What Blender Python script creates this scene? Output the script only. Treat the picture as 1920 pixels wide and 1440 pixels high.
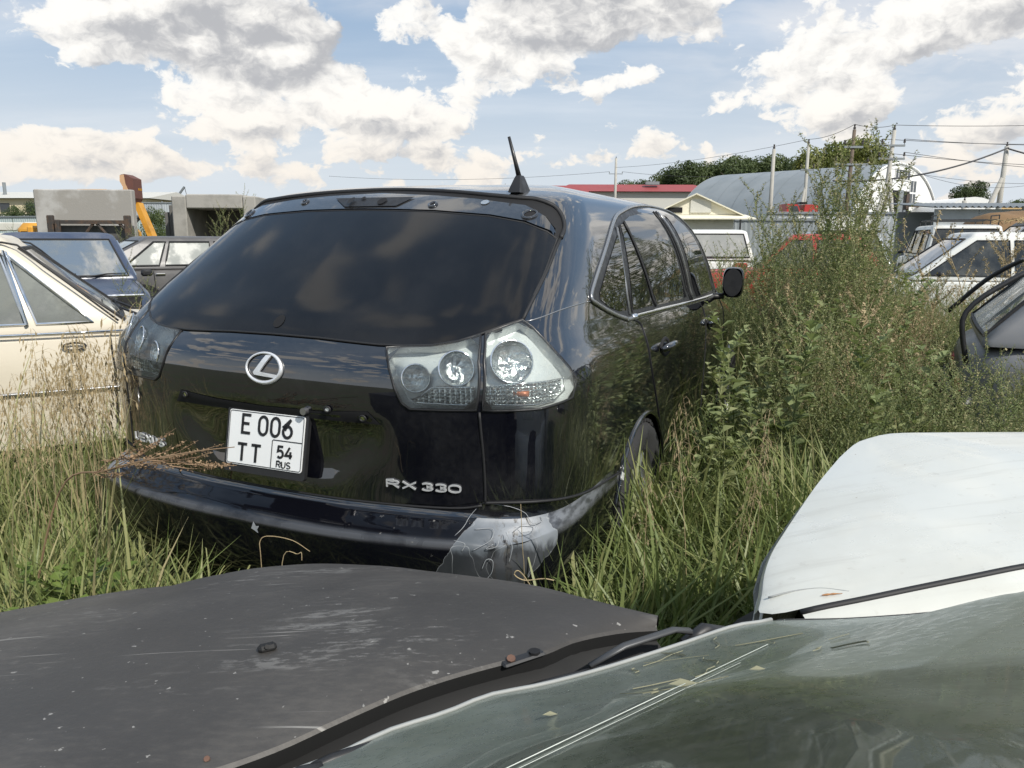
import bpy, math, random
import numpy as np
from math import sin, cos, pi, radians, sqrt, exp, atan2
from mathutils import Vector, Matrix
from mathutils.bvhtree import BVHTree
from mathutils.geometry import delaunay_2d_cdt

for o in list(bpy.data.objects): bpy.data.objects.remove(o)
S = bpy.context.scene
C = S.collection
RNG = np.random.RandomState(7)
random.seed(7)

# ------------------------------------------------------------ camera, light, exposure
cam = bpy.data.cameras.new('camera'); camo = bpy.data.objects.new('camera', cam); C.objects.link(camo)
cam.sensor_width = 36; cam.lens = 27.11; cam.clip_start = .02; cam.clip_end = 3000
camo.location = (0, 0, 1.40)
camo.rotation_mode = 'XYZ'
camo.matrix_world = Matrix.Translation((0, 0, 1.40)) @ Matrix.Rotation(radians(90-10.73), 4, 'X') @ Matrix.Rotation(radians(.2), 4, 'Z')
S.camera = camo
SUN_DIR = Vector((.52, -.60, .76)).normalized()
sun = bpy.data.lights.new('sun', 'SUN'); suno = bpy.data.objects.new('sun', sun); C.objects.link(suno)
sun.energy = 3.6; sun.angle = radians(1.5); sun.color = (1, .955, .88)
suno.rotation_euler = SUN_DIR.to_track_quat('Z', 'Y').to_euler()
S.view_settings.view_transform = 'Standard'; S.view_settings.look = 'None'
S.view_settings.exposure = 0.42; S.view_settings.gamma = 1; S.view_settings.use_curve_mapping = False
S.render.engine = 'CYCLES'
S.cycles.max_bounces = 8; S.cycles.transparent_max_bounces = 12; S.cycles.caustics_reflective = False; S.cycles.caustics_refractive = False
S.cycles.use_denoising = True

# ------------------------------------------------------------ node helper
class NT:
    def __init__(s, tree): s.t = tree; s.n = tree.nodes; s.n.clear()
    def new(s, typ, **kw):
        nd = s.n.new(typ); ins = kw.pop('ins', {})
        for k, v in kw.items(): setattr(nd, k, v)
        for k, v in ins.items(): s.set(nd.inputs[k], v)
        return nd
    def set(s, sock, v):
        if isinstance(v, bpy.types.NodeSocket): s.t.links.new(v, sock)
        elif isinstance(v, bpy.types.Node): s.t.links.new(v.outputs[0], sock)
        else:
            if sock.type == 'RGBA' and len(v) == 3: v = (*v, 1)
            sock.default_value = v
    def math(s, op, a, b=None, c=None, clamp=False):
        nd = s.new('ShaderNodeMath', operation=op, use_clamp=clamp); s.set(nd.inputs[0], a)
        if b is not None: s.set(nd.inputs[1], b)
        if c is not None: s.set(nd.inputs[2], c)
        return nd.outputs[0]
    def vm(s, op, a, b=None, scale=None):
        nd = s.new('ShaderNodeVectorMath', operation=op); s.set(nd.inputs[0], a)
        if b is not None: s.set(nd.inputs[1], b)
        if scale is not None: s.set(nd.inputs['Scale'], scale)
        return nd.outputs['Value'] if op in ('LENGTH', 'DOT_PRODUCT', 'DISTANCE') else nd.outputs[0]
    def mix(s, f, a, b, typ='RGBA', blend='MIX'):
        nd = s.new('ShaderNodeMix', data_type=typ)
        if typ == 'RGBA': nd.blend_type = blend; i = (0, 6, 7); o = 2
        else: i = (0, 2, 3); o = 0
        s.set(nd.inputs[i[0]], f); s.set(nd.inputs[i[1]], a); s.set(nd.inputs[i[2]], b); return nd.outputs[o]
    def noise(s, vec, scale, detail=4, rough=.55, dist=0, out='Fac'):
        nd = s.new('ShaderNodeTexNoise', ins={'Scale': scale, 'Detail': detail, 'Roughness': rough, 'Distortion': dist})
        if vec is not None: s.set(nd.inputs['Vector'], vec)
        return nd.outputs[out]
    def ramp(s, f, a, b, lo=0., hi=1., smooth=True):
        nd = s.new('ShaderNodeMapRange', interpolation_type='SMOOTHSTEP' if smooth else 'LINEAR', ins={0: f, 1: a, 2: b, 3: lo, 4: hi}); return nd.outputs[0]
    def obj(s): return s.new('ShaderNodeTexCoord').outputs['Object']
    def scalev(s, vec, sc): return s.vm('MULTIPLY', vec, sc)

MATS = {}
def mat(name, col, rough=.5, metal=0., var=.15, scale=4., bump=0., bscale=60., col2=None, thr=(.45, .65), spec=.5, coat=0., rvar=.0, stretch=(1, 1, 1)):
    m = bpy.data.materials.new(name); m.use_nodes = True; t = NT(m.node_tree)
    out = t.new('ShaderNodeOutputMaterial'); b = t.new('ShaderNodeBsdfPrincipled')
    t.set(out.inputs[0], b.outputs[0])
    v = t.scalev(t.obj(), stretch)
    n = t.noise(v, scale, 6, .6)
    if col2 is not None: c = t.mix(t.ramp(n, *thr), col, col2)
    else: c = t.mix(n, tuple(x*(1-var) for x in col), tuple(min(1, x*(1+var)) for x in col))
    t.set(b.inputs['Base Color'], c)
    if rvar: t.set(b.inputs['Roughness'], t.ramp(t.noise(v, scale*2.3, 5), .3, .7, max(0, rough-rvar), min(1, rough+rvar)))
    else: b.inputs['Roughness'].default_value = rough
    b.inputs['Metallic'].default_value = metal; b.inputs['Specular IOR Level'].default_value = spec
    b.inputs['Coat Weight'].default_value = coat; b.inputs['Coat Roughness'].default_value = .04
    if bump:
        bp = t.new('ShaderNodeBump', ins={'Strength': bump, 'Distance': .01, 'Height': t.noise(v, bscale, 4)}); t.set(b.inputs['Normal'], bp.outputs[0])
    MATS[name] = m; m['nt'] = 1
    return m

# ------------------------------------------------------------ world: sky with clouds
W = bpy.data.worlds.new('World'); S.world = W; W.use_nodes = True
def build_sky():
    t = NT(W.node_tree)
    out = t.new('ShaderNodeOutputWorld')
    sky = t.new('ShaderNodeTexSky', sky_type='NISHITA', sun_disc=False, sun_elevation=math.asin(SUN_DIR.z), sun_rotation=atan2(SUN_DIR.x, SUN_DIR.y), air_density=1.0, dust_density=1.2, ozone_density=1.5)
    d = t.new('ShaderNodeTexCoord').outputs['Generated']
    sep = t.new('ShaderNodeSeparateXYZ', ins={0: d})
    z = t.math('MAXIMUM', sep.outputs[2], 0.0)
    den = t.math('ADD', z, .13)
    px = t.math('DIVIDE', sep.outputs[0], den); py = t.math('DIVIDE', sep.outputs[1], den)
    # cloud layer seen in perspective, so that clouds flatten towards the horizon all round
    flat = t.new('ShaderNodeCombineXYZ', ins={0: px, 1: py, 2: 0.}).outputs[0]
    round_ = t.scalev(d, (12., 12., 17.5))
    warp = t.vm('SUBTRACT', t.noise(round_, 1.6, 3, out='Color'), (.5, .5, .5))
    rw = t.vm('ADD', round_, t.vm('SCALE', warp, scale=.55))
    def dens(off):
        a = t.noise(t.vm('ADD', rw, off), 1.0, 9, .60)
        b = t.noise(t.vm('ADD', flat, (3.1+off[0]*.08, 1.7+off[1]*.08, off[2]*.1)), .62, 4, .5)
        return t.math('ADD', t.math('MULTIPLY', a, .66), t.math('MULTIPLY', b, .34))
    bias = None; form = None
    # where the larger cumulus stand: direction, half-width, half-height, weight, greyness
    for (cx, cy, rx, ry, w, *dk) in CLOUDS:
        dir_ = Vector(((cx-960)/1446, 1, (446-cy)/1446)).normalized()
        rxa, rya = rx/1446, ry/1446
        q = t.scalev(t.vm('SUBTRACT', d, tuple(dir_)), (1/rxa, .5/rxa, 1/rya))
        g = t.ramp(t.vm('LENGTH', q), 0., 1.5, w, 0.)
        h = t.math('MULTIPLY', g, t.math('SUBTRACT', t.vm('DOT_PRODUCT', q, (-.42, 0, .62)), dk[0] if dk else 0.))
        bias = g if bias is None else t.math('ADD', bias, g); form = h if form is None else t.math('ADD', form, h)
    # cumulus go on at random beyond the part of the sky that is in view
    vor = t.new('ShaderNodeTexVoronoi', feature='SMOOTH_F1', ins={'Vector': t.scalev(rw, (.42, .42, .55)), 'Scale': 1.0, 'Smoothness': .3}).outputs['Distance']
    far = t.ramp(t.vm('LENGTH', t.scalev(t.vm('SUBTRACT', d, (0, .98, .18)), (1., .7, 1.6))), .62, .95)
    vb = t.math('MULTIPLY', t.ramp(vor, .18, .62, .22, -.05), far)
    bias = t.math('ADD', bias, vb)
    n0b = dens((0, 0, 0))
    n0 = t.math('ADD', t.math('ADD', t.math('MULTIPLY', t.math('SUBTRACT', n0b, .5), 2.05), .468), bias)
    n1 = dens((-.12, .0, .26))
    mask = t.math('MULTIPLY', t.ramp(n0, .560, .632), t.ramp(n0, .55, .72, .72, 1.))
    relief = t.math('MULTIPLY', t.math('SUBTRACT', n0b, n1), 8.0)
    shape = t.math('DIVIDE', form, t.math('MAXIMUM', t.math('ABSOLUTE', bias), .05))
    core = t.ramp(n0, .62, .86)              # thick middles are greyer
    lit2 = t.ramp(t.math('SUBTRACT', t.math('ADD', t.math('MULTIPLY', shape, .85), relief), t.math('MULTIPLY', core, .40)), -1.40, .12)
    shade = t.mix(z, (.41, .415, .43), (.265, .277, .305))
    bright = t.mix(t.ramp(z, 0., .20), (.70, .635, .555), (.785, .768, .735))
    cl = t.mix(lit2, shade, bright)
    skyc = t.vm('SCALE', sky.outputs[0], scale=SKY_STRENGTH)
    # thin high veil and pale air near the horizon
    skyc = t.mix(.60, skyc, (.27, .41, .60))
    veil = t.math('MULTIPLY', t.ramp(t.noise(t.scalev(flat, (.5, 1.4, 1)), .8, 6, .6), .40, .75), .62)
    skyc = t.mix(veil, skyc, (.60, .65, .72))
    # broad pale sheet high on the right and a thinner one low down
    for (cx, cy, rx, ry, w) in ((1720, 90, 420, 110, .85), (1650, 300, 420, 70, .6), (200, 310, 420, 70, .5), (90, 40, 130, 45, .45), (760, 20, 200, 45, .5)):
        dir_ = Vector(((cx-960)/1446, 1, (446-cy)/1446)).normalized(); q = t.scalev(t.vm('SUBTRACT', d, tuple(dir_)), (1446/rx, 723/rx, 1446/ry))
        s_ = t.math('MULTIPLY', t.ramp(t.vm('LENGTH', q), .35, 1.35, w, 0.), t.ramp(t.noise(t.scalev(rw, (.5, .5, 1.6)), 1., 5, .55), .36, .60, .25, 1.)); skyc = t.mix(s_, skyc, (.60, .61, .64))
    low = t.ramp(z, .0, .34, .90, 0.)
    skyc = t.mix(low, skyc, (.56, .60, .635))
    cl = t.mix(t.ramp(z, 0., .10, .40, 0.), cl, (.70, .70, .71))
    col = t.mix(mask, skyc, cl)
    bg = t.new('ShaderNodeBackground', ins={'Color': col, 'Strength': 1.0})
    t.set(out.inputs[0], bg.outputs[0])
    W.cycles.sampling_method = 'MANUAL'; W.cycles.sample_map_resolution = 512
SKY_STRENGTH = .06
CLOUDS = [(255, 45, 85, 62, .28), (300, 105, 130, 45, .24, .3), (440, 60, 170, 75, .26, .55), (560, 100, 140, 60, .26, .6), (480, 150, 150, 32, .18, .6),
          (335, 195, 42, 32, .24), (345, 165, 30, 18, .10), (430, 200, 60, 40, .20), (480, 235, 95, 42, .22), (415, 262, 45, 20, .14),
          (575, 150, 45, 34, .20), (625, 190, 60, 45, .24), (690, 225, 105, 38, .24), (790, 248, 90, 26, .20), (600, 245, 70, 30, .12),
          (770, 65, 60, 45, .22), (830, 95, 65, 40, .20), (900, 110, 70, 55, .24), (960, 150, 105, 48, .24), (1060, 175, 90, 36, .24, .3), (880, 190, 60, 26, .12),
          (900, 15, 190, 40, .24, .5), (1060, 40, 190, 62, .28, .6), (1210, 55, 140, 65, .26, .25), (1290, 90, 70, 32, .16), (1010, 85, 130, 36, .18, .5),
          (1190, 165, 40, 16, .20), (1205, 265, 44, 28, .28), (1230, 285, 60, 24, .24), (1135, 250, 26, 20, .2), (1165, 300, 90, 22, .2), (1350, 300, 80, 24, .2), (1130, 285, 60, 18, .10), (810, 300, 40, 30, .26), (885, 315, 62, 40, .30), (1010, 266, 38, 11, .16),
          (1450, 150, 100, 52, .26), (1540, 120, 95, 46, .22), (1400, 190, 80, 40, .18), (1560, 232, 60, 46, .28), (1590, 170, 70, 46, .18), (1480, 240, 90, 36, .20), (1310, 230, 70, 40, .16), (1330, 285, 70, 26, .12),
          (1640, 40, 210, 55, .20, .1), (1800, 60, 190, 80, .19, .2), (1880, 20, 90, 40, .16), (1900, 130, 50, 40, .18), (1750, 100, 170, 26, .12), (1760, 280, 70, 34, .14), (1830, 240, 120, 26, .10),
          (60, 90, 90, 16, .10), (110, 300, 170, 40, .26), (40, 250, 80, 30, .16), (270, 312, 150, 40, .28), (400, 325, 140, 30, .22), (150, 270, 60, 24, .2), (205, 270, 60, 20, .10), (695, 70, 55, 60, -.20), (1400, 65, 50, 60, -.18), (1310, 245, 90, 30, -.10), (150, 195, 140, 40, -.14), (1010, 240, 90, 26, -.10), (600, 310, 190, 34, .16), (720, 290, 90, 26, .16), (1760, 285, 120, 34, .22), (1850, 320, 150, 24, .16), (1020, 310, 120, 26, .14)]
build_sky()

# ------------------------------------------------------------ mesh helpers
def sm(a, b, x):
    s = np.clip((x-a)/(b-a), 0, 1); return s*s*(3-2*s)
def herm(t, T, Y):
    T = np.asarray(T, float); Y = np.asarray(Y, float)
    if Y.ndim == 1: Y = Y[:, None]
    d = np.diff(Y, axis=0)/np.diff(T)[:, None]
    m = np.zeros_like(Y); m[1:-1] = np.where(d[1:]*d[:-1] > 0, 2*d[1:]*d[:-1]/np.where(np.abs(d[1:]+d[:-1]) < 1e-12, 1, d[1:]+d[:-1]), 0)
    m[0] = d[0]; m[-1] = d[-1]
    t = np.atleast_1d(t); k = np.clip(np.searchsorted(T, t, side='right')-1, 0, len(T)-2)
    h = (T[k+1]-T[k])[:, None]; s = ((t-T[k])[:, None])/h
    return (1+2*s)*(1-s)**2*Y[k]+s*(1-s)**2*h*m[k]+s*s*(3-2*s)*Y[k+1]+s*s*(s-1)*h*m[k+1]
def resample(P, n, smooth=True):
    P = np.asarray(P, float); c = np.concatenate([[0], np.cumsum(np.sqrt((np.diff(P, axis=0)**2).sum(1)))])
    u = np.linspace(0, c[-1], n)
    if smooth: return herm(u, c, P)
    return np.stack([np.interp(u, c, P[:, k]) for k in range(P.shape[1])], 1)
def catmull(P, per=6, closed=False):
    P = np.asarray(P, float); n = len(P); out = []
    for i in range(n if closed else n-1):
        p0 = P[(i-1) % n] if closed or i > 0 else 2*P[0]-P[1]
        p1 = P[i]; p2 = P[(i+1) % n]
        p3 = P[(i+2) % n] if closed or i+2 < n else 2*P[-1]-P[-2]
        for k in range(per):
            s = k/per
            out.append(.5*((2*p1)+(p2-p0)*s+(2*p0-5*p1+4*p2-p3)*s*s+(3*p1-p0-3*p2+p3)*s**3))
    if not closed: out.append(P[-1])
    return np.array(out)

class MB:
    """collects geometry for one mesh"""
    def __init__(s): s.v = []; s.f = []; s.n = 0
    def add(s, V, F):
        V = np.asarray(V, float).reshape(-1, 3)
        s.v.append(V); s.f += [[i+s.n for i in q] for q in F]; s.n += len(V); return s
    def box(s, c, d, rz=0., bev=0., rx=0., ry=0.):
        x, y, z = [k/2 for k in d]
        if bev:
            b = min(bev, x*.95, y*.95, z*.95); P = []
            for sx in (-1, 1):
                for sy in (-1, 1):
                    for sz in (-1, 1):
                        P += [(sx*x, sy*(y-b), sz*(z-b)), (sx*(x-b), sy*y, sz*(z-b)), (sx*(x-b), sy*(y-b), sz*z)]
            V = np.array(P); idx = {}
            k = 0
            for sx in (-1, 1):
                for sy in (-1, 1):
                    for sz in (-1, 1): idx[sx, sy, sz] = k; k += 3
            F = []
            def q(l, axis, sg): F.append(l if sg > 0 else l[::-1])
            for sg in (-1, 1):
                q([idx[sg, -1, -1], idx[sg, 1, -1], idx[sg, 1, 1], idx[sg, -1, 1]], 0, sg)
                q([idx[-1, sg, -1]+1, idx[-1, sg, 1]+1, idx[1, sg, 1]+1, idx[1, sg, -1]+1], 1, sg)
                q([idx[-1, -1, sg]+2, idx[1, -1, sg]+2, idx[1, 1, sg]+2, idx[-1, 1, sg]+2], 2, sg)
            for a in (-1, 1):
                for b2 in (-1, 1):
                    F.append([idx[a, b2, -1], idx[a, b2, 1], idx[a, b2, 1]+1, idx[a, b2, -1]+1][::-a*b2 or 1])
                    F.append([idx[a, -1, b2], idx[a, 1, b2], idx[a, 1, b2]+2, idx[a, -1, b2]+2][::a*b2 or 1])
                    F.append([idx[-1, a, b2]+1, idx[1, a, b2]+1, idx[1, a, b2]+2, idx[-1, a, b2]+2][::-a*b2 or 1])
                    for c2 in (-1, 1): k = idx[a, b2, c2]; F.append([k, k+1, k+2][::a*b2*c2])
        else:
            V = np.array([(a*x, b*y, e*z) for a in (-1, 1) for b in (-1, 1) for e in (-1, 1)])
            F = [[0, 1, 3, 2], [4, 6, 7, 5], [0, 4, 5, 1], [2, 3, 7, 6], [0, 2, 6, 4], [1, 5, 7, 3]]
        M = (Matrix.Rotation(rz, 3, 'Z') @ Matrix.Rotation(ry, 3, 'Y') @ Matrix.Rotation(rx, 3, 'X'))
        V = V @ np.array(M).T+np.array(c)
        return s.add(V, F)
    def tube(s, P, r, n=6, cap=True, closed=False, flat=1., up=None):
        P = np.asarray(P, float); m = len(P); r = np.broadcast_to(np.asarray(r, float), (m,))
        T = np.gradient(P, axis=0) if m > 1 else np.array([[0, 0, 1.]])
        if closed: T = np.roll(P, -1, 0)-np.roll(P, 1, 0)
        T = T/np.maximum(np.linalg.norm(T, axis=1), 1e-9)[:, None]
        if up is None:
            u = np.array([0, 0, 1.]) if abs(T[0][2]) < .9 else np.array([1., 0, 0])
            U = np.tile(u, (m, 1))
        else: U = np.broadcast_to(np.asarray(up, float), (m, 3))
        A = np.cross(T, U); bad = np.linalg.norm(A, axis=1) < 1e-4; A[bad] = np.cross(T[bad], [0.3, 1, .2]); A /= np.linalg.norm(A, axis=1)[:, None]; B = np.cross(A, T)
        th = np.arange(n)*2*pi/n
        V = P[:, None]+r[:, None, None]*(np.cos(th)[None, :, None]*A[:, None]+flat*np.sin(th)[None, :, None]*B[:, None])
        F = []
        for i in range(m if closed else m-1):
            j = (i+1) % m
            for k in range(n): F.append([i*n+k, i*n+(k+1) % n, j*n+(k+1) % n, j*n+k])
        if cap and not closed: F.append(list(range(n))[::-1]); F.append([(m-1)*n+k for k in range(n)])
        return s.add(V, F)
    def rod(s, a, b, r, n=6, r2=None): return s.tube([a, b], [r, r if r2 is None else r2], n)
    def grid(s, V, flip=False, closed_u=False, closed_v=False):
        V = np.asarray(V, float); a, b = V.shape[:2]; F = []
        for i in range(a if closed_u else a-1):
            for j in range(b if closed_v else b-1):
                i2 = (i+1) % a; j2 = (j+1) % b; q = [i*b+j, i2*b+j, i2*b+j2, i*b+j2]; F.append(q[::-1] if flip else q)
        return s.add(V, F)
    def prism(s, poly, h, frame):
        """poly 2D, frame = (origin, ex, ey, ez); thickness h along ez"""
        o, ex, ey, ez = [np.asarray(k, float) for k in frame]; P = np.asarray(poly, float); n = len(P)
        B = o+P[:, :1]*ex+P[:, 1:2]*ey; T = B+ez*h
        F = [list(range(n))[::-1], [n+i for i in range(n)]]+[[i, (i+1) % n, n+(i+1) % n, n+i] for i in range(n)]
        return s.add(np.concatenate([B, T]), F)
    def lathe(s, prof, n, origin=(0, 0, 0), axis='Y'):
        prof = np.asarray(prof, float); th = np.arange(n)*2*pi/n
        V = np.zeros((n, len(prof), 3))
        r = prof[:, 0]; h = prof[:, 1]
        if axis == 'Y': V[..., 0] = np.cos(th)[:, None]*r; V[..., 2] = np.sin(th)[:, None]*r; V[..., 1] = h
        elif axis == 'X': V[..., 1] = np.cos(th)[:, None]*r; V[..., 2] = np.sin(th)[:, None]*r; V[..., 0] = h
        else: V[..., 0] = np.cos(th)[:, None]*r; V[..., 1] = np.sin(th)[:, None]*r; V[..., 2] = h
        return s.grid(V+np.array(origin), closed_u=True)
    def data(s, name, m, smooth=False, autosmooth=None):
        V = np.concatenate(s.v) if s.v else np.zeros((0, 3))
        me = bpy.data.meshes.new(name); me.from_pydata(V.tolist(), [], s.f); 
        if m is not None: me.materials.append(m)
        if smooth: me.shade_smooth()
        if autosmooth: me.shade_smooth(); me.set_sharp_from_angle(angle=radians(autosmooth))
        me.update(); return me
    def build(s, name, m, parent=None, smooth=False, autosmooth=None, loc=None):
        me = s.data(name, m, smooth, autosmooth)
        return link(name, me, parent, loc)
def link(name, me, parent=None, loc=None):
    o = bpy.data.objects.new(name, me); C.objects.link(o)
    if parent is not None: o.parent = parent
    if loc is not None: o.location = loc
    return o
def fixnorm(me):
    import bmesh
    bm = bmesh.new(); bm.from_mesh(me); bmesh.ops.recalc_face_normals(bm, faces=bm.faces); bm.to_mesh(me); bm.free(); return me
def tag(o, label=None, cat=None, group=None, kind=None):
    if label: o['label'] = label
    if cat: o['category'] = cat
    if group: o['group'] = group
    if kind: o['kind'] = kind
    return o
def thing(name, label, cat, loc=(0, 0, 0), rz=0., group=None):
    o = bpy.data.objects.new(name, None); C.objects.link(o); o.location = loc; o.rotation_euler = (0, 0, rz); o.empty_display_size = .1
    return tag(o, label, cat, group)
def kids(o): return [c for c in bpy.data.objects if c.parent == o]
def copy_tree(o, parent=None, childmap=None):
    c = o.copy(); C.objects.link(c)
    if parent is not None: c.parent = parent
    for ch in (childmap[o] if childmap and o in childmap else kids(o)): copy_tree(ch, c, childmap)
    return c
def bigmesh(name, V, F, m, tone=None, kind=None):
    """V (n,3), F (m,3 or 4) numpy"""
    me = bpy.data.meshes.new(name); V = np.asarray(V, np.float32); F = np.asarray(F, np.int32); k = F.shape[1]
    me.vertices.add(len(V)); me.vertices.foreach_set('co', V.ravel())
    me.loops.add(F.size); me.loops.foreach_set('vertex_index', F.ravel())
    me.polygons.add(len(F)); me.polygons.foreach_set('loop_start', np.arange(0, F.size, k, dtype=np.int32))
    me.update(calc_edges=True); me.materials.append(m)
    if tone is not None:
        a = me.attributes.new('tone', 'FLOAT', 'POINT'); a.data.foreach_set('value', np.asarray(tone, np.float32))
    me.shade_smooth()
    return me
# ------------------------------------------------------------ materials
mat('soil', (.075, .065, .04), .95, var=.4, scale=1.2, bump=.6, bscale=14, col2=(.06, .075, .03), thr=(.4, .6))
mat('black_rubber', (.012, .012, .013), .62, var=.3, scale=20)
mat('black_plastic', (.016, .016, .017), .42, var=.3, scale=12, rvar=.12)
mat('dark_void', (.004, .004, .005), .8)
mat('chrome', (.82, .83, .84), .09, 1., var=.05, rvar=.05, scale=8)
mat('torn_edge', (.30, .315, .33), .6, var=.3, scale=60)
mat('bright_badge', (.80, .81, .82), .38, .55, var=.04)
mat('satin_trim', (.36, .365, .37), .30, .85, var=.12, scale=9, rvar=.1)
mat('silver_reflector', (.80, .81, .80), .16, 1., var=.10, scale=30, bump=.35, bscale=120)
mat('lamp_grey', (.84, .85, .84), .26, .2, var=.12, scale=14, rvar=.08)
mat('amber_glow_cap', (.55, .17, .07), .3, .2)
mat('plate_white', (.80, .81, .80), .35, var=.03, scale=14)
mat('print_black', (.01, .01, .011), .5)
mat('tyre', (.022, .022, .023), .82, var=.35, scale=14, bump=.3, bscale=90)
mat('alloy', (.45, .45, .46), .3, .9, var=.15)
mat('concrete', (.33, .315, .285), .9, var=.18, scale=1.6, bump=.4, bscale=30, col2=(.25, .24, .215), thr=(.42, .66))
mat('stained_concrete', (.29, .275, .25), .9, scale=.75, bump=.4, bscale=30, col2=(.40, .39, .37), thr=(.50, .62))
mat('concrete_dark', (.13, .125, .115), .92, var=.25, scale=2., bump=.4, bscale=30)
mat('rusty_steel', (.10, .065, .045), .85, .2, var=.4, scale=6, bump=.4, bscale=40, col2=(.05, .045, .042), thr=(.4, .6))
mat('dark_sheet', (.10, .10, .097), .75, var=.25, scale=2, col2=(.06, .06, .055), thr=(.4, .65))
mat('excavator_yellow', (.62, .30, .035), .5, var=.2, scale=3, col2=(.45, .21, .03), thr=(.5, .7))
mat('bucket_brown', (.12, .05, .038), .7, var=.3, scale=4)
mat('bucket_tan', (.52, .33, .19), .7, var=.2, scale=4)
mat('factory_cream', (.62, .54, .37), .8, var=.05)
mat('factory_white', (.68, .68, .64), .8, var=.06)
mat('far_glass', (.05, .055, .06), .15, var=.3)
mat('fence_grey', (.42, .45, .465), .6, .1, var=.12, scale=.7, col2=(.36, .385, .40), thr=(.45, .6))
mat('fence_pale', (.46, .53, .52), .7, var=.1, scale=.6)
mat('fence_frame', (.22, .24, .25), .55, .3, var=.2)
mat('post_dark', (.035, .037, .04), .6, .2, var=.3)
mat('hangar_metal', (.30, .325, .335), .5, .35, var=.09, scale=.35, col2=(.26, .285, .295), thr=(.4, .62))
mat('gable_white', (.76, .76, .74), .7, var=.05, scale=.5)
mat('roof_red', (.27, .055, .055), .6, var=.15, scale=.4)
mat('wall_pale', (.52, .51, .47), .8, var=.08)
mat('pole_concrete', (.40, .385, .345), .9, var=.18, scale=3, bump=.3)
mat('pole_timber', (.13, .10, .075), .9, var=.3, scale=6)
mat('wire', (.05, .05, .055), .6)
mat('insulator', (.06, .05, .045), .3)
mat('truck_red', (.42, .035, .03), .4, var=.15)
mat('kiosk_cream', (.74, .70, .56), .75, var=.07, scale=1.2)
mat('kiosk_white', (.72, .71, .66), .75, var=.12, scale=2.2, col2=(.55, .54, .48), thr=(.5, .75))
mat('brown_tarp', (.19, .115, .055), .85, var=.3, scale=2, bump=.5, bscale=8)
mat('lumber', (.50, .35, .17), .85, var=.2)
mat('beam_pale', (.56, .55, .49), .85, var=.15, scale=2)
mat('bark', (.10, .08, .06), .95, var=.3, scale=5)
mat('straw', (.42, .32, .16), .8, var=.25, scale=40)

def leafmat(name, cols, rough=.55, trans=.3, rnd=True, tone=False):
    m = bpy.data.materials.new(name); m.use_nodes = True; t = NT(m.node_tree); out = t.new('ShaderNodeOutputMaterial')
    if tone: f = t.new('ShaderNodeAttribute', attribute_name='tone').outputs['Fac']
    else:
        r = t.new('ShaderNodeObjectInfo').outputs['Random']; nz = t.noise(t.obj(), 9., 3)
        f = t.math('ADD', t.math('MULTIPLY', r, .5), t.math('MULTIPLY', t.ramp(nz, .3, .7), .5))
    cr = t.new('ShaderNodeValToRGB', ins={0: f}); e = cr.color_ramp
    e.elements[0].color = (*cols[0], 1); e.elements[1].color = (*cols[-1], 1)
    for i, c in enumerate(cols[1:-1]):
        k = e.elements.new((i+1)/(len(cols)-1)); k.color = (*c, 1)
    b = t.new('ShaderNodeBsdfPrincipled', ins={'Base Color': cr.outputs[0], 'Roughness': rough, 'Specular IOR Level': .35})
    tr = t.new('ShaderNodeBsdfTranslucent', ins={'Color': t.mix(.5, cr.outputs[0], (.16, .20, .04))})
    mx = t.new('ShaderNodeMixShader', ins={0: trans, 1: b.outputs[0], 2: tr.outputs[0]}); t.set(out.inputs[0], mx.outputs[0])
    MATS[name] = m; return m
leafmat('grass_blade', [(.10, .14, .042), (.16, .21, .065), (.24, .275, .10), (.34, .33, .145), (.50, .43, .24)], .45, .38, tone=True)
leafmat('weed_mass', [(.15, .19, .08), (.23, .27, .115), (.31, .34, .16), (.42, .39, .21)], .6, .42, tone=True)
leafmat('weed_leaf', [(.18, .23, .10), (.25, .30, .13), (.32, .345, .165), (.42, .39, .22)], .6, .42)
leafmat('broad_leaf', [(.10, .15, .035), (.14, .20, .045), (.20, .25, .075)], .4, .35)
leafmat('dry_head', [(.33, .25, .14), (.43, .34, .20), (.50, .41, .26)], .8, .2)
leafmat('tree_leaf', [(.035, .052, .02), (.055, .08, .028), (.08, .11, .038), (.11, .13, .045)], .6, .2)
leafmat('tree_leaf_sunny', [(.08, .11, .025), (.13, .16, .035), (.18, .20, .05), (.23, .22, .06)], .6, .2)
leafmat('seed_brown', [(.20, .13, .075), (.30, .20, .12), (.36, .26, .16)], .85, .1)
leafmat('seed_green', [(.19, .18, .085), (.26, .24, .12), (.36, .31, .18)], .85, .1)

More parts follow.
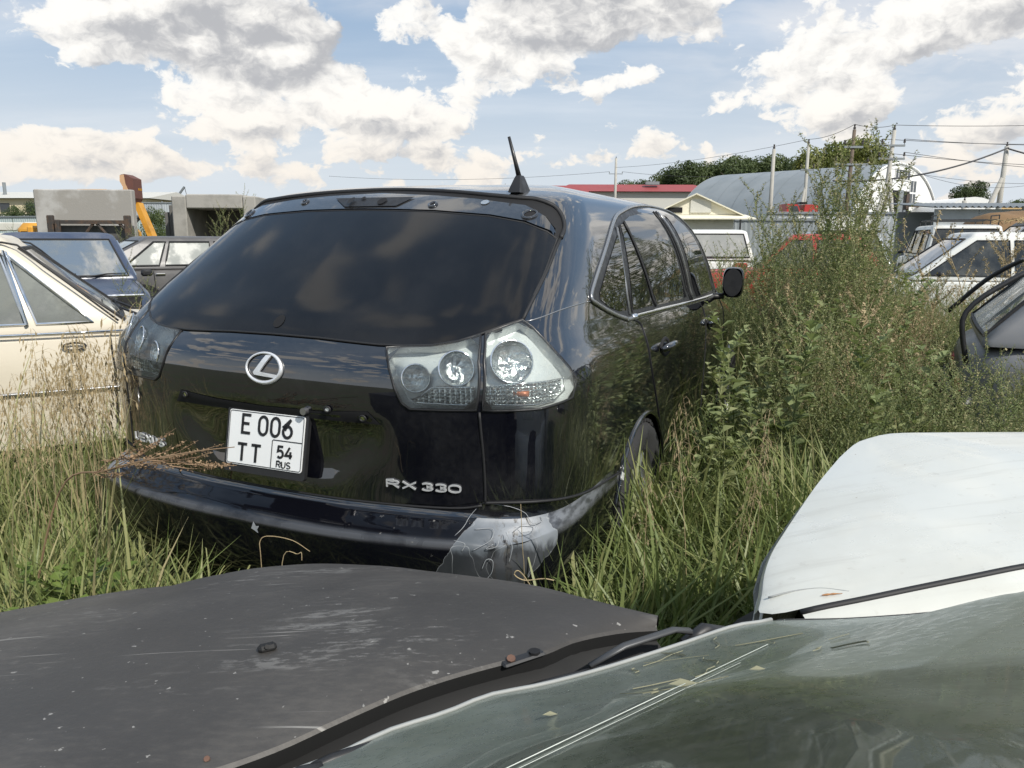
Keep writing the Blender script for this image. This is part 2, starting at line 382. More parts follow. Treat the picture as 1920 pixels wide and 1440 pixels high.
def paintmat(name, col, rough=.07, dust=.12, dustcol=(.20, .19, .17), metal=0., spec=.5, orange=.0, coat=0., sky_sheen=0.):
    m = bpy.data.materials.new(name); m.use_nodes = True; t = NT(m.node_tree); out = t.new('ShaderNodeOutputMaterial')
    v = t.obj(); n = t.noise(v, 2.3, 7, .62); fine = t.noise(v, 60, 4, .6)
    f = t.math('MULTIPLY', t.ramp(t.math('ADD', t.math('MULTIPLY', n, .75), t.math('MULTIPLY', fine, .25)), .42, .72), dust)
    if sky_sheen:   # grey sky reflection painted into upward faces, on top of the dust
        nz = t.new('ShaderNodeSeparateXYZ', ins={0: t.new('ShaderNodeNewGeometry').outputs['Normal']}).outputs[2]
        f = t.math('ADD', f, t.math('MULTIPLY', t.ramp(nz, .72, 1.0), t.math('MULTIPLY', t.ramp(fine, .25, .75, .6, 1.), sky_sheen)), clamp=True); dustcol = (.30, .30, .29)  # painted sheen and dust share this grey
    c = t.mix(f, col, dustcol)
    b = t.new('ShaderNodeBsdfPrincipled', ins={'Base Color': c, 'Metallic': metal, 'Specular IOR Level': spec, 'Coat Weight': coat, 'Coat Roughness': .03, 'Coat IOR': 1.75})
    t.set(b.inputs['Roughness'], t.math('ADD', rough, t.math('MULTIPLY', f, .9)))
    if orange:
        bp = t.new('ShaderNodeBump', ins={'Strength': orange, 'Distance': .02, 'Height': t.noise(v, 2.2, 2)}); t.set(b.inputs['Normal'], bp.outputs[0])
    t.set(out.inputs[0], b.outputs[0]); MATS[name] = m; return m
paintmat('suv_black', (.0035, .0038, .0065), .035, .05, (.07, .07, .07), spec=.9, orange=.04, coat=.8, sky_sheen=.30)
paintmat('cream_paint', (.61, .555, .45), .3, .25, (.42, .36, .27))
paintmat('navy_paint', (.045, .062, .105), .28, .35, (.20, .20, .21))
paintmat('brownish_grey_paint', (.085, .082, .082), .35, .4, (.17, .165, .155))
paintmat('white_paint', (.68, .685, .65), .25, .45, (.42, .39, .32))
def white_hood_mat():
    m = bpy.data.materials.new('hood_white'); m.use_nodes = True; t = NT(m.node_tree); out = t.new('ShaderNodeOutputMaterial')
    v = t.obj(); big = t.noise(v, 2.6, 7, .65); fine = t.noise(v, 42, 5, .65)
    mp = t.new('ShaderNodeMapping', ins={'Vector': v, 'Rotation': (0, 0, radians(-32)), 'Scale': (2.2, 24., 3.)}).outputs[0]
    run = t.noise(mp, 1.7, 5, .6)
    c = t.mix(t.math('MULTIPLY', t.ramp(big, .36, .68), .45), (.63, .635, .585), (.47, .465, .41))
    c = t.mix(t.math('MULTIPLY', t.ramp(run, .52, .74), .35), c, (.42, .41, .36))
    c = t.mix(t.math('MULTIPLY', t.ramp(fine, .60, .72), .30), c, (.36, .34, .29))
    sp = t.ramp(t.noise(v, 95, 3, .55), .72, .745); c = t.mix(t.math('MULTIPLY', sp, t.ramp(t.noise(v, 5, 3), .48, .60)), c, (.20, .13, .08))
    b = t.new('ShaderNodeBsdfPrincipled', ins={'Base Color': c, 'Roughness': t.ramp(big, .3, .7, .16, .38), 'Coat Weight': .4, 'Coat Roughness': .06})
    t.set(out.inputs[0], b.outputs[0]); MATS['hood_white'] = m
white_hood_mat()
paintmat('silver_paint', (.42, .45, .48), .3, .2, (.33, .33, .32), metal=.4)
paintmat('red_paint', (.42, .03, .035), .3, .15, (.28, .13, .10))
paintmat('grey_paint', (.20, .205, .215), .35, .3, (.24, .23, .22), metal=.2)
paintmat('dark_olive_paint', (.06, .062, .055), .4, .5, (.16, .14, .10))
def glassmat(name, tint=(.02, .022, .024), ior=1.5, rg=.015, sp_=.6, trans=.0, dust=.1, dustcol=(.25, .26, .24)):
    m = bpy.data.materials.new(name); m.use_nodes = True; t = NT(m.node_tree); out = t.new('ShaderNodeOutputMaterial')
    v = t.obj(); f = t.math('MULTIPLY', t.ramp(t.noise(v, 3., 6, .6), .4, .7), dust)
    b = t.new('ShaderNodeBsdfPrincipled', ins={'Base Color': t.mix(f, tint, dustcol), 'Roughness': t.math('ADD', rg, t.math('MULTIPLY', f, .8)), 'Specular IOR Level': sp_, 'IOR': ior})
    if trans > 0:
        tr = t.new('ShaderNodeBsdfTransparent', ins={'Color': (.80, .84, .83)})
        gl = t.new('ShaderNodeBsdfGlossy', ins={'Color': (1, 1, 1), 'Roughness': .02})
        fr = t.new('ShaderNodeFresnel', ins={'IOR': 1.5})
        a = t.new('ShaderNodeMixShader', ins={0: fr.outputs[0], 1: tr.outputs[0], 2: gl.outputs[0]})
        mx = t.new('ShaderNodeMixShader', ins={0: t.math('ADD', 1-trans, f, clamp=True), 1: a.outputs[0], 2: b.outputs[0]}); t.set(out.inputs[0], mx.outputs[0])
    else: t.set(out.inputs[0], b.outputs[0])
    MATS[name] = m; return m
glassmat('tinted_glass', (.004, .0045, .005), ior=2.6, dust=.03)
glassmat('tailgate_black', (.007, .0075, .009), ior=1.5, rg=.10, sp_=.32, dust=.06, dustcol=(.10, .10, .10))
glassmat('car_glass', (.10, .11, .11), trans=.45, dust=.35, dustcol=(.34, .34, .30))
glassmat('car_glass_dark', (.03, .033, .035), trans=.25, dust=.25)
glassmat('hazy_glass', (.30, .31, .29), dust=.5, dustcol=(.42, .42, .38))
glassmat('lamp_cover', (.60, .61, .60), trans=.97, dust=.05, dustcol=(.6, .6, .58))

# black bumper paint with the scraped corner: grey primer, whitish torn edges, black residue
def bumper_mat():
    m = bpy.data.materials.new('bumper_scraped'); m.use_nodes = True; t = NT(m.node_tree); out = t.new('ShaderNodeOutputMaterial')
    v = t.obj(); sp = t.new('ShaderNodeSeparateXYZ', ins={0: v})
    sh = t.math('SUBTRACT', t.math('ADD', sp.outputs[1], .775), t.math('MULTIPLY', t.math('SUBTRACT', sp.outputs[2], .55), -.55))
    dy = t.math('DIVIDE', t.math('ABSOLUTE', sh), .135); dz = t.math('DIVIDE', t.math('ABSOLUTE', t.math('SUBTRACT', sp.outputs[2], .535)), .125); dx_ = t.math('DIVIDE', sp.outputs[0], .34)
    reg = t.ramp(t.math('MAXIMUM', t.math('MAXIMUM', dy, dz), dx_), .72, 1.15, 1., 0.)
    q2 = t.vm('SUBTRACT', v, (.50, -.895, .585)); q2 = t.scalev(q2, (1/.34, 1/.12, 1/.045)); reg2 = t.ramp(t.vm('LENGTH', q2), .35, 1.15, .85, 0.)
    q3 = t.scalev(t.vm('SUBTRACT', v, (.24, .80, .590)), (1/.16, 1/.12, 1/.045)); reg = t.math('MAXIMUM', reg, t.ramp(t.vm('LENGTH', q3), .4, 1.2, .9, 0.))
    n = t.noise(v, 9, 6, .6, .6); n2 = t.noise(v, 34, 5, .65, .4)
    f = t.math('ADD', reg, t.math('MULTIPLY', t.math('SUBTRACT', n, .5), .9)); edge = t.ramp(t.math('ABSOLUTE', t.math('SUBTRACT', f, .56)), .0, .03, 1., 0.)
    f1 = t.ramp(f, .54, .58)
    soft = t.noise(t.scalev(v, (1, 1, .6)), 6, 4, .5, .3)
    prim = t.mix(t.ramp(soft, .36, .64), (.075, .088, .102), (.20, .22, .245))
    res = t.math('MULTIPLY', t.ramp(t.noise(t.scalev(v, (3, 3, .6)), 10, 5, .65), .50, .57), t.ramp(t.math('ABSOLUTE', t.math('ADD', sp.outputs[1], .785)), .01, .07, 1., 0.))
    prim = t.mix(res, prim, t.mix(t.ramp(n2, .42, .58), (.014, .014, .015), (.13, .125, .115)))
    prim = t.mix(t.ramp(t.math('ADD', sp.outputs[2], t.math('MULTIPLY', t.math('SUBTRACT', n, .5), .16)), .515, .548, .86, 0.), prim, (.010, .011, .013))
    cr_ = t.ramp(t.math('ABSOLUTE', t.math('SUBTRACT', t.noise(v, 6.5, 2, .5, .8), .5)), .0, .0045, 1., 0.); prim = t.mix(t.math('MULTIPLY', cr_, .5), prim, (.42, .44, .45))
    black = (.0035, .0038, .006)
    # ledge: pale highlight painted along its edge, and sprinkled chips
    lz = t.ramp(t.math('ABSOLUTE', t.math('SUBTRACT', sp.outputs[2], .552)), .004, .017, 1., 0.)
    lz = t.math('MULTIPLY', lz, t.ramp(t.noise(t.scalev(v, (6, 3, 1)), 3., 4), .3, .6, .10, .50))
    chip = t.ramp(t.noise(v, 75, 2, .5), .70, .73); chip = t.math('MULTIPLY', chip, t.ramp(sp.outputs[1], -.2, -.65)); chip = t.math('MULTIPLY', chip, t.ramp(sp.outputs[2], .50, .56))
    c = t.mix(lz, black, (.11, .115, .125)); c = t.mix(t.math('MULTIPLY', chip, .6), c, (.3, .29, .27))
    c = t.mix(t.math('MULTIPLY', reg2, t.ramp(t.noise(t.scalev(v, (2, 6, 6)), 8, 4), .35, .6, .35, 1.)), c, (.20, .215, .24))
    c = t.mix(f1, c, prim); c = t.mix(t.math('MULTIPLY', edge, .45), c, (.40, .42, .43))
    ro = t.mix(f1, .06, .46, 'FLOAT'); ro = t.math('ADD', ro, t.math('MULTIPLY', lz, .5), clamp=True); ro = t.math('ADD', ro, t.math('MULTIPLY', reg2, .3), clamp=True)
    b = t.new('ShaderNodeBsdfPrincipled', ins={'Base Color': c, 'Roughness': ro, 'Specular IOR Level': .55})
    bp = t.new('ShaderNodeBump', ins={'Strength': .25, 'Distance': .006, 'Height': t.math('MULTIPLY', t.math('ADD', soft, t.math('MULTIPLY', n2, .3)), f1)}); t.set(b.inputs['Normal'], bp.outputs[0])
    t.set(out.inputs[0], b.outputs[0]); MATS['bumper_scraped'] = m
bumper_mat()

# matte black bonnet with long scratches, rubbed patches and pale chips
def hood_mat():
    m = bpy.data.materials.new('matte_hood'); m.use_nodes = True; t = NT(m.node_tree); out = t.new('ShaderNodeOutputMaterial')
    v = t.obj(); big = t.noise(v, 2.2, 6, .6); rub = t.noise(t.scalev(v, (1, 1, 1)), 5., 8, .68, .5)
    mp = t.new('ShaderNodeMapping', ins={'Vector': v, 'Rotation': (0, 0, radians(-12)), 'Scale': (3., 26., 3.)}).outputs[0]
    st = t.noise(mp, 2.2, 5, .6); region = t.ramp(t.noise(v, 3.1, 3), .46, .62)
    mp2 = t.new('ShaderNodeMapping', ins={'Vector': v, 'Rotation': (0, 0, radians(9)), 'Scale': (1.6, 60., 3.)}).outputs[0]
    sc = t.ramp(t.noise(mp2, 1.6, 3, .5), .655, .68); sc = t.math('MULTIPLY', sc, t.ramp(t.noise(v, 4.3, 2), .5, .58))
    c = t.mix(t.ramp(t.math('ADD', t.math('MULTIPLY', big, .7), t.math('MULTIPLY', rub, .3)), .38, .62), (.042, .0385, .035), (.060, .0555, .051))
    grit = t.noise(t.scalev(v, (1, 2.2, 1)), 55, 5, .7)
    f = t.math('MULTIPLY', t.math('MULTIPLY', t.ramp(st, .48, .56), region), t.ramp(t.math('ADD', t.math('MULTIPLY', rub, .5), t.math('MULTIPLY', grit, .5)), .50, .57))
    c = t.mix(t.math('MULTIPLY', f, .7), c, (.19, .185, .175)); dustf = t.math('MULTIPLY', t.ramp(t.math('ADD', t.math('MULTIPLY', big, .6), t.math('MULTIPLY', grit, .4)), .46, .64), .22); c = t.mix(dustf, c, (.16, .145, .125)); c = t.mix(t.math('MULTIPLY', sc, .85), c, (.27, .26, .24))
    speck = t.ramp(t.noise(v, 70, 3, .6), .69, .715); c = t.mix(t.math('MULTIPLY', speck, .8), c, (.30, .29, .27))
    chip = t.ramp(t.noise(t.scalev(v, (1, 1.8, 1)), 17, 5, .65), .735, .745); c = t.mix(chip, c, (.50, .49, .46))
    b = t.new('ShaderNodeBsdfPrincipled', ins={'Base Color': c, 'Roughness': t.ramp(rub, .3, .7, .50, .64), 'Specular IOR Level': .45})
    bp = t.new('ShaderNodeBump', ins={'Strength': .12, 'Distance': .004, 'Height': t.noise(v, 130, 3)}); t.set(b.inputs['Normal'], bp.outputs[0])
    t.set(out.inputs[0], b.outputs[0]); MATS['matte_hood'] = m
hood_mat()

# filthy windscreen: green-grey film, darker wiped areas, stuck-on hay
def windscreen_mat():
    m = bpy.data.materials.new('dirty_windscreen'); m.use_nodes = True; t = NT(m.node_tree); out = t.new('ShaderNodeOutputMaterial')
    v = t.obj(); n = t.noise(v, 4.5, 7, .62, .4); fine = t.noise(v, 90, 5, .7)
    mp = t.new('ShaderNodeMapping', ins={'Vector': v, 'Rotation': (0, 0, radians(30)), 'Scale': (2., 30., 4.)}).outputs[0]
    wipe = t.noise(mp, 2., 4)
    hz = t.new('ShaderNodeSeparateXYZ', ins={0: v}).outputs[2]
    hf = t.ramp(t.math('ADD', hz, t.math('MULTIPLY', t.math('SUBTRACT', n, .5), .16)), 1.0, 1.17)
    film = t.mix(hf, t.mix(t.ramp(n, .36, .66), (.17, .20, .165), (.24, .275, .25)), t.mix(t.ramp(n, .36, .66), (.125, .145, .10), (.20, .22, .18)))
    film = t.mix(t.math('MULTIPLY', t.ramp(fine, .45, .7), .40), film, (.20, .205, .155))
    film = t.mix(t.math('MULTIPLY', t.ramp(wipe, .55, .75), .30), film, (.24, .25, .22))
    b = t.new('ShaderNodeBsdfPrincipled', ins={'Base Color': film, 'Roughness': t.ramp(fine, .3, .7, .22, .42), 'Specular IOR Level': .5})
    tr = t.new('ShaderNodeBsdfTransparent', ins={'Color': (.62, .68, .64)}); gl = t.new('ShaderNodeBsdfGlossy', ins={'Color': (.9, .95, .92), 'Roughness': .03})
    a = t.new('ShaderNodeMixShader', ins={0: t.new('ShaderNodeFresnel', ins={'IOR': 1.5}).outputs[0], 1: tr.outputs[0], 2: gl.outputs[0]})
    cov = t.ramp(t.noise(v, 3.2, 5, .6), .34, .62, .66, .92)
    rubbed = t.ramp(t.math('ADD', t.vm('LENGTH', t.scalev(t.vm('SUBTRACT', v, (.60, -.28, 1.2)), (7., 7., 3.))), t.math('MULTIPLY', t.noise(v, 14, 5, .65), .9)), 1.05, 1.5, .30, 0.)
    cov = t.math('SUBTRACT', cov, t.math('MULTIPLY', rubbed, 1.1), clamp=True)
    mx = t.new('ShaderNodeMixShader', ins={0: cov, 1: a.outputs[0], 2: b.outputs[0]}); t.set(out.inputs[0], mx.outputs[0]); MATS['dirty_windscreen'] = m
windscreen_mat()

# ------------------------------------------------------------ ground
def ground():
    xs = np.concatenate([np.linspace(-500, -40, 12), np.linspace(-30, 30, 61), np.linspace(40, 500, 12)])
    ys = np.concatenate([np.linspace(-60, -4, 6), np.linspace(-3, 40, 60), np.linspace(50, 900, 16)])
    X, Y = np.meshgrid(xs, ys, indexing='ij')
    Z = -.012+.018*np.sin(X*1.3+.4)*np.cos(Y*.9)+.012*np.sin(X*3.1)*np.sin(Y*2.7+1)
    mb = MB(); mb.grid(np.stack([X, Y, Z], -1)); o = mb.build('ground', MATS['soil'], smooth=True); tag(o, kind='structure')
ground()
# ------------------------------------------------------------ the black SUV
SUV_KEYS = np.array([
(.20,.16,.80,4.45),(.24,.10,.86,4.60),(.34,.035,.90,4.70),(.45,.005,.912,4.73),(.535,.000,.915,4.73),(.556,.006,.915,4.725),
(.570,.028,.914,4.72),(.590,.070,.914,4.71),(.606,.094,.914,4.71),(.628,.102,.915,4.70),(.75,.098,.918,4.68),(.88,.088,.918,4.60),
(.96,.085,.912,4.45),(1.02,.092,.899,4.15),(1.07,.115,.880,3.95),(1.11,.145,.860,3.86),(1.15,.182,.843,3.76),(1.25,.308,.815,3.58),
(1.35,.44,.780,3.40),(1.45,.585,.738,3.20),(1.52,.69,.700,3.05),(1.56,.760,.670,2.95),(1.585,.86,.635,2.85),(1.605,.99,.58,2.76),
(1.625,1.17,.50,2.68),(1.645,1.40,.40,2.58),(1.660,1.62,.29,2.48),(1.670,1.80,.17,2.36),(1.674,1.98,.05,2.2)])
SUV_REAR = np.array([(0,0),(.007,.25),(.026,.46),(.06,.66),(.10,.79),(.155,.90),(.23,.958),(.33,.986),(.50,1.0)])
SUV_FRONT = np.array([(.9,1.0),(.5,.965),(.25,.88),(.1,.7),(.03,.4),(0,0)])
ARCH_X = (1.27, 3.86); ARCH_R = .385; ARCH_Z = .34
def suv_rings(per=5, nh=96):
    K = SUV_KEYS
    c = np.concatenate([[0], np.cumsum(np.sqrt((np.diff(K[:, :3], axis=0)**2).sum(1))+.01)])
    tt = np.concatenate([np.linspace(c[i], c[i+1], per, endpoint=False) for i in range(len(c)-1)]+[[c[-1]]])
    out = []
    for z, xr, w, xf in herm(tt, c, K):
        sc = min(1., (xf-xr)*.33); fs = sc*(1-.55*sm(1.0, 1.2, z))
        a = np.array([(xr+o*sc, fr) for o, fr in SUV_REAR]); b = np.array([(xf-o*fs, fr) for o, fr in SUV_FRONT])
        mid = np.array([(x, 1.) for x in np.linspace(xr+.5*sc, xf-.9*fs, 8)[1:-1]])
        P = np.concatenate([a, mid, b]); P[:, 1] *= w
        ch = np.concatenate([[0], np.cumsum(np.sqrt((np.diff(P, axis=0)**2).sum(1)))])
        u = np.linspace(0, 1, nh); u = u*.55+u**2.2*.45
        Q = herm(u*ch[-1], ch, P); x, y = Q[:, 0], Q[:, 1]
        y = y*(.982+.018*np.exp(-((x-2.2)/1.1)**2)+.055*sm(1.1, 2.5, x)*sm(1.12, 1.5, z)+.012*sm(1.3, 2.5, x)*sm(.9, 1.1, z))
        ew = .375-.13*sm(.82, .68, z); rec = sm(ew+.045, ew-.04, np.abs(y))*sm(.665, .715, z)*sm(.885, .865, z)*(x < 1)
        out.append(np.stack([x+.015*rec, y, np.full_like(x, z)], 1))
    return np.array(out)
def vnormals(V, F):
    n = np.cross(V[F[:, 2]]-V[F[:, 0]], V[F[:, 3]]-V[F[:, 1]]); N = np.zeros_like(V)
    for k in range(4): np.add.at(N, F[:, k], n)
    return N/np.maximum(np.linalg.norm(N, axis=1), 1e-12)[:, None]
class Surf:
    """a body surface that flush parts (doors, glass, lamps) are laid onto"""
    def __init__(s, V, F):
        s.V, s.F = V, F; s.N = vnormals(V, F)
        s.T = np.concatenate([F[:, [0, 1, 2]], F[:, [0, 2, 3]]]); s.b = BVHTree.FromPolygons(V.tolist(), s.T.tolist())
    def hit(s, o, d):
        p, n, i, _ = s.b.ray_cast(Vector(o), Vector(d))
        if p is None:
            p, n, i, _ = s.b.find_nearest(Vector(o)+Vector(d)*3.)
        t = s.T[i]; A, B, Cc = s.V[t]; P = np.array(p)
        v0, v1, v2 = B-A, Cc-A, P-A; d00, d01, d11, d20, d21 = v0@v0, v0@v1, v1@v1, v2@v0, v2@v1; den = d00*d11-d01*d01
        if abs(den) < 1e-16: nn = s.N[t[0]]
        else:
            v = (d11*d20-d01*d21)/den; w = (d00*d21-d01*d20)/den; nn = (1-v-w)*s.N[t[0]]+v*s.N[t[1]]+w*s.N[t[2]]
        nn = nn/max(np.linalg.norm(nn), 1e-9)
        if nn @ np.array(d) > 0: nn = -nn
        return P, nn
DIRS = {'rear': (np.array([1., 0, 0]), np.array([0, -1., 0])), 'side': (np.array([0, 1., 0]), np.array([1., 0, 0])), 'diag': (np.array([.7071, .7071, 0]), np.array([.7071, -.7071, 0]))}
def project(sf, key, ab):
    d, e = DIRS[key]; P, N = [], []
    for a, z in ab:
        p, n = sf.hit(e*a+np.array([0, 0, z])-3*d, d); P.append(p); N.append(n)
    return np.array(P), np.array(N)
def to2(key, pts):
    d, e = DIRS[key]; pts = np.asarray(pts, float); return np.stack([pts @ e, pts[:, 2]], 1)
MIRY = np.array([1, -1., 1])
def densify(P, step):
    out = []
    n = len(P)
    for i in range(n):
        a, b = P[i], P[(i+1) % n]; k = max(1, int(np.linalg.norm(b-a)/step))
        out += [a+(b-a)*j/k for j in range(k)]
    return np.array(out)
def inside(P, x, y):
    c = False; n = len(P); j = n-1
    for i in range(n):
        if (P[i][1] > y) != (P[j][1] > y) and x < (P[j][0]-P[i][0])*(y-P[i][1])/(P[j][1]-P[i][1])+P[i][0]: c = not c
        j = i
    return c
def patch_data(sf, key, poly2, off, res=.03):
    B = densify(np.asarray(poly2, float), res); n = len(B)
    x0, y0 = B.min(0); x1, y1 = B.max(0); pts = [tuple(p) for p in B]
    for x in np.arange(x0+res/2, x1, res):
        for y in np.arange(y0+res/2, y1, res):
            if inside(B, x, y) and np.min(np.abs(B-[x, y]).max(1)) > res*.4: pts.append((x, y))
    v2, _, fs, _, _, _ = delaunay_2d_cdt([Vector(p) for p in pts], [(i, (i+1) % n) for i in range(n)], [], 1, 1e-6)
    P, N = project(sf, key, [(v.x, v.y) for v in v2])
    return P+N*off, N, [list(f) for f in fs]
def patch(sf, name, key, poly2, off, m, parent, res=.03, mirror=False):
    P, N, F = patch_data(sf, key, poly2, off, res); objs = []
    for mi in ((0, 1) if mirror else (0,)):
        PP, NN, FF = (P, N, F) if not mi else (P*MIRY, N*MIRY, [f[::-1] for f in F])
        me = bpy.data.meshes.new(name); me.from_pydata(PP.tolist(), [], FF); me.materials.append(m); me.shade_smooth(); me.normals_split_custom_set_from_vertices(NN.tolist())
        objs.append(link(name, me, parent))
    return objs
def seam(sf, name, key, pts2, r, m, parent, off=0., mirror=False, closed=False, n=5, smooth=True, res=.02, flat=1.):
    P2 = np.asarray(pts2, float)
    if smooth: P2 = catmull(P2, 6, closed)
    elif closed: P2 = densify(P2, res)
    P, N = project(sf, key, P2); P = P+N*off; objs = []
    for mi in ((0, 1) if mirror else (0,)):
        objs.append(MB().tube(P*MIRY if mi else P, r, n, closed=closed, flat=flat, up=(N*MIRY if mi else N)).build(name, m, parent, smooth=True))
    return objs

# stroke letters on a unit cell: x 0..w, y 0..1
def arc(cx, cy, rx, ry, a0, a1, n=10): return [(cx+rx*cos(radians(a0+(a1-a0)*i/n)), cy+ry*sin(radians(a0+(a1-a0)*i/n))) for i in range(n+1)]
GLYPH = {
 'E': [[(.62, 1), (0, 1), (0, 0), (.62, 0)], [(0, .52), (.52, .52)]],
 '0': [arc(.3, .68, .3, .32, 0, 180, 8)+arc(.3, .32, .3, .32, 180, 360, 8)+[(.6, .68)]],
 '6': [[(.52, 1)]+arc(.31, .31, .31, .31, 150, -210, 16)[0:1]+arc(.31, .31, .31, .31, 150, -210, 16)],
 'T': [[(0, 1), (.66, 1)], [(.33, 1), (.33, 0)]],
 '5': [[(.55, 1), (.08, 1), (.04, .56)]+arc(.28, .32, .30, .32, 112, -140, 12)],
 '4': [[(.46, 0), (.46, .62)], [(.36, 1), (0, .26), (.62, .26)]],
 'R': [[(0, 0), (0, 1), (.36, 1)]+arc(.36, .76, .24, .24, 90, -90, 8)+[(0, .52)], [(.30, .52), (.62, 0)]],
 'U': [[(0, 1), (0, .3)]+arc(.3, .3, .3, .3, 180, 360, 8)+[(.6, 1)]],
 'S': [arc(.3, .745, .28, .255, 30, 270, 10)+arc(.3, .245, .29, .245, 90, -150, 10)],
 'X': [[(0, 0), (.66, 1)], [(0, 1), (.66, 0)]],
 '3': [arc(.28, .745, .28, .255, 150, -90, 10)+arc(.28, .245, .30, .245, 90, -150, 10)],
 'L': [[(0, 1), (0, 0), (.55, 0)]],
}
GLYPH_W = {'E': .62, '0': .6, '6': .62, 'T': .66, '5': .58, '4': .62, 'R': .62, 'U': .6, 'S': .58, 'X': .66, '3': .58, 'L': .55}
def stroke_ribbon(P, w):
    P = np.asarray(P, float); T = np.zeros_like(P)
    d = np.diff(P, axis=0); d /= np.maximum(np.linalg.norm(d, axis=1), 1e-9)[:, None]
    nr = np.stack([-d[:, 1], d[:, 0]], 1); M = np.zeros_like(P); M[0] = nr[0]; M[-1] = nr[-1]
    for i in range(1, len(P)-1):
        b = nr[i-1]+nr[i]; L = np.linalg.norm(b)
        M[i] = nr[i] if L < 1e-6 else b/L/max(.45, (b/L) @ nr[i])
    P = P.copy(); 
    return P+M*w/2, P-M*w/2
def glyph_mesh(ch, place, sx, sy, w, h):
    """place(a,b,k) -> 3D point; sx, sy scale; w stroke; h relief"""
    mb = MB()
    for path in GLYPH[ch]:
        A, B = stroke_ribbon([(x*sx, y*sy) for x, y in path], w)
        V = []
        for a, b in zip(A, B): V += [place(*a, 0), place(*a, h), place(*b, h), place(*b, 0)]
        n = len(A); F = []
        for i in range(n-1):
            for k in range(3): F.append([i*4+k, i*4+k+1, (i+1)*4+k+1, (i+1)*4+k])
        F += [[0, 3, 2, 1], [n*4-4, n*4-3, n*4-2, n*4-1]]
        mb.add(np.array(V), F)
    return mb

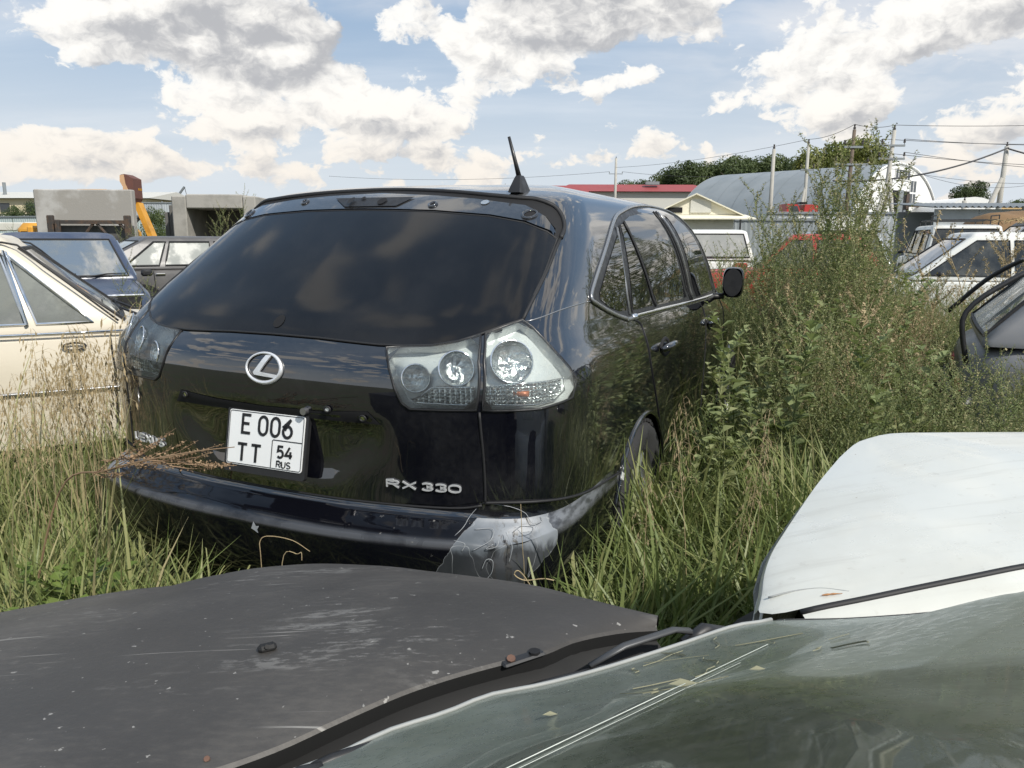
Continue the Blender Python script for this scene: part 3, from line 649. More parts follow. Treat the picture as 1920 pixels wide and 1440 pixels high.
def build_suv():
    root = thing('black_suv', 'glossy black SUV with smoked-out rear glass, scraped bumper corner and a square white plate', 'car')
    R = ((0.39331, -0.91929, 0.014504), (0.91933, 0.39343, 0.0065514), (-0.0117289, 0.0107572, 0.9998734))
    M = Matrix([[*R[0], -0.80529], [*R[1], 2.23156], [*R[2], .0021], [0, 0, 0, 1]]); root.matrix_world = M
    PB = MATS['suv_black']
    H = suv_rings(); n, m, _ = H.shape
    full = np.concatenate([H, H[:, 1:-1][:, ::-1]*MIRY], 1); k = full.shape[1]; V = full.reshape(-1, 3)
    i = np.arange(n-1)[:, None]; j = np.arange(k)[None, :]; j2 = (j+1) % k
    F = np.stack([i*k+j+0*j, i*k+j2, (i+1)*k+j2, (i+1)*k+j], -1).reshape(-1, 4)
    sf = Surf(V, F)
    # outward normals
    if sf.N[(n//2)*k+m//2][1] < 0: F = F[:, ::-1]; sf = Surf(V, F)
    N = sf.N
    light_in = [(.154,-.396,1.089),(.167,-.451,1.094),(.187,-.526,1.099),(.218,-.595,1.112),(.260,-.647,1.132),(.204,-.668,1.061),(.174,-.677,.928),(.148,-.599,.925),(.124,-.492,.922),(.12,-.467,.937),(.117,-.444,.981),(.125,-.422,1.034)]
    light_out = [(.266,-.660,1.134),(.311,-.703,1.154),(.357,-.737,1.170),(.362,-.766,1.151),(.377,-.829,1.085),(.415,-.866,1.031),(.435,-.879,.999),(.430,-.883,.977),(.398,-.883,.943),(.308,-.858,.935),(.269,-.835,.930),(.178,-.694,.927),(.208,-.684,1.061)]
    li2, lo2 = to2('diag', light_in), to2('diag', light_out)
    # cut the sheet metal out where the lamps sit
    D = V.copy(); d, e = DIRS['diag']; lampcut = np.zeros(len(F), bool)
    for sg in (1, -1):
        mv = np.array([1, sg, 1])
        for poly in (li2, lo2):
            cand = np.where((V[:, 2] > .90) & (V[:, 2] < 1.19) & (V[:, 0] < .48) & (V[:, 1]*sg < -.37))[0]; inn = np.zeros(len(V), bool)
            for idx in cand:
                q_ = V[idx]*mv; inn[idx] = inside(poly, q_ @ e, q_[2])
            fi = inn[F]; lampcut |= fi.all(1); ed = fi.any(1) & ~fi.all(1)
            OP, _n = project(sf, 'diag', densify(poly, .006)); OP = OP*mv
            for vi in np.unique(F[ed][fi[ed]]): D[vi] = OP[((OP-V[vi])**2).sum(1).argmin()]
    # crushed bumper corner on the right
    dd = np.exp(-(((V[:, 0]-.19)/.12)**2+((V[:, 1]+.80)/.09)**2+((V[:, 2]-.55)/.07)**2)); D -= N*(dd*.030)[:, None]
    rr = np.sin(V[:, 1]*61+V[:, 0]*37)*np.sin(V[:, 2]*83); D += N*(dd*rr*.008)[:, None]
    # wheel arches
    cx = V[F].mean(1); keep = ~lampcut
    for ax in ARCH_X:
        ins = (((V[:, 0]-ax)**2+(V[:, 2]-ARCH_Z)**2) < ARCH_R**2) & (np.abs(V[:, 1]) > .55)
        fi = ins[F]; keep &= ~fi.all(1)
        edge = fi.any(1) & ~fi.all(1)
        for vi in np.unique(F[edge][fi[edge]]):
            q = np.array([V[vi, 0]-ax, V[vi, 2]-ARCH_Z]); L = np.linalg.norm(q)
            if L > .02: q = q/L*ARCH_R; D[vi, 0] = ax+q[0]; D[vi, 2] = ARCH_Z+q[1]
    zr = full[:, 0, 2]; ring = np.repeat(np.arange(n-1), k)
    low = (zr[ring] < .604)
    sel_b = keep & low & (cx[:, 0] < 1.2); sel_f = keep & low & (cx[:, 0] > 3.9); sel_body = keep & ~sel_b & ~sel_f
    def sub(name, sel, mt, cap=None):
        u, inv = np.unique(F[sel], return_inverse=True); f = inv.reshape(-1, 4)
        me = bpy.data.meshes.new(name); fl = f.tolist(); me.from_pydata(D[u].tolist(), [], fl); me.materials.append(mt); me.shade_smooth()
        mv = np.linalg.norm(D[u]-V[u], axis=1) > 1e-6
        nn = N[u].copy()
        if mv.any():
            n2 = vnormals(D[u], f); sg = np.sign((n2*nn).sum(1)); nn[mv] = (n2*sg[:, None])[mv]
        me.normals_split_custom_set_from_vertices(nn.tolist())
        return link(name, me, root)
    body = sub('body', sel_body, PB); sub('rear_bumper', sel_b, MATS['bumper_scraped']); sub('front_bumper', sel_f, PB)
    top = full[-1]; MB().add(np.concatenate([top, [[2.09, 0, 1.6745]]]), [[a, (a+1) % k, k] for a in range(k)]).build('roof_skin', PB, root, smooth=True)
    # underbody and arch liners
    ub = MB(); ub.box((2.35, 0, .34), (4.1, 1.3, .22)); ub.box((.55, 0, .40), (.8, 1.35, .22)); ub.build('underbody', MATS['dark_void'], root)
    for ax in ARCH_X:
        for sg in (-1, 1):
            th = np.linspace(radians(-25), radians(205), 22); g = np.zeros((2, 22, 3)); g[..., 0] = ax+(ARCH_R+.004)*np.cos(th); g[..., 2] = ARCH_Z+(ARCH_R+.004)*np.sin(th); g[0, :, 1] = sg*.50; g[1, :, 1] = sg*.885
            MB().grid(g).build('arch_liner', MATS['black_plastic'], root, smooth=True)
            # wheels
            wy = sg*.80; wr = .355; tb = MB()
            prof = [(.235, -.10), (.30, -.118), (.335, -.115), (wr, -.088), (wr+.004, -.03), (wr+.004, .03), (wr, .088), (.335, .115), (.30, .118), (.235, .10)]
            tb.lathe(prof, 40, (0, 0, 0), 'Y')
            ty = tb.build('wheel', MATS['tyre'], root, smooth=True, loc=(ax, wy, .333)); ty.rotation_euler = (0, 0, 0)
            gr = MB()
            for q in range(44):
                a = q/44*2*pi
                for yy, ww, sh in ((-.078, .045, .02), (-.012, .04, -.02), (.058, .05, .02)):
                    gr.box(((wr+.004)*cos(a+sh), yy, (wr+.004)*sin(a+sh)), (.012, ww, .030), ry=-a)
            gr.build('tread', MATS['tyre'], ty)
            rm = MB(); rm.lathe([(.235, -.10), (.222, -.085), (.21, .0), (.222, .085), (.235, .10)], 32); rm.lathe([(.0, .055), (.05, .06), (.055, .03), (.0, .03)], 16)
            for q in range(5):
                a = q/5*2*pi
                for da in (-.13, .13): rm.rod((.04*cos(a), sg*.055, .04*sin(a)), (.225*cos(a+da), sg*.075, .225*sin(a+da)), .016, 6)
            rm.build('rim', MATS['alloy'], ty, autosmooth=40)
        for sg in (-1, 1):
            pass
    # arch lips
    for ax in ARCH_X:
        th = np.linspace(radians(8), radians(172), 24); seam(sf, 'arch_lip', 'side', [(ax+ARCH_R*cos(a), ARCH_Z+ARCH_R*sin(a)) for a in th], .009, PB, root, off=.002, mirror=True, smooth=False)
    BL = MATS['black_rubber']
    # ---- tailgate: pressed lower skin, glass look upper, spoiler mount
    gl_r = [(0,1.104),(-.169,1.102),(-.365,1.094),(-.45,1.095),(-.533,1.100),(-.597,1.113),(-.65,1.133),(-.695,1.154),(-.736,1.171),(-.728,1.29),(-.707,1.409),(-.674,1.432),(-.597,1.460),(-.479,1.479),(-.272,1.493),(-.103,1.497),(0,1.498)]
    def sym(l): a = [(-y, z) for y, z in l]; return a+[(-x, z) for x, z in a[::-1] if abs(x) > 1e-6]
    gpoly = sym(gl_r)
    patch(sf, 'rear_window', 'rear', gpoly, .0045, MATS['tailgate_black'], root, .035)
    seam(sf, 'window_seal', 'rear', gpoly, .0038, BL, root, off=.003, closed=True, smooth=False)
    mt_r = [(0,1.502),(-.103,1.501),(-.272,1.497),(-.479,1.483),(-.597,1.464),(-.674,1.436),(-.696,1.425),(-.683,1.443),(-.647,1.479),(-.605,1.502),(-.568,1.518),(-.506,1.525),(-.391,1.539),(-.225,1.551),(0,1.561)]
    patch(sf, 'spoiler_mount_panel', 'rear', sym(mt_r), .008, PB, root, .03)
    # open channel where the spoiler was: dark trough between roof edge and tailgate
    outr = [(0,1.577),(-.088,1.576),(-.266,1.567),(-.432,1.553),(-.533,1.545),(-.589,1.541),(-.643,1.521),(-.676,1.491),(-.702,1.448),(-.712,1.411)]
    inr = [(-.700,1.409),(-.688,1.443),(-.650,1.480),(-.607,1.503),(-.568,1.519),(-.506,1.526),(-.391,1.540),(-.225,1.552),(0,1.562)]
    patch(sf, 'roof_channel', 'rear', sym(outr+inr), .004, MATS['dark_void'], root, .02)
    seam(sf, 'channel_seal', 'rear', [(-y, z) for y, z in outr][::-1]+[(y, z) for y, z in outr][1:], .009, BL, root, off=.006)
    tg_r = [(0,1.099),(-.169,1.097),(-.365,1.089),(-.392,1.084),(-.419,1.034),(-.440,.981),(-.463,.937),(-.488,.919),(-.599,.921),(-.679,.924),(-.690,.80),(-.694,.655),(-.60,.636),(-.3,.630),(0,.629)]
    tgp = sym(tg_r); patch(sf, 'tailgate_skin', 'rear', tgp, .0022, PB, root, .022)
    seam(sf, 'panel_gap', 'rear', [(.686,.922),(.694,.80),(.698,.70),(.698,.65)], .0045, BL, root, off=.001, mirror=True)
    seam(sf, 'panel_gap', 'rear', [(.737,1.172),(.731,1.29),(.712,1.411)], .0062, BL, root, off=.002, mirror=True)
    seam(sf, 'panel_gap', 'rear', [(-.69,.640),(-.6,.628),(-.3,.622),(0,.621),(.3,.622),(.6,.628),(.69,.640)], .004, BL, root)
    # bumper / quarter seam and pillar weld
    seam(sf, 'panel_gap', 'side', [(.194,.649),(.229,.651),(.282,.648),(.36,.637),(.544,.609),(.848,.577),(.991,.565)], .0045, BL, root, off=.001, mirror=True)
    seam(sf, 'weld_line', 'side', [(.362,1.167),(.515,1.192),(.68,1.203),(.77,1.205)], .0022, MATS['satin_trim'], root, mirror=True)
    # wiper hole, clips, stop-lamp bracket
    def disc(name, y, z, ry, rz, mt, off=.006, ringm=None, ringr=.004):
        th = np.linspace(0, 2*pi, 18, endpoint=False); P2 = [(-(y+ry*cos(a)), z+rz*sin(a)) for a in th]
        o = patch(sf, name, 'rear', P2, off, mt, root, max(ry, rz))[0]
        if ringm: seam(sf, name+'_rim', 'rear', P2, ringr, ringm, root, off=off, closed=True, smooth=False, res=.01)
        return o
    disc('wiper_hole', .003, 1.139, .0185, .018, MATS['dark_void'], .006)
    for y, z, r in ((.317, 1.527, .012), (-.252, 1.515, .012), (-.60, 1.484, .020), (.60, 1.484, .020)): disc('clip_hole', y, z, r, r*.7, MATS['dark_void'], .0095, PB, .006)
    disc('clip', -.433, 1.524, .014, .008, MATS['silver_reflector'], .011)
    patch(sf, 'lamp_bracket', 'rear', [(-.175, 1.538), (.16, 1.542), (.115, 1.508), (-.10, 1.505)][::-1], .012, MATS['black_plastic'], root, .03)
    disc('bracket_hole', -.045, 1.523, .017, .012, MATS['dark_void'], .016); disc('bracket_knob', .085, 1.522, .012, .012, MATS['black_rubber'], .020)
    disc('bracket_hole', .045, 1.534, .008, .006, MATS['dark_void'], .016)
    # plate recess: dark lip where the garnish is missing, screw holes, plate lamp
    patch(sf, 'garnish_slot', 'rear', [(-.39, .862), (-.36, .905), (-.20, .893), (.0, .889), (.20, .893), (.36, .905), (.40, .868), (.2, .866), (0, .864), (-.2, .862)], .004, MATS['dark_void'], root, .03)
    for y, z in ((.336, .893), (-.345, .885), (-.23, .902)): disc('screw_hole', y, z, .010, .008, MATS['chrome'] if y < -.3 or y > .3 else MATS['lamp_grey'], .008, BL, .003)
    lm = MB(); lm.rod((.075, -.150, .888), (.128, -.150, .888), .011, 10); lm.rod((.100, -.150, .882), (.100, -.185, .892), .008, 8); lm.build('plate_lamp', MATS['alloy'], root, autosmooth=40)
    # ---- emblem
    def pl(y0, z0, lean=0.):
        def f(a, b, h): 
            p, nn = sf.hit((-2, y0-a, z0+b), (1, 0, 0)); return p+nn*(.004+h)
        return f
    f = pl(0, 1.006); th = np.linspace(0, 2*pi, 48, endpoint=False)
    rad = .0052*(1+.35*np.cos(th+.6)); er = np.array([f(.066*cos(a), .043*sin(a), .002) for a in th])
    emb = MB().tube(er, rad, 8, closed=True).build('emblem', MATS['bright_badge'], root, smooth=True)
    L = [(.10, .92), (.42, .92), (-.20, -.30), (.88, -.42), (.84, -.66), (-.52, -.54), (-.60, -.36)]
    Ld = densify(np.array([(a*.060, b*.040) for a, b in L]), .012); B = [f(a, b, 0.0) for a, b in Ld]; T = [f(a, b, .006) for a, b in Ld]; q = len(Ld)
    eb = MB(); eb.add(np.array(B+T), [[q+a for a in range(q)]]+[[a, (a+1) % q, q+(a+1) % q, q+a] for a in range(q)]); eb.build('emblem_letter', MATS['bright_badge'], emb)
    # ---- badges
    x = 0.; f = pl(-.412, .680)
    for ch, adv in (('R', .049), ('X', .058), ('3', .040), ('3', .040), ('0', .040)):
        g = (lambda x0: (lambda a, b, h: f(a+x0, b, h)))(x); glyph_mesh(ch, g, .060 if ch in 'RX' else .054, .021, .0048, .004).build('badge_letter', MATS['bright_badge'], root); x += adv
    x = 0.; f2 = pl(.66, .690)
    for ch in 'LEXUS':
        g = (lambda x0: (lambda a, b, h: f2(a+x0, b, h)))(x); glyph_mesh(ch, g, .042, .024, .0055, .005).build('badge_letter', MATS['bright_badge'], root); x += .038
    # ---- number plate
    ca, sa = cos(.19), sin(.19); yaw = .0
    o = np.array([.088, -.0015, .780]); ex = np.array([.0, -1., .010]); ey = np.array([sa, .010, ca]); ez = -np.cross(ex, ey); ez = ez if ez[0] < 0 else -ez
    def rrect(w, h, r, n=5): 
        P = []
        for sx, sy, a0 in ((1, 1, 0), (-1, 1, 90), (-1, -1, 180), (1, -1, 270)): P += arc(sx*(w-r), sy*(h-r), r, r, a0, a0+90, n)
        return P
    fr = MB(); P = np.array(rrect(.156, .101, .010)); fr.prism(P+np.array([0, -.008]), .014, (o-ez*.006, ex, ey, ez)); plate = fr.build('plate_frame', MATS['black_plastic'], root, autosmooth=40)
    MB().prism(rrect(.1455, .0855, .008), .003, (o+ez*.0085, ex, ey, ez)).build('number_plate', MATS['plate_white'], plate, autosmooth=40)
    def pp(a, b, h): return o+ex*a+ey*b+ez*(.0119+h)
    def put(ch, x, y, sx, sy, w): glyph_mesh(ch, lambda a, b, h: pp(x+a, y+b, h), sx, sy, w, .0012).build('plate_character', MATS['print_black'], plate)
    for ch, x in (('E', -.0905), ('0', -.0255), ('0', .0215), ('6', .0675)): put(ch, x, .016, .050 if ch == 'E' else .052, .056, .0088)
    for ch, x in (('T', -.1025), ('T', -.0485)): put(ch, x, -.0725, .054, .053, .0088)
    for ch, x, w_ in (('5', .0525, .036), ('4', .0830, .040)): put(ch, x, -.0465, w_, .034, .0070)
    for ch, x in (('R', .052), ('U', .071), ('S', .090)): put(ch, x, -.0765, .023, .0185, .0029)
    br = MB(); Q = np.array([(.030, -.083), (.030, .002), (.033, .005), (.143, .005)])
    A, B = stroke_ribbon(Q, .0028); V4 = []
    for a, b in zip(A, B): V4 += [pp(*a, .0008), pp(*b, .0008)]
    br.add(np.array(V4), [[2*i, 2*i+1, 2*i+3, 2*i+2] for i in range(3)]); br.build('plate_border', MATS['print_black'], plate)
    A, B = stroke_ribbon(np.array(rrect(.142, .082, .007)+[(.142, .082-.007)]), .0022); V4 = []
    for a, b in zip(A, B): V4 += [pp(*a, .0006), pp(*b, .0006)]
    MB().add(np.array(V4), [[2*i, 2*i+1, 2*i+3, 2*i+2] for i in range(len(A)-1)]).build('plate_border', MATS['print_black'], plate)
    # ---- tail lamps
    def lamp(poly, name, circles, bar):
        for mi in (0, 1):
            mv = MIRY if mi else np.ones(3)
            P, Nn, Fc = patch_data(sf, 'diag', poly, -.034, .03)
            me = bpy.data.meshes.new(name); me.from_pydata((P*mv).tolist(), [], [f[::-1] for f in Fc] if mi else Fc); me.materials.append(MATS['lamp_grey']); me.shade_smooth(); lo = link(name, me, root)
            OP, ON = project(sf, 'diag', densify(poly, .03)); q = len(OP)
            g = np.stack([OP+ON*.004, OP+(OP.mean(0)-OP)*.02-ON*.010, OP+(OP.mean(0)-OP)*.06-ON*.034])*mv
            MB().grid(g, closed_v=True).build('lamp_housing', MATS['lamp_grey'], lo, smooth=True)
            MB().tube((OP+ON*.003)*mv, .0042, 6, closed=True).build('lamp_seal', MATS['black_plastic'], lo, smooth=True)
            cen = poly.mean(0); P, Nn, Fc = patch_data(sf, 'diag', cen+(poly-cen)*.985, .006, .03)
            me = bpy.data.meshes.new('lamp_cover'); me.from_pydata((P*mv).tolist(), [], [f[::-1] for f in Fc] if mi else Fc); me.materials.append(MATS['lamp_cover']); me.shade_smooth(); me.normals_split_custom_set_from_vertices((Nn*mv).tolist()); link('lamp_cover', me, lo)
            for (c3, r) in circles:
                a0, z0 = to2('diag', [c3])[0]; p, nn = sf.hit(DIRS['diag'][1]*a0+np.array([0, 0, z0])-3*DIRS['diag'][0], DIRS['diag'][0])
                ax = -DIRS['diag'][0]*.45+nn*.55; ax /= np.linalg.norm(ax); eu = np.cross([0, 0, 1.], ax); eu /= np.linalg.norm(eu); ev = np.cross(ax, eu)
                prof = [(1.0, -.006), (.94, -.012), (.80, -.020), (.55, -.028), (.28, -.032), (.10, -.030), (.0, -.024)]
                sect = 18; g = np.zeros((sect, len(prof), 3)); jit = RNG.rand(sect, len(prof))
                for s_ in range(sect):
                    for pi_, (pr, ph) in enumerate(prof):
                        aa = (s_+ (.35*jit[s_, pi_] if 0 < pi_ < 5 else 0))/sect*2*pi; g[s_, pi_] = p+(eu*cos(aa)+ev*sin(aa))*r*pr+ax*(ph+(.007*(jit[s_, pi_]-.5) if 0 < pi_ < 5 else 0))
                MB().grid(g*mv, closed_u=True).build('reflector', MATS['silver_reflector'], lo)
                aa = np.linspace(0, 2*pi, 30, endpoint=False); MB().tube((p+np.outer(np.cos(aa), eu*r)+np.outer(np.sin(aa), ev*r)-ax*.004)*mv, .0026, 6, closed=True).build('reflector_ring', MATS['chrome'], lo, smooth=True)
            # bottom bar: silver tray with little prisms
            b2 = to2('diag', bar); P, Nn, Fc = patch_data(sf, 'diag', b2, -.020, .02)
            me = bpy.data.meshes.new('bar_reflector'); me.from_pydata((P*mv).tolist(), [], [f[::-1] for f in Fc] if mi else Fc); me.materials.append(MATS['silver_reflector']); bo = link('bar_reflector', me, lo)
            pr = MB(); x0, x1 = b2[:, 0].min(), b2[:, 0].max(); z0, z1 = b2[:, 1].min(), b2[:, 1].max()
            for a in np.arange(x0+.008, x1-.004, .0135):
                for z in np.arange(z0+.006, z1-.003, .0105):
                    if inside(b2, a, z):
                        p, nn = sf.hit(DIRS['diag'][1]*a+np.array([0, 0, z])-3*DIRS['diag'][0], DIRS['diag'][0]); p = (p-nn*.017)*mv; e1 = DIRS['diag'][1]*mv*.0058; e2 = np.array([0, 0, .0042]); t_ = (p+nn*mv*(.003+.004*RNG.rand())+e1*(RNG.rand()-.5))
                        pr.add([p-e1-e2, p+e1-e2, p+e1+e2, p-e1+e2, t_], [[0, 1, 4], [1, 2, 4], [2, 3, 4], [3, 0, 4]])
            po = pr.build('bar_prisms', MATS['silver_reflector'], lo); po['kind'] = 'stuff'
            e = densify(b2, .03); E3, EN = project(sf, 'diag', e); MB().tube((E3-EN*.008)*mv, .0026, 5, closed=True).build('bar_rim', MATS['chrome'], lo, smooth=True)
            if 'outer' in name:
                p, nn = sf.hit(DIRS['diag'][1]*to2('diag', [(.235, -.785, .975)])[0][0]+np.array([0, 0, .972])-3*DIRS['diag'][0], DIRS['diag'][0])
                MB().rod((p-nn*.016)*mv+np.array([-.0, .018, 0])*mv, (p-nn*.013)*mv+np.array([.012, -.022, 0.003])*mv, .009, 8).build('bulb', MATS['amber_glow_cap'], lo, smooth=True)
    lamp(li2, 'inner_tail_light', [((.132, -.505, 1.011), .040), ((.174, -.612, 1.043), .050)], [(.124,-.492,.948),(.13,-.524,.963),(.138,-.553,.988),(.177,-.668,.993),(.172,-.668,.940),(.127,-.507,.940)])
    lamp(lo2, 'outer_tail_light', [((.246, -.755, 1.064), .062)], [(.186,-.701,.995),(.239,-.792,1.005),(.385,-.865,1.006),(.380,-.872,.970),(.328,-.860,.947),(.27,-.834,.942),(.181,-.701,.943)])
    # ---- side glass
    dlo = [(.784,1.217),(.874,1.272),(1.119,1.383),(1.382,1.496),(1.577,1.539),(1.838,1.571),(2.2,1.588),(2.5,1.578),(2.72,1.53),(2.90,1.445),(3.06,1.34),(3.19,1.225),(3.26,1.14),(3.22,1.098),(2.528,1.100),(1.908,1.108),(1.226,1.112),(1.129,1.119),(1.004,1.145),(.841,1.190)]
    patch(sf, 'window_surround', 'side', dlo, .003, MATS['black_plastic'], root, .05, True)
    seam(sf, 'window_trim', 'side', dlo, .010, MATS['satin_trim'], root, off=.003, mirror=True, closed=True, flat=.6)
    G = MATS['tinted_glass']
    for nm, poly in (('quarter_glass', [(.872,1.204),(.884,1.228),(1.050,1.312),(1.337,1.437),(1.172,1.146),(1.075,1.149),(.952,1.173)]), ('fixed_pane', [(1.425,1.475),(1.468,1.480),(1.572,1.138),(1.255,1.140)]),
                     ('rear_door_glass', [(1.505,1.495),(1.605,1.515),(1.828,1.537),(2.048,1.549),(2.275,1.133),(1.648,1.135)]), ('front_door_glass', [(2.283,1.555),(2.45,1.550),(2.64,1.505),(2.80,1.43),(2.96,1.325),(3.09,1.215),(3.15,1.128),(2.55,1.122)])):
        patch(sf, nm, 'side', poly, .0055, G, root, .05, True)
    seam(sf, 'pillar_trim', 'side', [(1.355,1.462),(1.19,1.128)], .010, MATS['satin_trim'], root, off=.006, mirror=True, smooth=False, flat=.5)
    seam(sf, 'pillar_trim', 'side', [(1.40,1.47),(1.22,1.13)], .006, BL, root, off=.007, mirror=True, smooth=False, flat=.5)
    seam(sf, 'glass_divider', 'side', [(1.485,1.488),(1.54,1.32),(1.608,1.132)], .011, BL, root, off=.007, mirror=True, flat=.5)
    for dx, mt_ in ((-.045, BL), (0, MATS['black_plastic']), (.045, MATS['satin_trim'])): seam(sf, 'pillar_trim', 'side', [(2.13+dx,1.556),(2.27+dx,1.34),(2.40+dx,1.118)], .020 if dx == 0 else .012, mt_, root, off=.004, mirror=True, flat=.35)
    seam(sf, 'belt_moulding', 'side', [(1.215,1.117),(1.6,1.114),(2.0,1.111),(2.6,1.104),(3.2,1.103)], .012, MATS['chrome'], root, off=.004, mirror=True, flat=.6)
    # curled paint edges on the scraped corner
    for l in ([(.194,-.691,.649),(.226,-.762,.638),(.251,-.803,.617),(.250,-.826,.592),(.278,-.846,.592),(.284,-.841,.603)],[(.203,-.791,.583),(.228,-.810,.592),(.250,-.836,.587),(.232,-.838,.577),(.206,-.815,.577)],[(.146,-.690,.584),(.170,-.735,.586),(.145,-.745,.570),(.115,-.724,.553),(.100,-.706,.540)],[(.176,-.776,.579),(.161,-.794,.562),(.155,-.803,.544),(.149,-.796,.500)],[(.111,-.729,.482),(.115,-.742,.512),(.124,-.757,.508),(.125,-.755,.475),(.120,-.743,.452)],[(.194,-.691,.649),(.151,-.663,.595),(.097,-.645,.567),(.098,-.680,.558),(.088,-.676,.536)],[(.129,-.756,.558),(.115,-.741,.545),(.129,-.763,.550),(.146,-.766,.566)]):
        seam(sf, 'torn_paint_edge', 'diag', to2('diag', l), .0010, MATS['torn_edge'], root, off=-.002)
    # white clip left at the bumper's end, bare plastic star on the bumper face
    P_, N_ = project(sf, 'side', [(.945, .552)]); MB().box(P_[0]+N_[0]*.006, (.035, .006, .030), bev=.002, ry=.4).build('bumper_clip', MATS['plate_white'], root)
    patch(sf, 'bare_plastic_spot', 'rear', [(.012, .546), (.022, .534), (.034, .536), (.026, .524), (.030, .512), (.014, .520), (.004, .524), (.008, .534)], .0025, MATS['torn_edge'], root, .01)
    # doors
    cut = [(1.226,1.108),(1.296,1.086),(1.302,1.036),(1.311,.989),(1.34,.902),(1.439,.774),(1.56,.62),(1.66,.45),(1.70,.36)]
    cut2 = [(2.521,1.096),(2.60,1.07),(2.625,1.00),(2.635,.825),(2.63,.575),(2.62,.36)]
    cut3 = [(3.30,1.09),(3.36,1.0),(3.38,.8),(3.36,.6),(3.30,.36)]
    patch(sf, 'rear_door', 'side', [(a+.012, b-.004) for a, b in cut]+[(a-.006, b) for a, b in cut2[::-1]], .0018, PB, root, .05, True)
    patch(sf, 'front_door', 'side', [(a+.006, b) for a, b in cut2]+[(a-.006, b) for a, b in cut3[::-1]], .0018, PB, root, .05, True)
    for cc in (cut, cut2, cut3): seam(sf, 'panel_gap', 'side', cc, .0048, BL, root, mirror=True)
    for hx, hz in ((1.60, .962), (2.78, .968)):
        seam(sf, 'handle_cup', 'side', [(hx-.09, hz-.005), (hx-.02, hz-.035), (hx+.06, hz-.02), (hx+.03, hz+.03), (hx-.04, hz+.028)], .012, MATS['dark_void'], root, off=-.004, mirror=True, closed=True)
        P, Nn = project(sf, 'side', [(hx-.12, hz), (hx-.08, hz+.004), (hx, hz+.006), (hx+.08, hz+.002), (hx+.11, hz-.004)]); P = P+Nn*np.array([.012, .034, .040, .034, .012])[:, None]
        for mv in (np.ones(3), MIRY): MB().tube(P*mv, [.010, .016, .017, .016, .010], 10).build('door_handle', PB, root, smooth=True)
    # mirrors
    for sg in (-1, 1):
        mb = MB(); prof = []
        th = np.linspace(0, 2*pi, 20, endpoint=False); g = []
        for xo, s_ in ((0., 0.92), (.012, 1.0), (.05, 1.0), (.10, .86), (.135, .55), (.147, .1)):
            g.append([(xo, np.sign(cos(a))*abs(cos(a))**.6*.062*s_, np.sign(sin(a))*abs(sin(a))**.6*.092*s_) for a in th])
        V0 = np.array(g); V0[..., 0] += 3.08; V0[..., 1] += sg*.985; V0[..., 2] += 1.185; mb.grid(V0, closed_v=True)
        mo = mb.build('side_mirror', PB, root, smooth=True)
        g = np.array([[(3.079, sg*.985+c*.056*cos(a), 1.185+c*.083*sin(a)) for a in th] for c in (1., .01)]); MB().grid(g, closed_v=True).build('mirror_face', MATS['black_plastic'], mo)
        MB().tube([(3.13, sg*.93, 1.10), (3.12, sg*.88, 1.095), (3.1, sg*.84, 1.10)], [.03, .035, .04], 10, flat=.6).build('mirror_arm', MATS['black_plastic'], mo, smooth=True)
    # roof antenna
    base = MB(); g = []
    for zz, s_ in ((0, 1.), (.012, .92), (.05, .50), (.062, .34)): g.append([(.885+(-.055 if q in (0, 3) else .055)*s_, -.50+(-.022 if q < 2 else .022)*s_, 1.572+zz) for q in range(4)])
    base.grid(np.array(g), closed_v=True); base.add(np.array(g[-1]), [[0, 1, 2, 3]]); ant = base.build('antenna_base', MATS['black_plastic'], root, autosmooth=50)
    MB().tube([(.875, -.500, 1.63), (.868, -.488, 1.68), (.853, -.468, 1.765)], [.010, .0075, .0055], 8).build('antenna_mast', MATS['black_plastic'], ant, smooth=True)
    # windscreen and front lamps (seen only from the other side)
    return root, sf
suv, suv_sf = build_suv()
# windscreen and headlamps of the SUV face the far side
DIRS['front'] = (np.array([-1., 0, 0]), np.array([0, 1., 0]))
patch(suv_sf, 'windscreen', 'front', [(-.70,1.14),(.70,1.14),(.60,1.54),(.3,1.57),(0,1.575),(-.3,1.57),(-.60,1.54)], .004, MATS['tinted_glass'], suv, .06)
for sg in (-1, 1): patch(suv_sf, 'headlight', 'front', [(sg*.45,.72),(sg*.78,.76),(sg*.82,.86),(sg*.5,.84)], .005, MATS['lamp_grey'], suv, .05)
patch(suv_sf, 'grille', 'front', [(-.4,.62),(.4,.62),(.42,.84),(-.42,.84)], .005, MATS['black_plastic'], suv, .05)

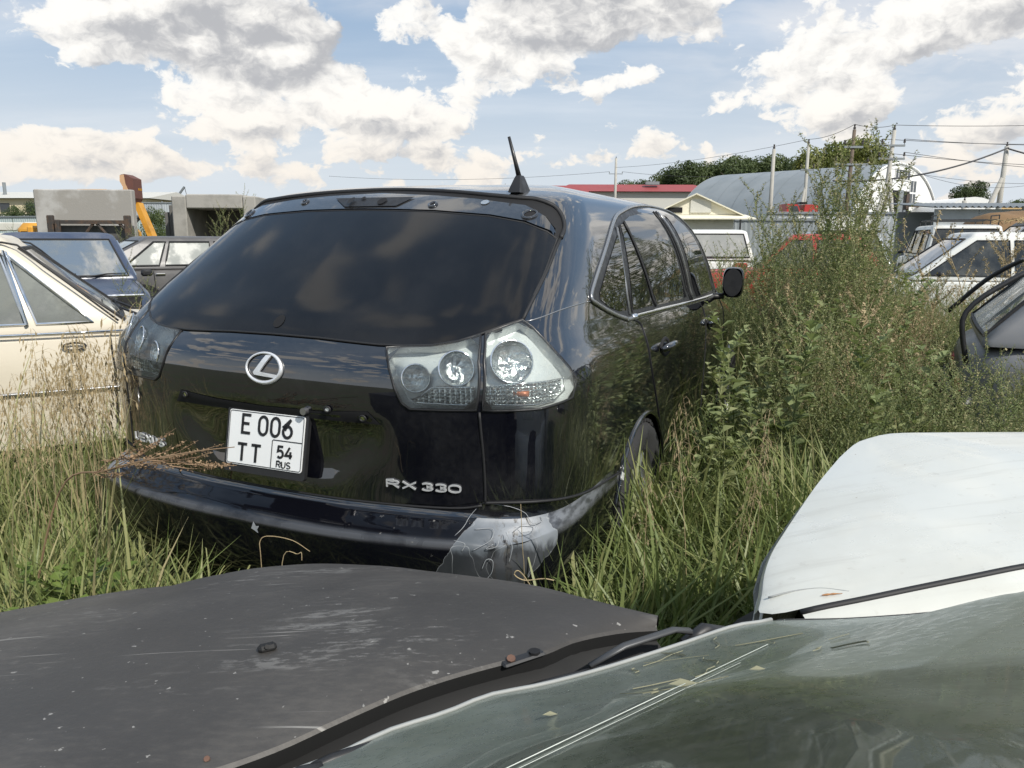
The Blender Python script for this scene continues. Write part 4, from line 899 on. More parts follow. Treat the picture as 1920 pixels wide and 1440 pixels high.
# ------------------------------------------------------------ the matte black car in front of the camera
def surf_between(N_, F_, ns, nt, p=1.5, bulge=.012, crease=0.):
    A = resample(N_, ns); B = resample(F_, ns); t = np.linspace(0, 1, nt)
    g = np.zeros((ns, nt, 3))
    for j, tt in enumerate(t):
        g[:, j, :2] = A[:, :2]*(1-tt)+B[:, :2]*tt
        g[:, j, 2] = A[:, 2]+(B[:, 2]-A[:, 2])*tt**p+bulge*4*tt*(1-tt)
    return g
def build_fore():
    base = np.array([-.45, .55, 0.])
    root = thing('matte_black_car', 'matte black coupe bonnet with scratches and a filthy green-grey windscreen, right under the viewer', 'car', tuple(base))
    near = np.array([(-1.06,.20,.95),(-.70,.34,.975),(-.40,.47,.985),(-.234,.546,.985),(-.193,.573,.985),(-.155,.607,.985),(-.112,.644,.985),(-.065,.681,.982),(-.0,.718,.98),(.032,.735,.978),(.068,.772,.972),(.118,.804,.965),(.170,.834,.953)])-base
    far = np.array([(-1.55,.95,.74),(-1.25,1.08,.75),(-1.05,1.16,.757),(-.883,1.234,.76),(-.77,1.281,.765),(-.687,1.307,.77),(-.60,1.319,.775),(-.55,1.332,.785),(-.475,1.345,.795),(-.397,1.351,.80),(-.251,1.314,.815),(-.098,1.22,.84),(.034,1.096,.875),(.104,.986,.905),(.176,.850,.948)])-base
    g = surf_between(near, far, 90, 44)
    # pressed feature line just inside the far edge
    tt = np.linspace(0, 1, 44); g[:, :, 2] += .004*np.exp(-((tt-.86)/.03)**2)[None, :]-.003*np.exp(-((tt-.93)/.03)**2)[None, :]
    hood = MB().grid(g).build('bonnet', MATS['matte_hood'], root, smooth=True)
    edge = g[:, -1]; sk = np.stack([edge, edge+np.array([.0, .012, -.012]), edge+np.array([0, .014, -.035])]); MB().grid(sk).build('bonnet_edge', MATS['matte_hood'], root, smooth=True)
    c0 = edge.mean(0); outv = edge-np.array([-.35, .2, 0])-0*c0; outv[:, 2] = 0; outv /= np.linalg.norm(outv, axis=1)[:, None]
    fd = np.stack([edge+np.array([0, 0, -.037])+outv*.0, edge+outv*.012+np.array([0, 0, -.06]), edge+outv*.02+np.array([0, 0, -.25]), np.concatenate([edge[:, :2], np.full((len(edge), 1), .22)], 1)+outv*.0])
    MB().grid(fd).build('fender', MATS['matte_hood'], root, smooth=True)
    nl = g[:, 0]; lip = np.stack([nl, nl+np.array([.001, -.003, -.003])]); MB().grid(lip).build('bonnet_lip', MATS['matte_hood'], root, smooth=True)
    lip = np.stack([nl+np.array([.001, -.003, -.003]), nl+np.array([.001, -.001, -.018])]); MB().grid(lip).build('bonnet_underside', MATS['cowl_black'], root, smooth=True)
    # windscreen
    bot = np.array([(.300,.822,.968),(.294,.816,.97),(.26,.806,.97),(.188,.766,.97),(.138,.738,.97),(.077,.706,.97),(.022,.682,.97),(-.019,.668,.97),(-.061,.639,.97),(-.108,.613,.97),(-.151,.577,.97),(-.4,.44,.968),(-.75,.25,.955),(-.95,.12,.95)])-base
    E_ = np.array([(.300,.822,.968),(.339,.773,.995),(.372,.722,1.025),(.396,.665,1.06),(.411,.625,1.09),(.424,.585,1.12),(.437,.52,1.158),(.445,.44,1.195),(.452,.36,1.228),(.458,.28,1.255),(.462,.18,1.278),(.465,.08,1.292)])-base
    B = resample(bot, 70); E = resample(E_, 36); dE = E-E[0]; s = np.linspace(0, 1, 70)
    # the left pillar leans in like the right one, mirrored across the car's axis (heading .47,-.88 backward)
    bk = np.array([.47, -.883]); rt = np.array([.883, .47]); al = dE[:, :2] @ bk; la = dE[:, :2] @ rt
    dL = np.stack([al*bk[0]-la*rt[0], al*bk[1]-la*rt[1], dE[:, 2]], 1)
    G = B[:, None]+dE[None]*(1-s)[:, None, None]+dL[None]*s[:, None, None]
    tl = np.linspace(0, 1, 36); G[..., 2] += (.018*np.sin(pi*s)**1.0)[:, None]*(tl[None]**.8)
    ws = MB().grid(G).build('windscreen', MATS['dirty_windscreen'], root, smooth=True)
    rim = G[:, 0]; MB().tube(rim+np.array([0, .001, .001]), .0022, 6).build('windscreen_edge', MATS['lamp_grey_soft'], root, smooth=True)
    # dark trim on the A-pillar side and pillar
    pe = E; MB().tube(pe+np.array([.012, .006, -.012]), .016, 8, flat=.6).build('pillar', MATS['matte_hood'], root, smooth=True)
    side = np.stack([pe+np.array([.02, .01, -.02]), pe*np.array([1, 1, 0])+np.array([.05, .03, .85])*np.array([1, 1, 1]), pe*np.array([1, 1, 0])+np.array([.06, .035, .25])]); MB().grid(side).build('door', MATS['matte_hood'], root, smooth=True)
    # roof behind the windscreen top
    tp = G[:, -1]; rf = np.stack([tp, tp+np.array([.47*.06, -.883*.06, .012]), tp+np.array([.47*.5, -.883*.5, .04]), tp+np.array([.47*1.1, -.883*1.1, -.02])]); MB().grid(rf).build('roof', MATS['matte_hood'], root, smooth=True)
    # cowl trough between bonnet lip and glass
    n2 = resample(nl[::-1], 70); bt = B
    cw = np.stack([n2+np.array([.0, -.001, -.016]), n2*.8+bt*.2+np.array([0, 0, -.055]), n2*.3+bt*.7+np.array([0, 0, -.050]), bt+np.array([0, 0, -.004])]); MB().grid(cw).build('cowl', MATS['cowl_black'], root, smooth=True)
    # wiper arms lying in the trough
    def P(x, y, z): return np.array([x, y, z])-base
    w = MB(); w.tube([P(.082,.735,.962), P(.12,.752,.975), P(.18,.787,.975), P(.20,.797,.968)], [.004,.005,.005,.006], 8, flat=.6); w.build('wiper_arm', MATS['wiper_grey'], root, smooth=True)
    w = MB(); w.tube([P(-.02,.683,.956), P(.03,.706,.960), P(.10,.74,.958)], .004, 6, flat=.6); w.build('wiper_link', MATS['black_plastic'], root, smooth=True)
    w = MB(); w.tube([P(.193,.797,.953), P(.220,.810,.962), P(.245,.822,.956)], [.006,.009,.005], 8); w.build('wiper_pivot', MATS['black_plastic'], root, smooth=True)
    w = MB(); w.tube([P(-.20,.542,.966), P(-.15,.575,.972), P(-.06,.640,.962), P(-.02,.668,.952)], [.004,.005,.005,.004], 8, flat=.7); w.build('wiper_arm', MATS['black_plastic'], root, smooth=True)
    w = MB(); w.tube([P(-.185,.546,.970), P(-.17,.552,.975), P(-.155,.562,.972)], .006, 8); w.build('wiper_pivot', MATS['black_plastic'], root, smooth=True)
    # hinge bracket with rusty bolt
    h = MB(); h.box(P(.012,.722,.978), (.050,.013,.004), rz=.55, bev=.002); hb = h.build('hinge_bracket', MATS['black_plastic'], root)
    MB().tube([P(.000,.716,.978), P(.000,.714,.983)], .0045, 8).build('bolt', MATS['rusty_bolt'], hb); MB().tube([P(.024,.729,.980), P(.024,.729,.9825)], .006, 10).build('bolt_hole', MATS['dark_void'], hb)
    MB().tube([P(-.245,.556,.984), P(-.245,.554,.987)], .0025, 8).build('bolt', MATS['rusty_bolt'], hb)
    # washer jet on the bonnet
    k = (g[..., :2]+base[:2]-np.array([-.255, .742])); q = np.unravel_index((k**2).sum(-1).argmin(), k.shape[:2]); p = g[q]
    wj = MB(); wj.box(p+np.array([0, 0, .003]), (.019, .012, .008), rz=.5, bev=.003); wj.tube([p+np.array([0, -.002, .005]), p+np.array([.002, -.0065, .0075])], .0024, 8); wj.build('washer_jet', MATS['cowl_black'], root)
    # interior dimly visible through the film
    it = MB(); it.box(P(.02,.40,.86), (1.15,.34,.10), rz=.49, bev=.04); it.build('dashboard', MATS['black_plastic'], root)
    a = np.linspace(0, 2*pi, 28, endpoint=False); c = P(.20,.36,.97); st = MB(); st.tube(np.stack([c[0]+.16*np.cos(a), c[1]+.09*np.sin(a), c[2]+.10*np.sin(a)], 1), .014, 8, closed=True); st.rod(c+np.array([-.15,0,0]), c+np.array([.15,0,0]), .015, 8); st.build('steering_wheel', MATS['black_rubber'], root, smooth=True)
    se = MB(); se.box(P(.36,.10,.86), (.42,.14,.55), rz=.49, bev=.05, rx=.35); se.build('seat', MATS['seat_grey'], root, autosmooth=40)
    se = MB(); se.box(P(.50,.26,.80), (.10,.30,.40), rz=.3, bev=.03); se.build('door_card', MATS['seat_grey'], root)
    for (x, y, z, a, b, rz, nm, m_) in ((.34,.54,.985,.15,.10,.75,'dash_panel','seat_grey'),(.25,.50,.975,.10,.08,.2,'dash_panel','wiper_grey'),(.42,.44,1.0,.08,.16,.5,'dash_panel','seat_grey')):
        bb = MB(); bb.box(P(x, y, z), (a, b, .012), rz=rz, bev=.003, rx=.3); bb.build(nm, MATS[m_], root)
    dk = MB(); dk.tube(catmull(np.array([P(.20,.47,.99), P(.27,.50,1.04), P(.33,.50,1.03), P(.37,.46,1.0)]), 6), .012, 8); dk.build('air_duct', MATS['cowl_black'], root, smooth=True)
    fw = np.stack([bt+[0, 0, -.012], bt+[.0, -.01, -.25], bt*np.array([1, 1, 0])+[0, 0, .2]]); MB().grid(fw).build('firewall', MATS['dark_void'], root)
    iw = np.stack([pe+np.array([-.012, -.006, -.02]), pe*np.array([1, 1, 0])+np.array([0, 0, .85]), pe*np.array([1, 1, 0])+np.array([.02, .01, .25])]); MB().grid(iw).build('door_lining', MATS['dark_sheet'], root)
    fl = MB(); fl.box(P(.15,.05,.40), (1.4,1.3,.3), rz=.49); fl.build('cabin_floor', MATS['dark_void'], root)
    # the long crack across the glass, hay and leaves stuck to it
    wv = np.concatenate([G.reshape(-1, 3)]); nj = G.shape[1]; qf = [[i*nj+j, (i+1)*nj+j, (i+1)*nj+j+1, i*nj+j+1] for i in range(G.shape[0]-1) for j in range(nj-1)]
    wb_ = BVHTree.FromPolygons(wv.tolist(), qf)
    def on(px, py):
        h = wb_.ray_cast(Vector((px-base[0], py-base[1], 3)), Vector((0, 0, -1)))[0]
        if h is None: h = wb_.find_nearest(Vector((px-base[0], py-base[1], 1.1)))[0]
        return np.array(h)+np.array([0, 0, .0015])
    def crack(d0, d1, u0, u1, r):
        o_ = Vector((-base[0], -base[1], 1.4-base[2])); P_ = []
        for u in np.linspace(u0, u1, 24):
            h = wb_.ray_cast(o_, Vector(d0).lerp(Vector(d1), u).normalized())[0]
            if h is not None: P_.append(np.array(h)+np.array([0, 0, .0012]))
        if len(P_) > 2: MB().tube(P_, r, 4).build('glass_crack', MATS['pale_line'], root)
    crack((.001, .422, -.32), (.257, .71, -.40), -.25, 1.0, .00032); crack((.006, .420, -.32), (.262, .706, -.40), -.25, .8, .00018)
    return root, on, base
# extra small materials
mat('lamp_grey_soft', (.30, .31, .30), .6, var=.2, scale=20)
mat('wiper_grey', (.07, .072, .075), .45, .3)
mat('seat_grey', (.30, .30, .29), .8)
mat('cowl_black', (.007, .007, .007), .7)
mat('rusty_bolt', (.12, .065, .045), .8, var=.3, scale=60)
mat('pale_line', (.50, .54, .50), .6)
fore, fore_on, fore_base = build_fore()
def hay():
    r = np.random.RandomState(5)
    for i in range(16):
        x = .10+.24*r.rand(); y = .50+.24*r.rand()
        if y > .42+.9*(x) + .30: continue
        a = r.rand()*pi; L = .015+.05*r.rand(); P = [fore_on(x+cos(a)*L*(u-.5)+.004*sin(6*u), y+sin(a)*L*(u-.5)) for u in np.linspace(0, 1, 6)]
        o = MB().tube(P, .0003+.0003*r.rand(), 4).build('hay_stem', MATS['hay_pale'], None); tag(o, 'loose dry hay stem stuck to the dirty windscreen', 'hay stem', 'hay stems on the windscreen')
    for (x, y, s_) in ((.135, .55, .012), (.175, .50, .006), (.03, .53, .006)):
        p = fore_on(x, y); o = MB().add([p+np.array([-s_, 0, .0005]), p+np.array([0, -s_*.35, .001]), p+np.array([s_, s_*.15, .0005]), p+np.array([0, s_*.45, .002])], [[0, 1, 2, 3]]).build('leaf_scrap', MATS['hay_pale'], None)
        tag(o, 'small pale leaf scrap lying on the dirty windscreen', 'leaf scrap', 'leaf scraps on the windscreen')
        o.location = tuple(fore_base)
    for o in [o for o in bpy.data.objects if o.name.startswith('hay_stem')]: o.location = tuple(fore_base)
mat('hay_pale', (.22, .215, .14), .8, var=.2, scale=60)
hay()

# ------------------------------------------------------------ the white car beside it
def build_white():
    base = np.array([1.25, 1.3, 0.])
    root = thing('white_car', 'white car with a blunt rounded bonnet beside the matte black one', 'car', tuple(base))
    far = np.array([(1.95,1.62,.985),(1.5,1.67,.98),(1.165,1.704,.97),(.966,1.716,.965),(.875,1.742,.955),(.825,1.747,.94),(.755,1.695,.920),(.71,1.640,.91),(.63,1.53,.897),(.559,1.424,.885),(.500,1.335,.874),(.448,1.252,.865),(.415,1.185,.857),(.394,1.130,.848),(.380,1.100,.840)])
    near = np.array([(1.95,1.42,1.00),(1.3,1.20,.96),(1.0,1.130,.94),(.774,1.094,.92),(.677,1.083,.905),(.592,1.076,.89),(.506,1.068,.875),(.444,1.066,.862),(.400,1.075,.846),(.380,1.094,.838)])
    A = resample(far, 80)-base; B = resample(near, 80)-base
    t = np.linspace(0, 1, 30); g = np.zeros((80, 30, 3))
    for j, u in enumerate(t): g[:, j] = A*(1-u)+B*u; g[:, j, 2] += .018*np.sin(pi*u)**.8*np.linspace(1, .0, 80)**.5
    hood = MB().grid(g).build('bonnet', MATS['hood_white'], root, smooth=True)
    # front edge rolls under into a lip and nose panel
    e = A[18:]; k = len(e); nrm = np.array([-.80, .56, 0.])
    e2 = np.stack([e, e+nrm*.006+[0, 0, -.010], e+nrm*.007+[0, 0, -.024], e+nrm*.001+[0, 0, -.034]]); MB().grid(e2).build('bonnet_lip', MATS['hood_white'], root, smooth=True)
    e3 = np.stack([e+nrm*-.004+[0, 0, -.036], e+nrm*.012+[0, 0, -.06], e+nrm*.03+[0, 0, -.22], e+nrm*.03+[0, 0, -.36]]); MB().grid(e3).build('nose_panel', MATS['white_paint'], root, smooth=True)
    e4 = np.stack([e+nrm*.03+[0, 0, -.36], e+nrm*.10+[0, 0, -.38], e+nrm*.10+[0, 0, -.55], e*np.array([1, 1, 0])+nrm*.06+[0, 0, .25]]); MB().grid(e4).build('front_bumper', MATS['white_paint'], root, smooth=True)
    for f0, f1 in ((10, 24), (38, 52)):
        if f1 < k: q = e[f0:f1]+nrm*.034+np.array([0, 0, -.12]); MB().grid(np.stack([q+[0, 0, .06], q+nrm*.012, q+[0, 0, -.09]])).build('headlight', MATS['lamp_grey'], root, smooth=True)
    # gap and near fender
    n3 = B[:-3]; MB().tube(n3+np.array([0, -.004, -.004]), .0055, 6).build('panel_gap', MATS['black_rubber'], root, smooth=True)
    off = np.array([.10, -1., 0]); off /= np.linalg.norm(off)
    fe = np.stack([n3+off*.009+[0, 0, -.004], n3+off*.03+[0, 0, -.010], n3+off*.065+[0, 0, -.035], n3+off*.085+[0, 0, -.085], n3+off*.095+[0, 0, -.20], n3*np.array([1, 1, 0])+off*.08+[0, 0, .25]]); MB().grid(fe).build('fender', MATS['hood_white'], root, smooth=True)
    # crease inside the front corner and a rust bloom
    cr = np.array([(.398,1.112,.853),(.430,1.112,.862),(.47,1.108,.870),(.51,1.086,.876)])-base; MB().tube(resample(cr, 16)+[0, 0, .0012], .0016, 5).build('edge_crease', MATS['lamp_grey_soft'], root, smooth=True)
    MB().tube(resample(np.array([(.468,1.083,.871),(.482,1.082,.8735),(.497,1.079,.876)])-base, 8)+[0, 0, .0015], [.0006,.0014,.0018,.001,.0016,.001,.0006,.0006], 5).build('rust_spot', MATS['rust_orange'], root)
    # far fender, cabin and rest of the car beyond the frame
    a = A[:]; o2 = np.array([.25, .97, 0]); fr = np.stack([a[:30]+o2*.004, a[:30]+o2*.05+[0, 0, -.03], a[:30]+o2*.09+[0, 0, -.16], a[:30]*np.array([1, 1, 0])+o2*.09+[0, 0, .3]]); MB().grid(fr).build('fender', MATS['white_paint'], root, smooth=True)
    p0, p1 = A[0], B[0]; ax = np.array([.86, -.12, 0])
    wsn = np.stack([np.linspace(p0, p1, 6), np.linspace(p0, p1, 6)+ax*.55+[0, 0, .36]]); MB().grid(wsn).build('windscreen', MATS['car_glass_dark'], root, smooth=True)
    rf = np.stack([wsn[1], wsn[1]+ax*.2+[0, 0, .05], wsn[1]+ax*1.2+[0, 0, .03], wsn[1]+ax*1.9+[0, 0, -.35], wsn[1]+ax*2.0+[0, 0, -.9]]); MB().grid(rf).build('roof', MATS['white_paint'], root, smooth=True)
    for s_, p in ((1, p0), (-1, p1)):
        q = np.stack([np.array([p+ax*u for u in np.linspace(0, 2.2, 6)]), np.array([p+ax*u+[0, s_*.04, -.3] for u in np.linspace(0, 2.2, 6)]), np.array([p*[1, 1, 0]+ax*u+[0, 0, .28] for u in np.linspace(0, 2.2, 6)])]); MB().grid(q).build('door', MATS['white_paint'], root, smooth=True)
        q = np.stack([np.array([p+ax*u for u in (.1, .8, 1.5, 2.1)]), np.array([p+ax*u+[0, -s_*.08, h] for u, h in ((.55, .34), (.9, .38), (1.45, .37), (1.8, .3))])]); MB().grid(q).build('side_window', MATS['car_glass_dark'], root, smooth=True)
    for (x, y) in ((.72, 1.58), (.78, 1.16)):
        MB().lathe([(0, -.09), (.20, -.09), (.29, -.08), (.30, 0), (.29, .08), (.20, .09), (0, .09)], 24, (0, 0, 0)).build('wheel', MATS['tyre'], root, smooth=True, loc=(x-base[0], y-base[1], .30)).rotation_euler = (0, 0, -.25)
    return root
mat('rust_orange', (.38, .19, .08), .9, var=.3, scale=80)
build_white()

# ------------------------------------------------------------ parked cars, one builder for several body styles
def car(name, label, loc, heading, P, paint, group=None, glass='car_glass', extras=None, cat='car', roll=0.):
    """local +x is forward; P gives the side profile"""
    root = thing(name, label, cat, loc, heading, group); root.rotation_euler = (roll, 0, heading)
    pm = MATS[paint]; gm = MATS[glass] if isinstance(glass, str) else glass
    prof = np.array(P['top']); x0, x1 = prof[0, 0], prof[-1, 0]; W_ = P['w']; zb = P.get('sill', .24)
    xs = np.concatenate([[x0], np.linspace(x0+.03, x1-.03, 40), [x1]]); zt = np.interp(xs, prof[:, 0], prof[:, 1])
    if P.get('soft', True): zt = herm(xs, prof[:, 0], prof[:, 1])[:, 0]
    endr = P.get('endr', .22); wv = W_*(1-.16*np.clip((x0+endr-xs)/endr, 0, 1)**2-.16*np.clip((xs-x1+endr)/endr, 0, 1)**2)*(1-.035*((xs-(x0+x1)/2)/(x1-x0)*2)**2)
    sec = [(0, 0, 1.), (.45, -.006, 1.), (.80, -.018, 1.), (.93, -.035, 1.), (.975, -.065, 1.), (.995, -.14, 1.), (1.0, -.25, 1.), (.985, -.40, 1.), (.95, 0, 0)]
    half = np.zeros((len(xs), len(sec), 3)); belt = P['belt']
    for i, x in enumerate(xs):
        for k, (fy, dz, up) in enumerate(sec):
            z = zt[i]+dz if up else zb
            if up: z = max(z, zb+.02*(len(sec)-k))
            half[i, k] = (x, wv[i]*fy, z)
    full = np.concatenate([half[:, ::-1], half[:, 1:]*MIRY], 1)
    b = MB().grid(full); n, k = full.shape[:2]
    for i in (0, n-1): b.add(full[i], [list(range(k))])
    b.build('body', pm, root, autosmooth=38)
    # cabin
    (rb, rt, ft, fb) = P['cab']; zB, zR = belt, P['roof']; wb, wt = P.get('wb', W_*.95), P.get('wt', W_*.74); hc = P.get('crown', .05)
    def plan(xr, xf, w, r, z, n=5):
        pts = []
        for sx, sy, a0 in ((xf, w, 0), (xr, w, 90), (xr, -w, 180), (xf, -w, 270)):
            cx = sx-r if a0 in (0, 270) else sx+r; cy = sy-r if a0 in (0, 90) else sy+r
            pts += [(cx+r*cos(radians(a0+90*q/n)), cy+r*sin(radians(a0+90*q/n)), z) for q in range(n+1)]
        return pts
    lv = [plan(rb, fb, wb, .05, zB-.03), plan(rb, fb, wb, .05, zB)]
    m_ = 5
    for q in range(1, m_+1):
        u = q/m_; lv.append(plan(rb+(rt-rb)*u, fb+(ft-fb)*u, wb+(wt-wb)*u, .06, zB+(zR-zB)*u))
    for u, zz in ((.035, .45), (.10, .78), (.22, .94), (.5, .99)): lv.append(plan(rt+(ft-rt)*u*.5, ft-(ft-rt)*u*.5, wt*(1-u*1.2), .06*(1-u), zR+hc*zz))
    lv = np.array(lv); cb = MB().grid(lv, closed_v=True); cb.add(lv[-1], [list(range(lv.shape[1]))]); cab = cb.build('cabin', pm, root, autosmooth=50)
    def face(u, x_b, x_t, sgn, off): # point on a side: u height 0..1
        return (x_b+(x_t-x_b)*u, sgn*(wb+(wt-wb)*u+off), zB+(zR-zB)*u)
    trimm = MATS[P.get('trim', 'black_rubber')]
    u0, u1 = P.get('u', (.06, .90))
    for sg in (-1, 1):
        for (b0, b1, t0, t1) in P['windows']:
            def xat(u, b_, t_): return b_+(t_-b_)*(u-u0)/(u1-u0)
            Q = []
            for u in np.linspace(u0, u1, 5):
                Q.append([(xat(u, b0, t0)+(xat(u, b1, t1)-xat(u, b0, t0))*v, sg*(wb+(wt-wb)*u+.004), zB+(zR-zB)*u) for v in (0, .5, 1)])
            Q = np.array(Q); w = MB().grid(Q).build('side_window', gm, root)
            MB().tube(np.concatenate([Q[0], Q[1:-1, -1], Q[-1][::-1], Q[1:-1, 0][::-1]])+[0, sg*.002, 0], P.get('trimr', .010), 5, closed=True).build('window_trim', trimm, w)
    for nm, xb, xt, s_ in (('windscreen', fb, ft, 1), ('rear_window', rb, rt, -1)):
        if nm == 'rear_window' and P.get('van'): continue
        Q = np.array([[(xb+(xt-xb)*u+s_*.005, v*(wb+(wt-wb)*u-.085), zB+(zR-zB)*u+.002) for v in np.linspace(-1, 1, 7)] for u in np.linspace(.05, .93, 5)])
        Q[..., 0] += s_*.03*(1-np.linspace(-1, 1, 7)**2)[None]*1.0*.4
        w = MB().grid(Q).build(nm, gm, root, smooth=True); MB().tube(np.concatenate([Q[0], Q[1:-1, -1], Q[-1][::-1], Q[1:-1, 0][::-1]])+[s_*.002, 0, 0], .013, 5, closed=True).build('window_seal', MATS[P.get('seal', 'black_rubber')], w)
    # bumpers, lamps, handles, wheels
    for x, s_, nm in ((x1, 1, 'front_bumper'), (x0, -1, 'rear_bumper')):
        yb = np.linspace(-1, 1, 13); Q = np.stack([x+s_*(.06-.10*np.abs(yb)**3), yb*W_*.93, np.full(13, P.get('bz', .48))], 1)
        MB().tube(Q, P.get('br', .055), 8, up=(0, 0, 1), flat=1.2).build(nm, MATS[P.get('bumper', 'black_plastic')], root, smooth=True)
    zl = P.get('lz', zt[-1]-.17)
    for sg in (-1, 1):
        MB().box((x1-.005, sg*W_*.62, zl), (.05, .30, .15), bev=.02).build('headlight', MATS['lamp_grey'], root, autosmooth=40)
        MB().box((x0+.005, sg*W_*.66, P.get('tz', zt[0]-.16)), (.05, .26, .16), bev=.02).build('tail_light', MATS['truck_red'], root, autosmooth=40)
        for hx in P.get('handles', (.35, -.55)): MB().box((hx, sg*(W_+.006), belt-.11), (.15, .03, .03), bev=.01).build('door_handle', MATS[P.get('handle', 'chrome')], root)
        for cx in P.get('cuts', (-.95, -.12, .85)): MB().tube([(cx, sg*(W_*.997), belt-.06), (cx+.01, sg*(W_+.002), belt-.25), (cx, sg*(W_*.985), zb+.1)], .005, 4).build('door_gap', MATS['black_rubber'], root)
        if P.get('mirrors', True): MB().box((P.get('mx', .80), sg*(W_+.07), belt+.05), (.05, .13, .08), bev=.02).build('side_mirror', MATS['black_plastic'], root, autosmooth=40)
        for wx in P['wheels']:
            r = P.get('wr', .30)
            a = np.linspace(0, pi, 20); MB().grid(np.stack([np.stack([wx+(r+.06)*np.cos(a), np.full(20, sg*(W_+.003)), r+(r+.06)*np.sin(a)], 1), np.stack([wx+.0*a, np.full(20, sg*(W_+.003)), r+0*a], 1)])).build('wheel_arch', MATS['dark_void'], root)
            ty = MB().lathe([(.19, -.09), (r-.03, -.095), (r, -.07), (r, .07), (r-.03, .095), (.19, .09)], 28).build('wheel', MATS['tyre'], root, smooth=True, loc=(wx, sg*(W_-.08), r))
            MB().lathe([(0, -.07), (.06, -.08), (.17, -.06), (.20, -.09), (.20, .09), (.17, .06), (.06, .08), (0, .07)], 20).build('rim', MATS['alloy'], ty, autosmooth=40)
    ym = np.linspace(-1, 1, 5)
    if 'grille' in P:
        gz0, gz1, gm_ = P['grille']; MB().box((x1+.004, 0, (gz0+gz1)/2), (.03, W_*1.62, gz1-gz0), bev=.01).build('grille', MATS[gm_], root)
        MB().tube([(x1+.012, v*W_*.84, gz1+.012) for v in ym], .014, 6).build('bonnet_trim', MATS['chrome'], root)
        sl = MB()
        for q in range(6): sl.box((x1+.022, 0, gz0+(gz1-gz0)*(q+.5)/6), (.012, W_*1.05, .010))
        sl.build('grille_bars', MATS['satin_trim'], root)
    if 'hoodcut' in P:
        (hx, hw) = P['hoodcut']
        for sg in (-1, 1): MB().tube([(x, sg*hw*W_, np.interp(x, xs, zt)-.011) for x in np.linspace(hx, x1-.06, 9)], .005, 4).build('bonnet_gap', MATS['black_rubber'], root)
    if P.get('wipers'):
        for y in (-.30, .22): MB().tube([(fb+.07, y, zB+.02), (fb-.015, y+.22, zB+.05), (fb-.03, y+.42, zB+.055)], [.010, .008, .006], 5).build('wiper', MATS['black_rubber'], root)
    if extras: extras(root, P, dict(wb=wb, wt=wt, zB=zB, zR=zR, xs=xs, zt=zt))
    return root
SEDAN = dict(top=[(-2.05, .76), (-1.98, .84), (-1.2, .88), (0, .90), (.82, .90), (1.2, .875), (1.75, .84), (2.0, .80), (2.05, .72)], w=.80, belt=.90, cab=(-1.12, -.72, .36, .86), roof=1.36, wt=.60, crown=.055, wheels=(-1.15, 1.27), cuts=(-.86, -.05, .78), handles=(.02, -.80), grille=(.52, .76, 'black_plastic'), hoodcut=(.95, .86), wipers=True, bumper='chrome', trim='chrome', trimr=.008,
             windows=[(-.82, -.08, -.62, -.06), (.0, .38, .02, .28), (.43, .74, .32, .33)])
def cream_extras(root, P, g):
    # drip rail and chrome divider bar, open lock plate, side trim strip
    for sg in (-1, 1):
        q = [(-1.05, sg*(g['wb']+.01), .93), (-.70, sg*(g['wt']+.012), 1.36), (-.2, sg*(g['wt']+.016), 1.375), (.33, sg*(g['wt']+.014), 1.365), (.5, sg*(g['wt']+.075), 1.23), (.83, sg*(g['wb']+.012), .93)]
        MB().tube(resample(q, 30), .006, 5).build('drip_rail', MATS['black_rubber'], root, smooth=True)
        MB().tube([(.385, sg*(g['wb']+.010), .925), (.300, sg*(g['wt']+.030), 1.32)], .020, 6, flat=.5).build('window_divider', MATS['chrome'], root)
        MB().tube([(x, sg*(P['w']*1.003), .555) for x in np.linspace(-1.8, 1.8, 9)], .010, 6).build('side_trim', MATS['satin_trim'], root, smooth=True)
        MB().tube([(x, sg*(P['w']*.995), .875) for x in np.linspace(-1.0, .85, 9)], .008, 6).build('side_trim', MATS['chrome'], root, smooth=True)
        a = np.linspace(0, 2*pi, 20, endpoint=False); MB().tube(np.stack([.60+.055*np.cos(a), np.full(20, sg*(P['w']+.006)), .80+.020*np.sin(a)], 1), .006, 5, closed=True).build('indicator_ring', MATS['black_rubber'], root)
    MB().box((.35, 0, .62), (.5, 1.1, .5), bev=.08).build('front_seats', MATS['dark_sheet'], root)
car('cream_sedan', 'old cream sedan with a chrome quarter-light bar, behind dry grass at the left edge', (-3.34, 4.66, 0), .50, dict(SEDAN, mirrors=False, cab=(-1.12, -.72, .33, .88), windows=[(-.82, -.08, -.62, -.06), (.0, .38, .02, .28), (.43, .70, .315, .30)]), 'cream_paint', extras=cream_extras, glass='car_glass')
car('navy_sedan', 'dark blue boxy sedan with a chrome-edged grille, nose towards the viewer behind the cream one', (-5.58, 9.62, .02), radians(-58), dict(SEDAN, roof=1.375, bumper='black_plastic'), 'navy_paint', glass='car_glass')
HATCH = dict(top=[(-2.08, .72), (-2.02, .86), (-1.6, .92), (0, .91), (.98, .90), (1.5, .83), (2.0, .72), (2.08, .62)], w=.82, belt=.92, cab=(-1.98, -1.12, .35, 1.02), roof=1.36, wt=.62, crown=.05, wheels=(-1.25, 1.27), cuts=(-1.05, -.15, .85), handles=(.0, -.95), trimr=.016,
             windows=[(-1.45, -.95, -.98, -.80), (-.86, -.12, -.74, -.12), (-.04, .80, -.04, .28)])
car('grey_hatchback', 'brownish grey hatchback with a long sloping tail, before the concrete box', (-5.36, 13.67, 0), radians(37), HATCH, 'brownish_grey_paint', glass='hazy_glass')
